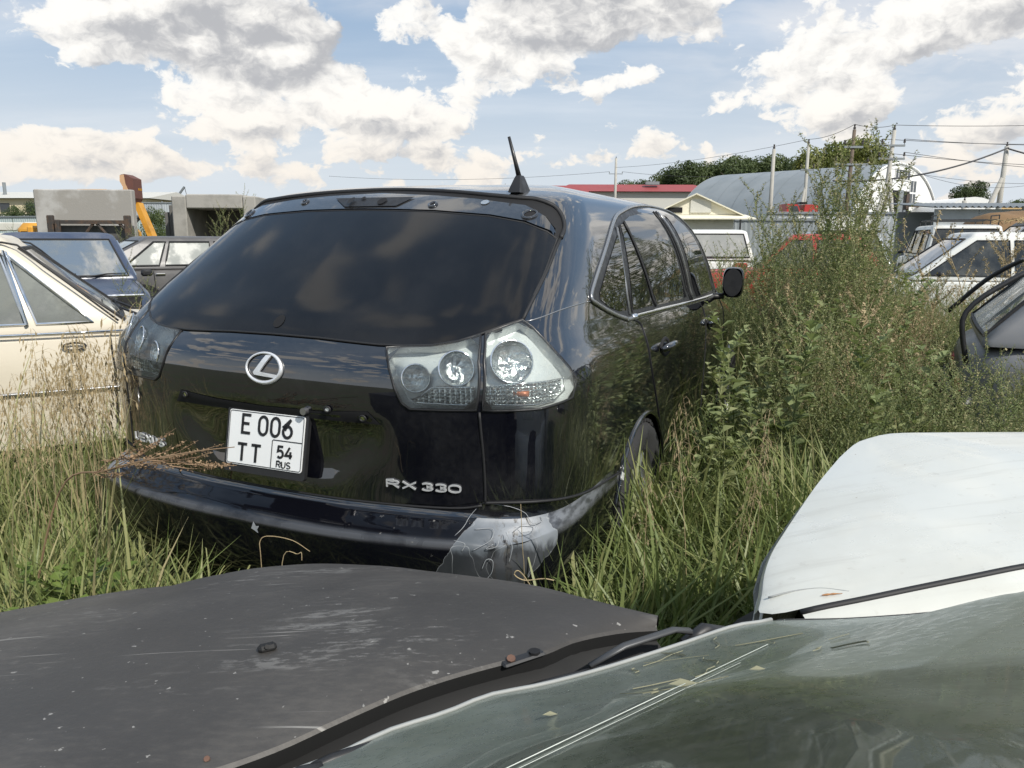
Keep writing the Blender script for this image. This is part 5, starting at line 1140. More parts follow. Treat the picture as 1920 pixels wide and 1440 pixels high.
car('red_car', 'red car sunk in tall weeds so that only its roof edge and tail show', (5.15, 13.5, 0), radians(162), dict(SEDAN, roof=1.43, bumper='black_plastic', trim='black_rubber', windows=[(-.82, -.08, -.62, -.06), (.0, .74, .02, .33)], grille=(.55, .7, 'black_plastic')), 'red_paint')
car('white_sedan', 'white sedan with a low dark side window, behind dry weeds at the right', (6.55, 10.75, 0), radians(165), dict(SEDAN, roof=1.44, crown=.06, cab=(-1.35, -.70, .40, 1.10), bumper='black_plastic', trim='black_rubber', windows=[(-1.05, -.12, -.60, -.10), (-.06, .95, -.04, .34)], grille=(.55, .7, 'black_plastic')), 'white_paint', glass='car_glass_dark')
def olive_extras(root, P, g):
    r = np.random.RandomState(3); b = MB()
    for i in range(90):
        x = -1.5+2.2*r.rand(); y = (r.rand()-.5)*1.3; z = g['zR']+.05; a = r.rand()*6.3; L = .15+.3*r.rand()
        b.tube([(x, y, z), (x+cos(a)*L*.6, y+sin(a)*L*.6, z+.06*r.rand()), (x+cos(a)*L, y+sin(a)*L, z-.05)], .006, 3)
    o = b.build('dry_stems_on_roof', MATS['straw'], root); o['kind'] = 'stuff'
SUVP = dict(top=[(-2.15, .80), (-2.10, .98), (-1.6, 1.02), (0, 1.02), (.9, 1.02), (1.3, 1.0), (2.0, .96), (2.15, .85)], w=.86, belt=1.02, cab=(-2.08, -1.92, .30, .95), roof=1.68, wb=.83, wt=.70, crown=.06, wheels=(-1.3, 1.3), wr=.36, sill=.4, cuts=(-1.0, -.1, .85), handles=(.0, -.9), lz=.80, tz=.86, bz=.55, br=.08, trimr=.014,
            windows=[(-1.82, -1.1, -1.75, -1.1), (-1.0, -.12, -1.0, -.12), (-.04, .62, -.04, .22)])
car('olive_wagon', 'dark wagon with dry stems heaped on its roof at the far right edge', (9.35, 13.9, 0), radians(160), SUVP, 'dark_olive_paint', extras=olive_extras)
def rack_extras(root, P, g):
    r = MB(); z = g['zR']+.16
    for sg in (-1, 1):
        r.tube([(-1.9, sg*.62, z), (-.8, sg*.62, z+.01), (.25, sg*.60, z)], .016, 6)
        r.tube([(-1.9, sg*.62, z+.10), (-1.2, sg*.62, z+.10)], .014, 6)
        for x in (-1.9, -1.2, -.5, .2): r.rod((x, sg*.62, z-.12), (x, sg*.62, z+(.10 if x < -1.1 else 0)), .013, 5)
    for x in (-1.9, -1.55, -1.2, -.85, -.5, -.15, .2): r.rod((x, -.62, z), (x, .62, z), .013, 5)
    r.build('roof_rack', MATS['post_dark'], root)
    MB().lathe([(0, -.13), (.24, -.12), (.31, -.08), (.31, .06), (0, .10)], 20, (0, 0, 0), 'X').build('spare_wheel', MATS['white_paint'], root, smooth=True, loc=(-2.26, -.32, .98))
    MB().box((-2.12, .42, 1.02), (.03, .30, .10), bev=.01).build('plate_holder', MATS['black_plastic'], root)
car('white_offroader', 'white boxy off-roader with a tubular roof rack before the grey fence', (10.94, 19.73, 0), radians(72), SUVP, 'white_paint', extras=rack_extras, glass='car_glass_dark')
def spoiler_extras(root, P, g):
    MB().box((-1.62, 0, g['zR']+.045), (.28, 1.16, .05), bev=.02).build('tail_spoiler', MATS['black_plastic'], root)
car('silver_hatchback', 'silver hatchback showing its dark rear glass beyond the red tail', (6.95, 17.1, 0), radians(78), dict(HATCH, roof=1.50, cab=(-2.0, -1.60, .4, 1.1)), 'silver_paint', extras=spoiler_extras, glass='car_glass_dark')
car('white_minivan', 'white van whose grey rear window peers over the weeds below the kiosk', (4.15, 17.3, 0), radians(82), dict(SUVP, roof=1.52), 'white_paint', glass='hazy_glass')
def grey_extras(root, P, g):
    MB().tube([(-1.65, -.60, 1.315), (-.6, -.615, 1.33), (.33, -.61, 1.32)], .022, 6).build('roof_rail', MATS['black_rubber'], root, smooth=True)
    # a loose tail-door frame hanging open at the back
    MB().tube(resample(np.array([(-2.06, -.66, .72), (-2.10, -.66, .95), (-1.86, -.58, 1.20), (-1.72, -.50, 1.27), (-1.74, .5, 1.27), (-1.9, .58, 1.16), (-2.14, .66, .9)]), 40), .016, 6).build('tail_frame', MATS['black_plastic'], root, smooth=True)
car('grey_car', 'grey car with black pillars half out of the picture at the right edge', (4.68, 3.90, 0), radians(-28), dict(HATCH, roof=1.26, cab=(-2.0, -1.62, .35, 1.0), belt=.86, top=[(-2.08, .70), (-2.02, .82), (-1.6, .86), (0, .86), (.98, .85), (1.5, .80), (2.0, .70), (2.08, .6)], windows=[(-1.72, -1.0, -1.48, -.98), (-.90, -.12, -.88, -.12), (-.04, .80, -.04, .28)]), 'grey_paint', glass='hazy_glass', extras=grey_extras)

# ------------------------------------------------------------ left background
def slab():
    t = thing('concrete_tray', 'large concrete slab standing on edge behind the blue sedan, stained pale in the middle', 'concrete slab', (-12.1, 22.4, 0), radians(2))
    MB().box((0, 0, 1.33), (2.72, .25, 2.74), bev=.03).build('slab', MATS['stained_concrete'], t)
    f = thing('steel_trestle', 'rusty steel trestle with diagonal braces in front of the concrete slab', 'steel frame', (-11.45, 21.3, 0), radians(2))
    for x in (-1.02, 1.02): MB().box((x, 0, .98), (.16, .14, 1.96), bev=.02).build('post', MATS['rusty_steel'], f)
    MB().box((-.82, -.05, .92), (.12, .12, 1.84), bev=.02).build('post', MATS['rusty_steel'], f)
    MB().box((0, 0, 1.78), (2.04, .10, .10)).build('top_rail', MATS['rusty_steel'], f)
    for a, b in (((-.75, 0, .7), (.10, 0, 1.74)), ((.95, 0, .8), (.20, 0, 1.74)), ((1.6, 0, .9), (.80, 0, 1.74))): MB().rod(a, b, .04, 6).build('brace', MATS['rusty_steel'], f)
    s = MB().box((0, .18, .88), (2.2, .05, 1.62)).build('steel_sheet', MATS['dark_sheet'], f)
    c = thing('concrete_box_section', 'open concrete culvert box with a dark inside, beside the hatchback roof', 'concrete box', (-9.0, 24.6, 0), radians(3))
    for a in [((-1.02, 0, 1.3), (.42, 1.9, 2.6)), ((1.05, 0, 1.3), (.38, 1.9, 2.6)), ((.02, 0, 2.44), (1.66, 1.9, .42)), ((.02, 0, .12), (1.66, 1.9, .24))]: MB().box(a[0], a[1], bev=.03).build('box_wall', MATS['concrete'], c)
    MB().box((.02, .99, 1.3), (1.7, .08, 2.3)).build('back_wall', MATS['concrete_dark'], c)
    for i, (x, h) in enumerate(((-1.50, 2.36), (-1.72, 2.15))):
        o = thing('concrete_plate', ['taller dark concrete plate leaning against the culvert box', 'shorter dark concrete plate, outermost beside the culvert box'][i], 'concrete plate', (-9.0+x, 25.0+.15*i, 0), 0, 'dark concrete plates'); MB().box((0, 0, h/2), (.15, 1.4, h), bev=.02).build('plate', MATS['concrete_dark'], o)
slab()
def excavator():
    t = thing('excavator', 'yellow excavator hidden by the concrete slab, brown bucket raised above it', 'excavator', (-14.05, 26.6, 0), 0)
    Y = MATS['excavator_yellow']
    for y in (-1.0, 1.0):
        tr = MB(); P = [(x, y, z) for x, z in [(-1.9, .45), (-1.6, .85), (1.6, .85), (1.9, .45), (1.5, .08), (-1.5, .08)]]
        tr.prism([(p[0], p[2]) for p in P], .5, ((0, y-.25, 0), (1, 0, 0), (0, 0, 1), (0, 1, 0))); tr.build('track', MATS['black_plastic'], t)
    MB().box((-.5, 0, 1.30), (3.0, 2.3, .75), bev=.12).build('house', Y, t, autosmooth=40)
    MB().box((-1.5, 0, 1.55), (1.2, 2.3, .55), bev=.2).build('counterweight', Y, t, autosmooth=40)
    cab = MB().box((.45, -.6, 2.15), (1.1, 1.0, 1.5), bev=.1).build('cab', Y, t, autosmooth=40); MB().box((.45, -1.11, 2.35), (.8, .03, .8)).build('cab_window', MATS['far_glass'], cab); MB().box((1.0, -.6, 2.35), (.03, .8, .8)).build('cab_window', MATS['far_glass'], cab)
    def beam(name, pts, w, m=Y):
        A, B = stroke_ribbon(np.array(pts), .17); B = B[::-1]; pl = np.concatenate([A, B]); return MB().prism(pl, w, ((0, -w/2, 0), (1, 0, 0), (0, 0, 1), (0, 1, 0))).build(name, m, t)
    beam('boom', [(.5, 1.4), (.9, 2.3), (1.30, 2.48), (1.48, 2.44), (1.92, 1.2), (1.98, .5)], .34)
    beam('stick', [(1.35, 2.55), (1.50, 3.0)], .25); MB().rod((1.0, 0, 1.6), (1.55, 0, 2.1), .06, 8).build('hydraulic_ram', MATS['satin_trim'], t)
    sq = lambda L: [(1.30+(a-1.30)*.62, b) for a, b in L]
    pl = sq([(1.55, 2.45), (1.72, 2.65), (1.72, 3.28), (1.28, 3.42), (1.10, 3.40), (1.02, 3.18), (1.16, 3.0), (1.12, 2.75), (1.40, 2.72)])
    bk = MB().prism(pl, .6, ((0, -.45, 0), (1, 0, 0), (0, 0, 1), (0, 1, 0))).build('bucket', MATS['bucket_brown'], t)
    MB().prism(sq([(1.06, 3.38), (1.27, 3.40), (1.32, 3.1), (1.45, 2.9), (1.40, 2.73), (1.14, 2.75), (1.18, 3.0), (1.04, 3.18)]), .02, ((0, -.48, 0), (1, 0, 0), (0, 0, 1), (0, 1, 0))).build('bucket_side', MATS['bucket_tan'], bk)
    y2 = thing('yellow_machine_part', 'low yellow machine casing lying left of the concrete slab', 'machine part', (-14.3, 23.0, 0), 0)
    MB().box((0, 0, 1.05), (1.25, .9, .45), bev=.12).build('casing', Y, y2, autosmooth=40); MB().box((0, 0, .42), (1.1, .8, .82)).build('base', MATS['black_plastic'], y2); MB().box((.35, -.1, 1.45), (.2, .4, .5), bev=.05).build('column', Y, y2)
excavator()
def leftfar():
    k = 0
    for z in range(3):
        for x in range(4):
            o = MB().box((0, 0, .17), (1.05, .8, .34-.03*((x+z) % 2)), bev=.03).build('concrete_beam', MATS['beam_pale'], None)
            o.location = (-20.4+1.12*x+.1*(z % 2), 30.5, .75+.42*z); tag(o, 'pale concrete beam in the stack left of the yellow machine', 'concrete beam', 'stacked concrete beams')
    for x in range(4): 
        o = MB().box((0, 0, .36), (.3, .8, .73), bev=.02).build('stack_block', MATS['concrete_dark'], None); o.location = (-20.4+1.12*x, 30.5, 0); tag(o, 'dark bearer block under the pale concrete beams', 'block', 'bearer blocks')
    f = thing('factory_hall', 'long cream and white factory hall with a low pitched roof at the far left', 'factory', (-70, 88, 0), radians(-3))
    MB().box((0, 6, 1.9), (60, 12, 3.8)).build('lower_wall', MATS['factory_white'], f); MB().box((0, 6, 4.65), (60.1, 12.1, 1.7)).build('upper_wall', MATS['factory_cream'], f)
    MB().add([(-30.6, -.6, 5.5), (30.6, -.6, 5.5), (30.6, 6, 6.5), (-30.6, 6, 6.5), (30.6, 12.6, 5.5), (-30.6, 12.6, 5.5)], [[0, 1, 2, 3], [3, 2, 4, 5], [0, 3, 5], [1, 4, 2]]).build('roof', MATS['wall_pale'], f)
    wm = None
    for x in range(-28, 30, 3):
        if wm is None: wm = MB().box((0, 0, 0), (1.1, .12, .95)).data('window', MATS['far_glass'])
        if x not in (26, 23, 20): link('window', wm, f, (x, -.05, 4.5))
    MB().box((24.5, -.05, 4.5), (3.2, .1, .9)).build('wall_sign', MATS['wall_pale'], f)
    MB().tube([(12, 3, 6), (12, 3, 7.4)], .18, 8).build('roof_vent', MATS['fence_frame'], f)
    # grey fence beyond, in panels
    def pfence(name, label, a, b, n, h, m, z0=0., posts=True, pm='fence_frame'):
        a, b = np.array(a, float), np.array(b, float); t = thing(name, label, 'fence', (*a, z0)); d = (b-a); L = np.linalg.norm(d); d /= L; ang = atan2(d[1], d[0]); t.rotation_euler = (0, 0, ang); w = L/n
        me = MB(); xs = np.linspace(.02, w-.02, int(w/.18)*2+1); g = np.zeros((len(xs), 2, 3)); g[:, :, 0] = xs[:, None]; g[:, :, 1] = (.02*((np.arange(len(xs))//1) % 2))[:, None]; g[:, 1, 2] = h; me.grid(g); me = me.data('fence_panel', MATS[m])
        pmsh = MB().box((0, .05, (h+.08)/2), (.08, .08, h+.08)).data('fence_post', MATS[pm])
        for i in range(n):
            link('fence_panel', me, t, (i*w, 0, 0))
            if posts: link('fence_post', pmsh, t, (i*w, 0, 0))
        if posts: link('fence_post', pmsh, t, (L, 0, 0))
        MB().box((L/2, -.02, h-.05), (L, .05, .08)).build('top_rail', MATS[pm], t)
        return t
    pfence('yard_fence', 'tall grey corrugated fence behind the concrete box and excavator', (-29.8, 62), (-9, 62), 9, 4.05, 'fence_grey')
    pfence('low_pale_fence', 'low pale green fence in front of the factory hall', (-52, 58), (-14, 46), 14, 2.7, 'fence_pale', posts=False)
    return pfence
pfence = leftfar()
c = thing('crane', 'distant crane with its jib raised above the grey fence at left', 'crane', (-46, 105, 0)); MB().box((0, 0, 2), (3, 2.4, 4)).build('carrier', MATS['fence_frame'], c); MB().rod((-.5, 0, 4), (2.6, 0, 7.9), .22, 6, .14).build('jib', MATS['fence_frame'], c); MB().rod((2.6, 0, 7.9), (2.9, 0, 6.4), .04, 4).build('hook_line', MATS['wire'], c)

# ------------------------------------------------------------ right background
def hangar():
    ax = np.array([-.66, .75]); gd = np.array([.75, .66]); c0 = np.array([34.2, 70.0]); hw, hh, Ln = 9.6, 7.9, 17.5
    t = thing('arched_hangar', 'grey arched hangar with a white glazed gable end beyond the fence', 'hangar', (*c0, 0)); t.rotation_euler = (0, 0, atan2(gd[1], gd[0]))
    # local x across the gable, y along the axis
    a = np.linspace(0, pi, 49); ex = .96
    X = hw*np.sign(np.cos(a))*np.abs(np.cos(a))**ex; Z = hh*np.abs(np.sin(a))**ex
    bays = 9
    for b in range(bays):
        y0, y1 = Ln*b/bays+.015, Ln*(b+1)/bays-.015
        g = np.stack([np.stack([X, np.full(49, y), Z], 1) for y in (y0, (y0+y1)/2, y1)]); g[1, :, 0] *= 1.0015; g[1, :, 2] *= 1.0015
        MB().grid(g).build('roof_bay', MATS['hangar_metal'], t, smooth=True)
    g = np.stack([np.stack([X*.996, np.full(49, y), Z*.996], 1) for y in (0.05, Ln-.05)]); MB().grid(g).build('roof_seam', MATS['fence_frame'], t, smooth=True)
    MB().tube(np.stack([X, np.full(49, -.02), Z], 1), .10, 5).build('arch_edge', MATS['gable_white'], t)
    gw = MB(); P = [(x, .06, z) for x, z in zip(X, Z)]; gw.add(P, [list(range(49))]); gw.build('gable_wall', MATS['gable_white'], t)
    P = [(x, Ln, z) for x, z in zip(X, Z)]; MB().add(P, [list(range(49))]).build('rear_wall', MATS['gable_white'], t)
    def win(x, z, w, h, nx, nz):
        f = MB().box((x, .02, z), (w, .10, h)).build('window_frame', MATS['gable_white'], t)
        for i in range(nx):
            for j in range(nz): MB().box((x-w/2+w*(i+.5)/nx, -.04, z-h/2+h*(j+.5)/nz), (w/nx-.16, .03, h/nz-.16)).build('pane', MATS['far_glass'], f)
    win(.15, 6.98, 3.0, .95, 5, 1); win(-2.45, 5.45, 1.25, 2.3, 2, 2); win(2.55, 5.5, 1.3, 2.25, 2, 2)
    MB().box((.1, .0, 3.0), (3.6, .06, 5.2)).build('doorway', MATS['dark_void'], t); MB().box((-.25, -.15, 3.0), (1.0, .10, 5.3)).build('door_leaf', MATS['fence_frame'], t); MB().box((1.55, -.06, 2.9), (.7, .05, 5.0)).build('door_leaf', MATS['rusty_steel'], t)
    win(4.3, 4.3, 1.5, 1.0, 2, 1)
    MB().box((3.2, -.6, 4.35), (5.0, .2, .25)).build('beam', MATS['pole_timber'], t)
hangar()
h = thing('red_roofed_building', 'long low building with a dull red roof on the horizon behind the SUV roof', 'building', (20.0, 130, 0), radians(0))
MB().box((0, 4, 4.4), (25.5, 8, 8.9)).build('wall', MATS['wall_pale'], h)
rf = MB().add([(-13.5, -.8, 8.9), (13.5, -.8, 8.9), (10.5, 4, 10.3), (-10.5, 4, 10.3), (13.5, 8.8, 8.9), (-13.5, 8.8, 8.9)], [[0, 1, 2, 3], [3, 2, 4, 5], [0, 3, 5], [1, 4, 2]]).build('roof', MATS['roof_red'], h)
MB().box((3.2, 2.2, 10.4), (2.2, 1.2, .5)).build('roof_vent', MATS['fence_frame'], rf)
h.location = (20.0, 130, 0)
h2 = thing('small_red_gable', 'smaller red-roofed gable left of the long red-roofed building', 'building', (6.9, 128, 0)); MB().box((2, 3, 4.3), (6, 6, 8.6)).build('wall', MATS['wall_pale'], h2); MB().add([(-1.4, -.5, 8.5), (5.4, -.5, 8.5), (5.4, 3, 9.9), (-1.4, 3, 9.9), (5.4, 6.5, 8.5), (-1.4, 6.5, 8.5)], [[0, 1, 2, 3], [3, 2, 4, 5], [0, 3, 5], [1, 4, 2]]).build('roof', MATS['roof_red'], h2)
def kiosk():
    t = thing('white_kiosk', 'white kiosk with a low gable roof and a cream awning behind the SUV', 'kiosk', (5.75, 25.2, 0), radians(-8))
    MB().box((0, .2, 1.05), (2.35, 2.2, 2.1), bev=.02).build('walls', MATS['kiosk_white'], t)
    MB().add([(-1.25, -.95, 2.12), (1.30, -.95, 2.12), (.0, -.95, 2.72)], [[0, 1, 2]]).build('gable', MATS['kiosk_cream'], t)
    MB().box((.15, -.97, 2.38), (.62, .03, .40)).build('gable_sheet', MATS['beam_pale'], t); MB().box((-.65, -.965, 2.26), (.5, .02, .16)).build('gable_opening', MATS['dark_void'], t)
    for sg, x in ((-1, -1.4), (1, 1.45)):
        q = [(x, -1.1, 2.10), (0, -1.1, 2.76), (0, 1.4, 2.76), (x, 1.4, 2.10)]; MB().add(q+[(a, b, c_-.04) for a, b, c_ in q], [[0, 1, 2, 3], [4, 7, 6, 5], [0, 4, 5, 1], [3, 2, 6, 7], [0, 3, 7, 4]]).build('roof_slope', MATS['kiosk_cream'], t)
    q = [(-1.5, -.9, 2.12), (1.5, -.9, 2.12), (1.75, -1.40, 2.00), (-1.35, -1.40, 2.00)]; MB().add(q+[(a, b, c_-.03) for a, b, c_ in q], [[0, 1, 2, 3], [4, 7, 6, 5], [2, 6, 7, 3], [1, 5, 6, 2]]).build('awning', MATS['kiosk_cream'], t)
    MB().rod((1.3, -1.35, 0), (1.3, -1.35, 2.0), .03, 6).build('awning_post', MATS['post_dark'], t); MB().box((-.2, -.92, .95), (1.3, .03, .55)).build('wall_panel', MATS['kiosk_cream'], t); MB().box((.9, -.92, 1.2), (.35, .03, .8)).build('wall_panel', MATS['factory_white'], t)
kiosk()
def truck():
    t = thing('red_truck', 'small red truck parked behind the weeds, against the grey hangar side', 'truck', (13.65, 37.5, 1.72), radians(180)); t.scale = (.72, .72, .72)
    R_ = MATS['truck_red']
    MB().prism([(0, .5), (0, 1.2), (.25, 1.75), (.95, 1.8), (.95, .5)], 1.5, ((.2, -.75, 0), (1, 0, 0), (0, 0, 1), (0, 1, 0))).build('cab', R_, t); MB().prism([(.10, 1.2), (.27, 1.65), (.8, 1.65), (.8, 1.2)], 1.52, ((.2, -.76, 0), (1, 0, 0), (0, 0, 1), (0, 1, 0))).build('cab_window', MATS['far_glass'], t)
    MB().box((-.45, 0, 1.25), (.9, 1.5, 1.0)).build('box_body', R_, t)
    for x in (-.6, .6): MB().lathe([(0, -.1), (.3, -.1), (.3, .1), (0, .1)], 16).build('wheel', MATS['tyre'], t, loc=(x, .7, .3))
    MB().box((0, 0, -1.2), (2.6, 1.6, 2.38)).build('loading_dock', MATS['concrete_dark'], t)
    MB().box((.0, 0, 1.86), (.5, .9, .12)).build('roof_lights', MATS['black_plastic'], t); MB().box((.86, 0, .62), (.5, 1.4, .1)).build('bumper', MATS['beam_pale'], t)
truck()
pfence('grey_panel_fence', 'grey sheet-metal fence with diagonal braces below the hangar gable', (10.2, 31.5), (19.0, 31.0), 5, 2.46, 'fence_grey')
bf = [o for o in bpy.data.objects if o.name.startswith('grey_panel_fence')][0]
for x in (3.6, 5.4): MB().rod((x, -.05, 2.3), (x+1.5, -.05, .7), .035, 5).build('brace', MATS['fence_frame'], bf)
pfence('dark_rail_fence', 'thin dark post-and-rail fence between the kiosk and the weeds', (7.6, 27), (10.5, 27), 2, 2.1, 'hangar_metal')
wf = thing('white_board_fence', 'whitish board fence glimpsed through the tall weeds', 'fence', (10.7, 29.4, 0))
bm_ = MB().box((0, 0, 1.13), (.24, .04, 2.26)).data('board', MATS['kiosk_white'])
for i in range(11): link('board', bm_, wf, (.28*i, 0, -.06*(i % 3)))
MB().box((1.4, .05, 1.9), (3.1, .05, .1)).build('rail', MATS['fence_frame'], wf)
sh = thing('corrugated_shed', 'grey sheet-metal shed with a corrugated roof edge at the right', 'shed', (14.2, 26.6, 0), radians(-4))
for i in range(5): MB().box((.72+1.45*i, 0, 1.2), (1.43, .05, 2.4)).build('wall_panel', MATS['fence_grey'], sh)
xs = np.linspace(-.2, 7.6, 157); g = np.zeros((157, 2, 3)); g[:, :, 0] = xs[:, None]; g[:, :, 2] = (2.46+.035*np.sin(xs*2*pi/.2))[:, None]; g[:, 0, 1] = -.35; g[:, 1, 1] = 3.2; g[:, 1, 2] += .25
MB().grid(g).build('corrugated_roof', MATS['fence_frame'], sh, smooth=True); MB().box((3.6, 3.0, 1.2), (7.2, .1, 2.4)).build('back_wall', MATS['fence_grey'], sh)
tp = thing('tarpaulin_heap', 'brown tarpaulin over a load beyond the dark wagon', 'tarpaulin', (13.4, 21.2, 0)); g = np.array([[(x, y, 2.12*max(0, 1-(abs(x)/1.7)**4)*(max(0, 1-(abs(y)/1.2)**4))+.05*sin(5*x+3*y)) for y in np.linspace(-1.2, 1.2, 13)] for x in np.linspace(-1.7, 1.7, 25)]); MB().grid(g).build('cover', MATS['brown_tarp'], tp, smooth=True)
# poles
def pole(name, label, x, y, h, arms=(), braces=(), r=.10, m='pole_concrete', lean=(0, 0)):
    t = thing(name, label, 'utility pole', (x, y, 0)); MB().tube([(0, 0, 0), (lean[0]*h*.5, lean[1]*h*.5, h*.5), (lean[0]*h, lean[1]*h, h)], [r*1.15, r, r*.8], 8).build('post', MATS[m], t, smooth=True); tops = []
    for z, w in arms:
        c_ = MB().box((lean[0]*z, -.08, z), (w*2, .09, .09)).build('crossarm', MATS['fence_frame'], t)
        for sx in (-.95, .95):
            i = MB(); i.rod((lean[0]*z+sx*w, -.08, z+.04), (lean[0]*z+sx*w, -.08, z+.15), .015, 5); i.lathe([(0, 0), (.055, .0), (.06, .05), (.035, .09), (.05, .12), (.03, .17), (0, .18)], 8, (lean[0]*z+sx*w, -.08, z+.13), 'Z'); i.build('insulator', MATS['insulator'], c_)
            tops.append((x+lean[0]*z+sx*w, y-.08, z+.30))
    i = MB(); i.lathe([(0, 0), (.06, 0), (.06, .08), (.03, .12), (.05, .2), (0, .22)], 8, (lean[0]*h, 0, h+.02), 'Z'); i.build('insulator', MATS['insulator'], t); tops.append((x+lean[0]*h, y, h+.24))
    for (dx, dy, z) in braces: MB().tube([(dx, dy, 0), (lean[0]*z, 0, z)], [r*1.05, r*.85], 8).build('brace', MATS[m], t, smooth=True)
    return tops
TA = pole('braced_pole', 'tall concrete pole with two slanting braces and two crossarms before the hangar gable', 17.72, 38, 6.45, ((5.75, .55), (5.15, .62)), ((-.95, -.3, 4.1), (.75, -.4, 4.6)), lean=(.045, 0), r=.115)
TB = pole('pole_with_crossarms', 'pole with stacked crossarms rising out of the tallest weeds', 15.15, 36, 6.2, ((5.45, .42), (4.7, .75)), m='pole_timber', lean=(.02, 0), r=.10)
TC = pole('slim_pole', 'slim concrete pole with a short crossarm in front of the hangar side', 15.85, 43, 6.4, ((5.05, .35),), ((-.55, 0, 4.2), (.5, 0, 3.2)), r=.10)
pole('bare_pole', 'bare concrete pole without crossarms, left of the others', 13.2, 40.5, 5.85, (), (), r=.11)
TD = pole('leaning_brace_pole', 'concrete pole with one long slanting brace near the right edge', 27.9, 45.5, 6.6, (), ((-1.7, 0, 4.9),), r=.15, lean=(.02, 0))
TE = pole('distant_pole', 'distant pole with one crossarm above the red roof', 14.35, 111, 12.3, ((10.2, .95),), r=.2)
pole('farthest_pole', 'tiny far pole beside the SUV antenna', -1.6, 170, 12.6, ((11.2, 1.2),), r=.2)
pole('short_stub_pole', 'short concrete stub pole right of the hangar gable', 29.1, 51, 3.85, (), (), r=.17)
pole('edge_pole', 'stub of a pole cut by the right edge of the view', 29.6, 44.5, 3.4, (), (), r=.13)
def wire(label, a, b, sag, r=.012, grp='overhead wires'):
    a, b = np.array(a), np.array(b); u = np.linspace(0, 1, 20)[:, None]; P = a+(b-a)*u; P[:, 2] -= (sag*4*u*(1-u))[:, 0]; o = MB().tube(P, r, 4).build('overhead_wire', MATS['wire'], None); tag(o, label, 'wire', grp)
wire('uppermost wire running from the tall braced pole to the right edge', TA[4], (34, 38, 7.3), .25)
wire('wire from the upper crossarm of the braced pole to the right, far strand', TA[0], (34, 38.6, 6.3), .30)
wire('wire from the upper crossarm of the braced pole to the right, near strand', TA[1], (34, 37.4, 6.05), .30)
wire('wire from the lower crossarm of the braced pole, higher strand', TA[2], (34, 38.4, 5.0), .35)
wire('wire from the lower crossarm of the braced pole, lower strand', TA[3], (34, 37.6, 4.5), .35)
wire('short wire linking the two tallest poles at their tips', TA[4], TB[4], .12)
wire('wire linking the upper crossarms of the two tallest poles', TA[0], TB[1], .15)
wire('wire from the slim pole up to the crossarm pole', TC[2], TB[4], .15)
wire('wire from the slim pole away to the left', TC[2], (8, 62, 6.8), .25, .010)
wire('thick sagging cable from the leaning brace pole down past the gable', (28.0, 45.3, 6.5), (16.5, 41.0, 4.35), .55, .045)
wire('thick cable leaving the leaning brace pole to the right', (28.0, 45.3, 6.45), (31.5, 44.5, 5.6), .1, .045)
wire('faint wire from the brace pole midway to the right edge', (18.0, 38.0, 5.0), (29, 45, 4.4), .5, .009)
wire('lower faint wire crossing the sky right of the gable', (18.0, 38.0, 4.7), (34, 43, 4.9), .6, .009)
wire('faint wire running to the distant pole from the left', TE[0], (-30, 130, 11.2), .8, .02)
wire('faint wire running to the distant pole from the right', TE[1], (40, 108, 10.6), .8, .02)
# lumber and white dome to the far right
wd = thing('white_dome_tent', 'low white arched tent roof beyond the shed', 'tent', (38.5, 66, 0)); a = np.linspace(0, pi, 17); MB().grid(np.stack([np.stack([3.4*np.cos(a), np.full(17, y), 4.9*np.sin(a)**.7], 1) for y in (0, 6)])).build('canopy', MATS['gable_white'], wd, smooth=True); MB().add(np.stack([3.4*np.cos(a), np.full(17, .01), 4.9*np.sin(a)**.7], 1), [list(range(17))]).build('end_wall', MATS['gable_white'], wd)
lr = np.random.RandomState(4)
for i in range(14):
    o = MB().box((0, 0, 2.15+.12*lr.rand()), (1.9, 2.5, 4.3), bev=.03).build('lumber_stack', MATS[['lumber', 'brown_tarp', 'lumber', 'fence_grey', 'lumber'][i % 5]], None); o.location = (38.0+2.1*i, 68+lr.rand(), 0); tag(o, ['sawn yellowish timber stack beyond the shed roof', 'timber stack under a brown cover beyond the shed roof', 'sawn yellowish timber stack beyond the shed roof', 'pallet stack under grey sheeting beyond the shed roof', 'sawn yellowish timber stack beyond the shed roof'][i % 5], 'lumber stack', 'timber stacks beyond the shed')
ORD = ['leftmost', 'second from left', 'third from left', 'fourth from left', 'fifth from left', 'sixth from left', 'seventh from left', 'eighth from left', 'ninth from left', 'tenth from left', 'eleventh from left', 'twelfth from left', 'thirteenth from left', 'fourteenth from left', 'fifteenth from left', 'sixteenth from left', 'seventeenth from left', 'eighteenth from left', 'nineteenth from left', 'twentieth from left', 'twenty-first from left', 'twenty-second from left', 'twenty-third from left', 'twenty-fourth from left']
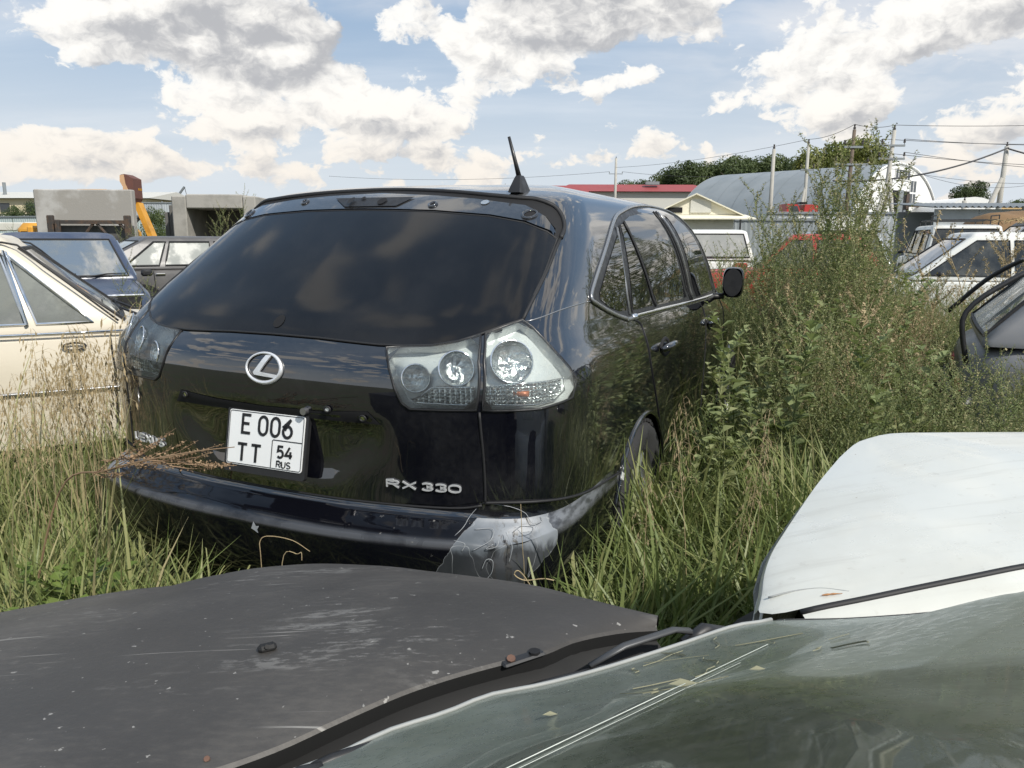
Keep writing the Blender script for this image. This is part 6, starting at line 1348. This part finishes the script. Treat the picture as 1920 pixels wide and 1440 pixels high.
# ------------------------------------------------------------ trees
def crown_mesh(name, seed, m, h=9., r=3.4, n=6500, leaf=.25, lobes=11, base=.22):
    rs = np.random.RandomState(seed); L = []
    for i in range(lobes):
        a = rs.rand()*2*pi; z = base*h+(h*(1-base))*(.12+.80*rs.rand()); rr = r*(.35+.4*rs.rand())*(1-.35*(z/h)); d = r*.62*rs.rand()*(1.1-.55*z/h)
        L.append((d*cos(a), d*sin(a), z, rr))
    L.append((0, 0, h*.86, r*.42))
    k = rs.randint(0, len(L), n); L = np.array(L); dirs = rs.normal(size=(n, 3)); dirs /= np.linalg.norm(dirs, axis=1)[:, None]; rad = L[k, 3]*(.62+.42*rs.rand(n)**.5)
    P = L[k, :3]+dirs*rad[:, None]*np.array([1, 1, .85]); P[:, 2] = np.maximum(P[:, 2], base*h*.6)
    nn = dirs+rs.normal(size=(n, 3))*.55; nn /= np.linalg.norm(nn, axis=1)[:, None]
    u = np.cross(nn, rs.normal(size=(n, 3))); u /= np.linalg.norm(u, axis=1)[:, None]; v = np.cross(nn, u); s_ = leaf*(.5+.8*rs.rand(n))[:, None]
    V = np.stack([P-u*s_*.5, P+v*s_*.32-u*s_*.05, P+u*s_*.5, P-v*s_*.32+u*s_*.08], 1).reshape(-1, 3); F = np.arange(4*n).reshape(-1, 4)
    return bigmesh(name, V, F, m)
def trunk_mesh(name, seed, h, r):
    rs = np.random.RandomState(seed); mb = MB(); top = h*.75; mb.tube([(0, 0, 0), (.1*r, .1, top*.4), (-.2, .1, top)], [.05*h*.55, .035*h*.55, .012*h], 7)
    for i in range(6):
        z = top*(.35+.6*i/6); a = rs.rand()*6.28; mb.tube([(0, 0, z), (cos(a)*r*.35, sin(a)*r*.35, z+.10*h), (cos(a)*r*.65, sin(a)*r*.65, z+.16*h)], [.011*h, .008*h, .003*h], 5)
    return mb.data(name, MATS['bark'])
CR = [crown_mesh('crown', 10+i, MATS['tree_leaf'], r=3.2+.4*(i % 2), lobes=10+2*i) for i in range(4)]
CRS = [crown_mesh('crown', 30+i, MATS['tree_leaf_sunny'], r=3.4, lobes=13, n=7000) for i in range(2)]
TR = [trunk_mesh('trunk', 5+i, 9, 3.2) for i in range(2)]
def tree(x, y, h, w, i, label, grp, sunny=False, z0=0.):
    t = thing('broadleaf_tree', label, 'tree', (x, y, z0), i*1.7, grp); s_ = h/9.
    c_ = link('crown', (CRS[i % 2] if sunny else CR[i % 4]), t); c_.scale = (w*s_, w*s_, s_); k = link('trunk', TR[i % 2], t); k.scale = (s_, s_, s_)
tr = np.random.RandomState(11)
def px2x(px, Y): return (px-960)/1446*Y*1.005
belt = [(1150, 11.3), (1165, 12.0), (1185, 11.8), (1205, 12.2), (1225, 13.6), (1243, 14.6), (1262, 14.9), (1284, 15.2), (1305, 16.0), (1325, 15.8), (1345, 16.2), (1365, 16.6), (1385, 16.4), (1405, 16.8), (1425, 16.3), (1446, 16.6), (1468, 16.4)]
for i, (px, h) in enumerate(belt):
    Y = 150+6*tr.rand()
    tree(px2x(px, Y), Y, h*1.02, 1.0, i, 'dark green tree in the front row of the wood, '+ORD[i], 'trees of the dark wood belt')
    if i % 2 == 0: tree(px2x(px+10, Y+9), Y+9, h*1.03, 1.05, i+3, 'dark green tree deeper inside the wood, behind its front row', 'trees of the dark wood belt')
for i, (px, h) in enumerate([(1490, 14.6), (1512, 15.2), (1535, 16.2), (1556, 16.9), (1577, 17.2), (1598, 16.8), (1618, 15.6), (1632, 13.8)]):
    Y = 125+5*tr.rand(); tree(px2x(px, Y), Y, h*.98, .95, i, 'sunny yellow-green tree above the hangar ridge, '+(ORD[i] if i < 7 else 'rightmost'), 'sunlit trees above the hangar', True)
for i, (px, h, Y) in enumerate([(985, 11.2, 170), (1003, 11.8, 170), (1020, 11.4, 172), (1034, 11.5, 172)]): tree(px2x(px, Y), Y, h, 1., i, 'small far tree beside the distant red roofs, '+ORD[i], 'far trees beside the red roofs')
for i, (px, h, Y) in enumerate([(1768, 9.4, 120), (1780, 9.6, 120), (1792, 9.8, 121), (1803, 9.0, 120), (1822, 8.2, 140), (1840, 7.8, 140), (1868, 8.0, 140), (1884, 8.5, 138), (1905, 8.0, 140), (1930, 8.2, 140)]):
    tree(px2x(px, Y), Y, h, .9, i, 'dark far tree on the horizon right of the hangar, '+ORD[i], 'far trees right of the hangar')
for i, (px, Y, h) in enumerate([(12, 58, 3.5), (35, 60, 3.3), (58, 58, 3.4), (88, 56, 3.9), (300, 40, 2.9), (318, 42, 2.8)]):
    t = thing('bush', ['small green bush before the factory wall, '+ORD[i], 'green bush between excavator and concrete box, '+['left one', 'right one'][i == 5]][i > 3], 'bush', (px2x(px, Y), Y, 0), i, ['bushes by the pale fence', 'bushes by the excavator'][i > 3]); s_ = h/9.; c_ = link('foliage', CR[i % 4], t, (0, 0, -.22*h)); c_.scale = (s_*.75, s_*.75, s_*1.24)

# ------------------------------------------------------------ weeds: a few plants, copied
def plant(seed, h=1.5, nb=20, spread=.32, leaf=.045, leafy=1., seedy=1., leafw=.22, lm='weed_leaf', sm_='seed_green', lean=.08, up=1.1):
    rs = np.random.RandomState(seed); st = MB(); LV = []; SV = []
    def spine(p, d, L, n, curl):
        P = [np.array(p, float)]; d = np.array(d, float)
        for i in range(n): d = d+np.array([0, 0, curl])/n+rs.normal(size=3)*.06; d /= np.linalg.norm(d); P.append(P[-1]+d*L/n)
        return np.array(P)
    a0 = rs.rand()*6.28; main = spine((0, 0, 0), (lean*cos(a0), lean*sin(a0), 1), h, 9, .0); st.tube(main, np.linspace(.0055, .0015, 10)*(.6+.3*h), 4, cap=False)
    def leaves(P, n, size, droop=0.):
        c_ = np.linspace(0, 1, len(P))
        for i in range(n):
            u = (i+.6*rs.rand())/n; p = np.array([np.interp(u, c_, P[:, k]) for k in range(3)]); a = rs.rand()*6.28; s_ = size*(1.15-.6*u)*(.6+.7*rs.rand()); d = np.array([cos(a), sin(a), .35+.5*rs.rand()-droop]); d /= np.linalg.norm(d)
            w = np.cross(d, [0, 0, 1.]); w /= max(np.linalg.norm(w), 1e-6); w = w*s_*leafw; m_ = p+d*s_*.5+np.array([0, 0, .10*s_]); LV.append([p, m_+w, p+d*s_+np.array([0, 0, -.15*s_]), m_-w])
    def seeds(P, n, size):
        c_ = np.linspace(0, 1, len(P))
        for i in range(n):
            u = .35+.65*rs.rand(); p = np.array([np.interp(u, c_, P[:, k]) for k in range(3)])+rs.normal(size=3)*.006; a, b = rs.normal(size=3)*size, rs.normal(size=3)*size; SV.append([p+a, p+b, p-a, p-b])
    leaves(main, int(16*leafy), leaf*1.3)
    for i in range(nb):
        u = .14+.84*(i+rs.rand())/nb; p = np.array([np.interp(u, np.linspace(0, 1, 10), main[:, k]) for k in range(3)]); a = i*2.4+rs.rand()*.8; L = spread*h*(1.1-.72*u)*(.7+.5*rs.rand())+.05
        B = spine(p, (cos(a), sin(a), up*(.7+.5*rs.rand())), L, 4, .35); st.tube(B, np.linspace(.0024, .0008, 5), 3, cap=False); leaves(B, int(13*leafy), leaf*(1.1-.45*u)); 
        if seedy: seeds(B, int(16*seedy*(.4+u)), .0036)
    V = np.concatenate([np.concatenate(st.v)]+([np.array(LV).reshape(-1, 3)] if LV else [])+([np.array(SV).reshape(-1, 3)] if SV else []))
    return dict(stem=np.concatenate(st.v), sf=np.array(st.f), leaf=np.array(LV).reshape(-1, 3), seed=np.array(SV).reshape(-1, 3), lm=lm, sm=sm_)
def plant_meshes(p):
    out = [('stem', bigmesh('stem', p['stem'], p['sf'], MATS[p['lm']]))]
    if len(p['leaf']): out.append(('leaves', bigmesh('leaves', p['leaf'], np.arange(len(p['leaf'])).reshape(-1, 4), MATS[p['lm']])))
    if len(p['seed']): out.append(('seed_heads', bigmesh('seed_heads', p['seed'], np.arange(len(p['seed'])).reshape(-1, 4), MATS[p['sm']])))
    for n_, me in out: me.polygons.foreach_set('use_smooth', np.zeros(len(me.polygons), bool)) if n_ != 'stem' else None
    return out
WEEDS = [plant(i, 1.5, 28, .32, .040, 1.45, .8) for i in range(4)]
TALL = [plant(20+i, 2.1, 34, .20, .050, .95, 1.5, lean=.05, up=1.6) for i in range(3)]
BROAD = [plant(40+i, 1.0, 9, .22, .085, .75, 0, leafw=.38, lm='weed_leaf') for i in range(3)]
YLEAF = [plant(50+i, .5, 9, .55, .085, .8, 0, leafw=.50, lm='broad_leaf', up=.6) for i in range(2)]
DRYW = [plant(60+i, 1.1, 18, .30, .035, .35, 2.2, lm='dry_head', sm_='dry_head', lean=.12) for i in range(3)]
def place_plants(name, label, cat, group, meshes, spots, order=None):
    rank = {j: r for r, j in enumerate(sorted(range(len(spots)), key=lambda j: spots[j][0]/spots[j][1]))}
    for i, (x, y, s_, k) in enumerate(spots):
        lb = label if order is None else order+', '+(ORD[rank[i]] if rank[i] < len(spots)-1 else 'rightmost')
        t = thing(name, lb, cat, (x, y, -.03), i*2.39+x*3, group); t.scale = (s_, s_, s_)
        for n_, me in meshes[k % len(meshes)]:
            o = link(n_, me, t)
            if n_ != 'stem': o['kind'] = 'stuff'
MW, MT, MBR, MY, MD = [[plant_meshes(p) for p in L] for L in (WEEDS, TALL, BROAD, YLEAF, DRYW)]
# where cars and buildings stand, nothing grows through
BLOCK = [(.77, 4.05, 1.0, 2.5, radians(66.8)), (-3.34, 4.66, .86, 2.1, .50-pi/2), (-5.58, 9.62, .86, 2.1, radians(-58)-pi/2), (-5.36, 13.67, .86, 2.15, radians(37)-pi/2), (5.15, 13.5, .86, 2.1, radians(162)-pi/2), (6.55, 10.75, .86, 2.1, radians(165)-pi/2), (9.35, 13.9, .9, 2.2, radians(160)-pi/2), (10.94, 19.73, .9, 2.2, radians(72)-pi/2), (6.95, 17.1, .86, 2.1, radians(78)-pi/2), (4.15, 17.3, .9, 2.2, radians(82)-pi/2), (4.68, 3.90, .84, 2.15, radians(-28)-pi/2), (1.5, 1.35, .45, 1.3, -1.45), (-.45, .75, .9, .62, .49)]
BLOCK[0] = (.135, 4.455, .93, 2.40, radians(-23.17))
def free(x, y, pad=0.):
    x = np.asarray(x, float); y = np.asarray(y, float); ok = np.ones(x.shape, bool)
    for bx, by, hx, hy, a in BLOCK:
        dx, dy = x-bx, y-by; u = dx*cos(a)+dy*sin(a); v = -dx*sin(a)+dy*cos(a); ok &= ~((np.abs(u) < hx+pad) & (np.abs(v) < hy+pad))
    return ok
vr = np.random.RandomState(21)
def scatter(n, x0, x1, y0, y1, pad=0., cond=None):
    out = []
    while len(out) < n:
        x, y = x0+(x1-x0)*vr.rand(), y0+(y1-y0)*vr.rand()
        if free(x, y, pad) and (cond is None or cond(x, y)): out.append((x, y))
    return out
def suvside(x, y):  # metres to the right of the SUV's flank
    dx, dy = x-.135, y-4.455; a = radians(-23.17); return dx*cos(a)+dy*sin(a)-.93
def px_of(x, y): return 960+1446*x/y
# the thicket right of the SUV
sp = [(x, y, .66+.24*vr.rand()+.22*max(0, 1-abs(px_of(x, y)-1530)/140)-.20*min(1, max(0, (px_of(x, y)-1640)/120))-.26*max(0, 1-(suvside(x, y)-.4)/.8), vr.randint(4)) for x, y in scatter(105, 1.0, 4.2, 3.5, 8.3, .05, lambda x, y: suvside(x, y) > .45 and px_of(x, y) > 1415 and x < .55*y+.35 and not (px_of(x, y) > 1770 and y < 5.2))]
place_plants('thicket_weed', 'grey-green branching weed in the thicket along the black SUV', 'weed', 'weeds in the thicket beside the SUV', MW, sp)
sp2 = [(px2x(px, Y), Y, .70+.22*vr.rand(), vr.randint(4)) for px, Y in [(1405+115*vr.rand(), 6.4+1.3*vr.rand()) for _ in range(26)]+[(1345+70*vr.rand(), 7.0+.9*vr.rand()) for _ in range(16)]]
sp2 += [(px2x(px, Y), Y, .88+.16*vr.rand(), vr.randint(4)) for px, Y in [(1455+175*vr.rand(), 7.3+1.2*vr.rand()) for _ in range(26)]]
place_plants('thicket_weed', 'grey-green branching weed between the SUV nose and the red car', 'weed', 'weeds before the red car', MW, [s_ for s_ in sp2 if free(s_[0], s_[1], .05)])
# the tallest stalks, seen against hangar and sky
tl = [(px2x(px, Y), Y, zt/2.1, k) for px, Y, zt, k in ((1592, 4.9, 2.13, 0), (1560, 5.0, 1.93, 1), (1612, 5.1, 2.02, 2), (1545, 4.7, 1.86, 2), (1500, 5.3, 1.72, 0), (1468, 5.1, 1.78, 1), (1440, 5.2, 1.60, 2), (1580, 5.4, 1.88, 1), (1622, 5.2, 1.74, 0), (1520, 4.6, 1.70, 1), (1480, 4.7, 1.58, 0), (1530, 5.6, 1.62, 2), (1535, 5.6, 1.80, 0), (1600, 4.6, 1.75, 1), (1570, 5.8, 1.95, 2), (1585, 5.2, 2.06, 1), (1605, 5.5, 1.96, 2), (1550, 5.2, 1.84, 0), (1620, 4.8, 1.84, 1), (1510, 5.0, 1.66, 2), (1455, 4.9, 1.62, 0), (1598, 5.4, 1.80, 2), (1565, 4.6, 1.78, 1), (1490, 5.6, 1.68, 1))]
place_plants('tall_weed', 'tallest feathery weed of the thicket, standing up against the grey hangar', 'weed', 'tall weeds against the hangar', MT, tl, 'tall feathery weed before the grey hangar')
sp = [(px2x(px, Y), Y, .50+.16*vr.rand(), vr.randint(4)) for px, Y in [(1770+180*vr.rand(), 2.9+.8*vr.rand()) for _ in range(30)]]
place_plants('low_weed', 'low green weed in front of the grey car at the right edge', 'weed', 'low weeds before the grey car', MW, [s_ for s_ in sp if free(s_[0], s_[1], .05)])
# drier, lower weeds to the right
sp = [(x, y, .62+.25*vr.rand(), vr.randint(3)) for x, y in scatter(64, 2.0, 5.6, 4.0, 9.5, .05, lambda x, y: x/y > .44 and suvside(x, y) > .3 and not (px_of(x, y) > 1780 and y < 5.2))]
place_plants('dry_weed', 'straw-coloured dry weed in front of the white sedan', 'weed', 'dry weeds at the right', MD, sp)
sp = [(x, y, .75+.35*vr.rand(), vr.randint(3)) for x, y in scatter(34, 1.2, 3.8, 3.4, 7.5, .05, lambda x, y: suvside(x, y) > .35 and 1390 < px_of(x, y) < 1760)]
place_plants('dry_weed', 'dry pale stalk with seed sprays inside the green thicket', 'weed', 'dry stalks in the thicket', MD, sp)
sp = [(x, y, .8+.35*vr.rand(), vr.randint(3)) for x, y in scatter(26, 1.0, 3.4, 3.0, 6.5, .05, lambda x, y: suvside(x, y) > .25 and 1340 < px_of(x, y) < 1720)]
place_plants('leafy_weed', 'broad-leaved stalk inside the green thicket right of the SUV', 'weed', 'leafy stalks in the thicket', MBR, sp)
sp = [(x, y, 1.25+.3*vr.rand(), vr.randint(3)) for x, y in ((4.3, 7.2), (4.7, 7.7), (5.0, 7.9), (5.3, 8.0), (4.5, 8.0))]
place_plants('dry_bush', 'dry bush', 'weed', 'dry bushes by the white sedan', MD, sp, 'tall brown dry bush before the white sedan')
# leafy stalks hugging the flank of the SUV
sp = [(px2x(px, Y), Y, s_, k) for px, Y, s_, k in ((1350, 3.05, .92, 0), (1372, 3.2, 1.0, 1), (1340, 3.3, .72, 2), (1395, 3.1, .80, 2), (1330, 2.75, .62, 1), (1420, 3.4, .95, 0), (1290, 2.6, .42, 0), (1400, 3.6, 1.1, 1))]
place_plants('leafy_weed', 'leafy green stalk growing close beside the SUV doors', 'weed', 'leafy stalks by the SUV doors', MBR, sp, 'leafy green stalk beside the SUV doors')
place_plants('yellow_green_plant', 'low plant with broad yellow-green leaves at the left edge before the bonnet', 'plant', 'broad-leaved plants at the lower left', MY, [(px2x(px, Y), Y, s_, k) for px, Y, s_, k in ((30, 1.95, .85, 0), (95, 1.98, .95, 1), (135, 2.05, .95, 0), (10, 2.1, .9, 1))], 'broad-leaved yellow-green plant before the black bonnet')
place_plants('leafy_weed', 'green weed growing between the parked cars at left', 'weed', 'weeds between the cars at left', MW, [(px2x(px, Y), Y, s_, k) for px, Y, s_, k in ((215, 8.2, .72, 0), (235, 7.6, .62, 1), (250, 8.8, .66, 2), (270, 7.2, .55, 3), (290, 8.0, .62, 0), (225, 9.6, .8, 1), (300, 9.0, .5, 2), (420, 19.5, 1.35, 0), (446, 20.5, 1.5, 1), (432, 19.0, 1.2, 3), (255, 19.5, 1.1, 2), (285, 18.5, 1.1, 3), (20, 26, 1.3, 0), (60, 27, 1.2, 1), (110, 20.0, .9, 2), (500, 25, 1.9, 1), (465, 24, 1.6, 2))])
# everything else of the thicket that cannot be told apart
def mass(name, plants, spots, m, kind='stuff'):
    V, F, T, n = [], [], [], 0
    for (x, y, s_, k) in spots:
        p = plants[k % len(plants)]; a = vr.rand()*6.28; c_, q = cos(a), sin(a); R_ = np.array([[c_, q, 0], [-q, c_, 0], [0, 0, 1]]); tone = vr.rand()
        for part in ('leaf', 'stem'):
            v = p[part]; f = p['sf'] if part == 'stem' else np.arange(len(v)).reshape(-1, 4)
            V.append(v @ R_*s_+np.array([x, y, -.03])); F.append(f+n); n += len(v); T.append(np.full(len(v), tone*.6)+vr.rand(len(v))*.4)
    o = link(name, bigmesh(name, np.concatenate(V), np.concatenate(F), m, np.concatenate(T))); return tag(o, kind=kind)
sp = [(x, y, .55+.28*vr.rand()+.18*max(0, 1-abs(px_of(x, y)-1530)/140)-.20*min(1, max(0, (px_of(x, y)-1640)/120))-.24*max(0, 1-(suvside(x, y)-.4)/.8), vr.randint(4)) for x, y in scatter(170, .6, 4.6, 3.0, 9.5, .02, lambda x, y: suvside(x, y) > .40 and px_of(x, y) > 1400 and not (px_of(x, y) > 1770 and y < 5.2))]
sp += [(x, y, .45+.3*vr.rand(), vr.randint(4)) for x, y in scatter(110, -7, 14, 9.5, 26, .1)]
mass('weed_thicket', WEEDS, sp, MATS['weed_mass'])

# ------------------------------------------------------------ grass
def blades(X, Y, H, Wd, tone0, lean=.55, seg=4):
    n = len(X); a = vr.rand(n)*2*pi; le = (lean*(.3+.9*vr.rand(n)))*H; bend = .4+1.0*vr.rand(n)
    t = np.linspace(0, 1, seg+1); cx = np.cos(a)[:, None]*le[:, None]*t**2*bend[:, None]; cy = np.sin(a)[:, None]*le[:, None]*t**2*bend[:, None]; cz = H[:, None]*(t-.30*bend[:, None]*(le/H)[:, None]*t**2.4)
    wa = a+pi/2+(vr.rand(n)-.5)*1.4; wd = Wd[:, None]*np.array([.75, 1., .9, .6, .04][:seg+1] if seg == 4 else [.8, 1., .6, .04])[None]
    px, py = np.cos(wa)[:, None]*wd/2, np.sin(wa)[:, None]*wd/2
    L = np.stack([X[:, None]+cx-px, Y[:, None]+cy-py, cz-.02], -1); R_ = np.stack([X[:, None]+cx+px, Y[:, None]+cy+py, cz-.02], -1)
    V = np.stack([L, R_], 2).reshape(n, -1, 3); k = 2*(seg+1); b = (np.arange(n)*k)[:, None, None]
    f = np.array([[2*i, 2*i+1, 2*i+3, 2*i+2] for i in range(seg)])[None]+b
    return V.reshape(-1, 3), f.reshape(-1, 4), np.repeat(np.clip(tone0, 0, 1), k)
def rnd(n, x0, x1, y0, y1, pad=0, cond=None):
    x = x0+(x1-x0)*vr.rand(n); y = y0+(y1-y0)*vr.rand(n); ok = free(x, y, pad)
    if cond is not None: ok &= cond(x, y)
    return x[ok], y[ok]
def grass(name, sets):
    V, F, T, n = [], [], [], 0
    for (x, y), h0, h1, w, t0, t1, lean in sets:
        k = len(x); h = h0+(h1-h0)*vr.rand(k)**1.3; cl = .5+.5*np.sin(x*5.3+1.7*np.sin(y*4.1))*np.cos(y*6.1+1.3*np.sin(x*3.7)); h = h*(.72+.45*cl); t0, t1 = t0-.10+.22*cl, t1-.10+.22*cl; v, f, t = blades(x, y, h, w*(.6+.8*vr.rand(k)), t0+(t1-t0)*vr.rand(k), lean); V.append(v); F.append(f+n); T.append(t); n += len(v)
    o = link(name, bigmesh(name, np.concatenate(V), np.concatenate(F), MATS['grass_blade'], np.concatenate(T))); return tag(o, kind='stuff')
side = lambda x, y: suvside(x, y) > -.02
grass('long_grass', [
    (rnd(9000, .10, 1.7, 1.55, 3.0, .0, side), .25, .62, .011, .02, .52, .8),
    (rnd(1500, .2, 1.6, 1.9, 3.0, .0, side), .4, .80, .012, .2, .7, .7),
    (rnd(9000, .5, 2.6, 2.6, 4.4, .0, side), .25, .70, .010, .05, .7, .7),
    (rnd(9000, -3.0, -.95, 1.55, 4.3, .0), .20, .55, .009, .1, .75, .7),
    (rnd(2600, -1.7, -.85, 1.5, 2.5, .0), .3, .62, .010, .15, .7, .75),
    (rnd(900, .15, 1.4, 1.7, 2.8, .0, side), .35, .68, .016, .15, .6, .9),
    (rnd(2600, -.9, .2, 1.5, 2.3, .0), .12, .38, .008, .1, .6, .7),
    (rnd(800, -2.6, -1.1, 2.0, 4.2, .0), .5, .95, .008, .5, 1.0, .55)])
grass('field_grass', [
    (rnd(15000, 1.0, 5.6, 4.0, 9.5, .0), .3, .85, .012, .1, .95, .6),
    (rnd(9000, -9, -.5, 4.5, 14, .0), .25, .65, .016, .1, .8, .6),
    (rnd(12000, -18, 20, 9.5, 24, .0), .3, .8, .03, .1, .9, .6),
    (rnd(9000, -40, 45, 24, 60, .0), .4, .9, .07, .1, .8, .6)])
# ------------------------------------------------------------ dry seed-head grasses at left, single bent stalks, twig on the bumper
def oat(seed, h):
    rs = np.random.RandomState(seed); a = rs.rand()*6.28; P = np.array([(cos(a)*.10*h*t**2.2, sin(a)*.10*h*t**2.2, h*t-.03*h*t**4) for t in np.linspace(0, 1, 9)]); st = MB().tube(P, np.linspace(.0020, .0008, 9), 4, cap=False); H_ = MB()
    for i in range(30):
        u = .70+.30*i/30; p = np.array([np.interp(u, np.linspace(0, 1, 9), P[:, k]) for k in range(3)]); b = rs.rand()*6.28; L = (.02+.055*rs.rand())*(1.25-.7*(u-.7)/.3)*h; e = p+np.array([cos(b)*L, sin(b)*L, L*.4-.02]); st.tube([p, (p+e)/2+[0, 0, .01], e], .0005, 3, cap=False)
        d = np.array([cos(b)*.25, sin(b)*.25, -1.]); d /= np.linalg.norm(d); w = np.cross(d, rs.normal(size=3)); w /= np.linalg.norm(w); s_ = .016+.010*rs.rand()
        H_.add([e, e+d*s_*.5+w*.0032, e+d*s_*1.2, e+d*s_*.5-w*.0032], [[0, 1, 2, 3]]); w2 = np.cross(d, w); H_.add([e, e+d*s_*.5+w2*.003, e+d*s_*1.2, e+d*s_*.5-w2*.003], [[0, 1, 2, 3]])
    return [('stem', st.data('stem', MATS['dry_head'])), ('seed_head', H_.data('seed_head', MATS['dry_head']))]
OAT = [oat(70+i, 1.) for i in range(5)]
sp = []
for i in range(44):
    px = 235*vr.rand()**.9; Y = 2.5+1.3*vr.rand(); sp.append((px2x(px, Y), Y, .82+.25*vr.rand(), vr.randint(5)))
sp = [s_ for s_ in sp if free(s_[0], s_[1], .03)]
sp += [(px2x(px, Y), Y, s_, k) for px, Y, s_, k in ((200, 2.75, 1.20, 1), (212, 2.8, 1.16, 2), (190, 2.7, 1.10, 3), (206, 2.9, 1.22, 0), (216, 2.72, 1.13, 4), (196, 2.8, 1.15, 2), (70, 3.0, 1.10, 1), (110, 2.8, 1.12, 4), (20, 2.9, 1.06, 2), (130, 2.9, 1.08, 0), (160, 2.8, 1.02, 3))]
place_plants('seed_grass', 'dry straw-coloured grass stalk with a drooping seed head before the cream car', 'grass stalk', 'dry seed-head grasses at left', OAT, sp)
sp = [(x, y, .75+.3*vr.rand(), vr.randint(5)) for x, y in scatter(60, 2.2, 4.3, 3.6, 8.0, .02, lambda x, y: x/y > .42 and suvside(x, y) > .3 and not (px_of(x, y) > 1800 and y < 4.6))]
place_plants('seed_grass', 'dry straw-coloured grass stalk among the weeds at the right', 'grass stalk', 'dry seed-head grasses at right', OAT, sp)
sp = [(px2x(px, Y), Y, .62+.3*vr.rand(), vr.randint(5)) for px, Y in [(1040+420*vr.rand(), 2.1+1.0*vr.rand()) for _ in range(11)]]
place_plants('seed_grass', 'single straw stalk rising from the green grass beside the scraped bumper', 'grass stalk', 'straw stalks beside the bumper', OAT, [s_ for s_ in sp if free(s_[0], s_[1], .03)])
def bent_stalks():
    def stalk(name, label, P, r, m='dry_head'):
        o = MB().tube(catmull(np.array(P), 6), r, 4).build(name, MATS[m], None); return tag(o, label, 'grass stalk')
    def at(px, py, Y): # a point of the place seen at that bearing
        a = radians(-10.73); f = np.array([0, cos(a), sin(a)]); u = np.array([0, -sin(a), cos(a)]); d = f+np.array([1, 0, 0])*(px-960)/1446+u*(720-py)/1446; return np.array([0, 0, 1.4])+d*(Y/d[1])
    stalk('bent_grass_stalk', 'thin grass stalk arching over in front of the SUV bumper', [at(492, 1068, 1.85)+[0, 0, -.3], at(491, 1060, 1.85), at(489, 1015, 1.86), at(510, 1007, 1.87), at(550, 1015, 1.88), at(582, 1035, 1.9)], .0011)
    stalk('kinked_grass_stalk', 'short kinked grass blade just right of the arching stalk', [at(528, 1068, 1.8)+[0, 0, -.3], at(530, 1058, 1.8), at(560, 1040, 1.8), at(566, 1038, 1.8), at(567, 1052, 1.8)], .0010)
    stalk('thin_grass_stalk', 'thin straw stalk standing before the scraped bumper corner', [at(985, 1110, 1.95)+[0, 0, -.3], at(984, 1080, 1.95), at(981, 1030, 1.95), at(977, 945, 1.96)], .0009)
    stalk('curled_grass_blade', 'pale curled dry blade below the scraped bumper corner', [at(1000, 1105, 1.95), at(985, 1082, 1.94), at(972, 1070, 1.93), at(966, 1078, 1.93), at(985, 1088, 1.93), at(1020, 1085, 1.92), at(1040, 1088, 1.92)], .0017)
    # brown wormwood twig leaning over the bumper toward the plate
    t = thing('dry_wormwood', 'brown dry wormwood twig leaning across the left bumper corner towards the plate', 'weed', tuple(at(150, 900, 2.15)*[1, 1, 0])); b0 = np.array(t.location)
    rs = np.random.RandomState(9); st = MB(); sd = []
    main = catmull(np.array([at(20, 1010, 2.25)*[1, 1, .2], at(110, 930, 2.2), at(200, 885, 2.10), at(290, 862, 2.02), at(370, 848, 1.97), at(440, 840, 1.93)])-b0, 6); st.tube(main, np.linspace(.0035, .0012, len(main)), 5)
    tips = [((215, 880), (330, 805)), ((230, 878), (318, 812)), ((250, 874), (350, 828)), ((205, 884), (265, 822)), ((270, 868), (372, 828)), ((190, 890), (250, 890)), ((180, 893), (235, 888)), ((240, 872), (340, 876)), ((280, 866), (400, 850)), ((300, 862), (420, 834)), ((215, 882), (300, 848)), ((170, 897), (212, 860))]
    for (a, b) in tips+[((x, 866+rs.rand()*10), (x+60+40*rs.rand(), 826+50*rs.rand())) for x in range(190, 380, 16)]:
        pa, pb = at(*a, 2.10-.0007*(a[0]-200))-b0, at(*b, 2.06-.0007*(a[0]-200)+.05*rs.rand())-b0; md = (pa+pb)/2+np.array([0, 0, -.012+.01*rs.rand()]); Q = catmull(np.array([pa, md, pb]), 6); st.tube(Q, np.linspace(.0016, .0007, len(Q)), 3)
        for k in range(60):
            u = .2+.8*rs.rand(); p = Q[int(u*(len(Q)-1))]+rs.normal(size=3)*.0036; c_, d = rs.normal(size=3)*.0019, rs.normal(size=3)*.0019; sd.append([p+c_, p+d, p-c_, p-d])
    st.build('stem', MATS['seed_brown'], t); S_ = np.array(sd).reshape(-1, 3); me = bigmesh('seed_heads', S_, np.arange(len(S_)).reshape(-1, 4), MATS['seed_brown']); link('seed_heads', me, t)['kind'] = 'stuff'
bent_stalks()
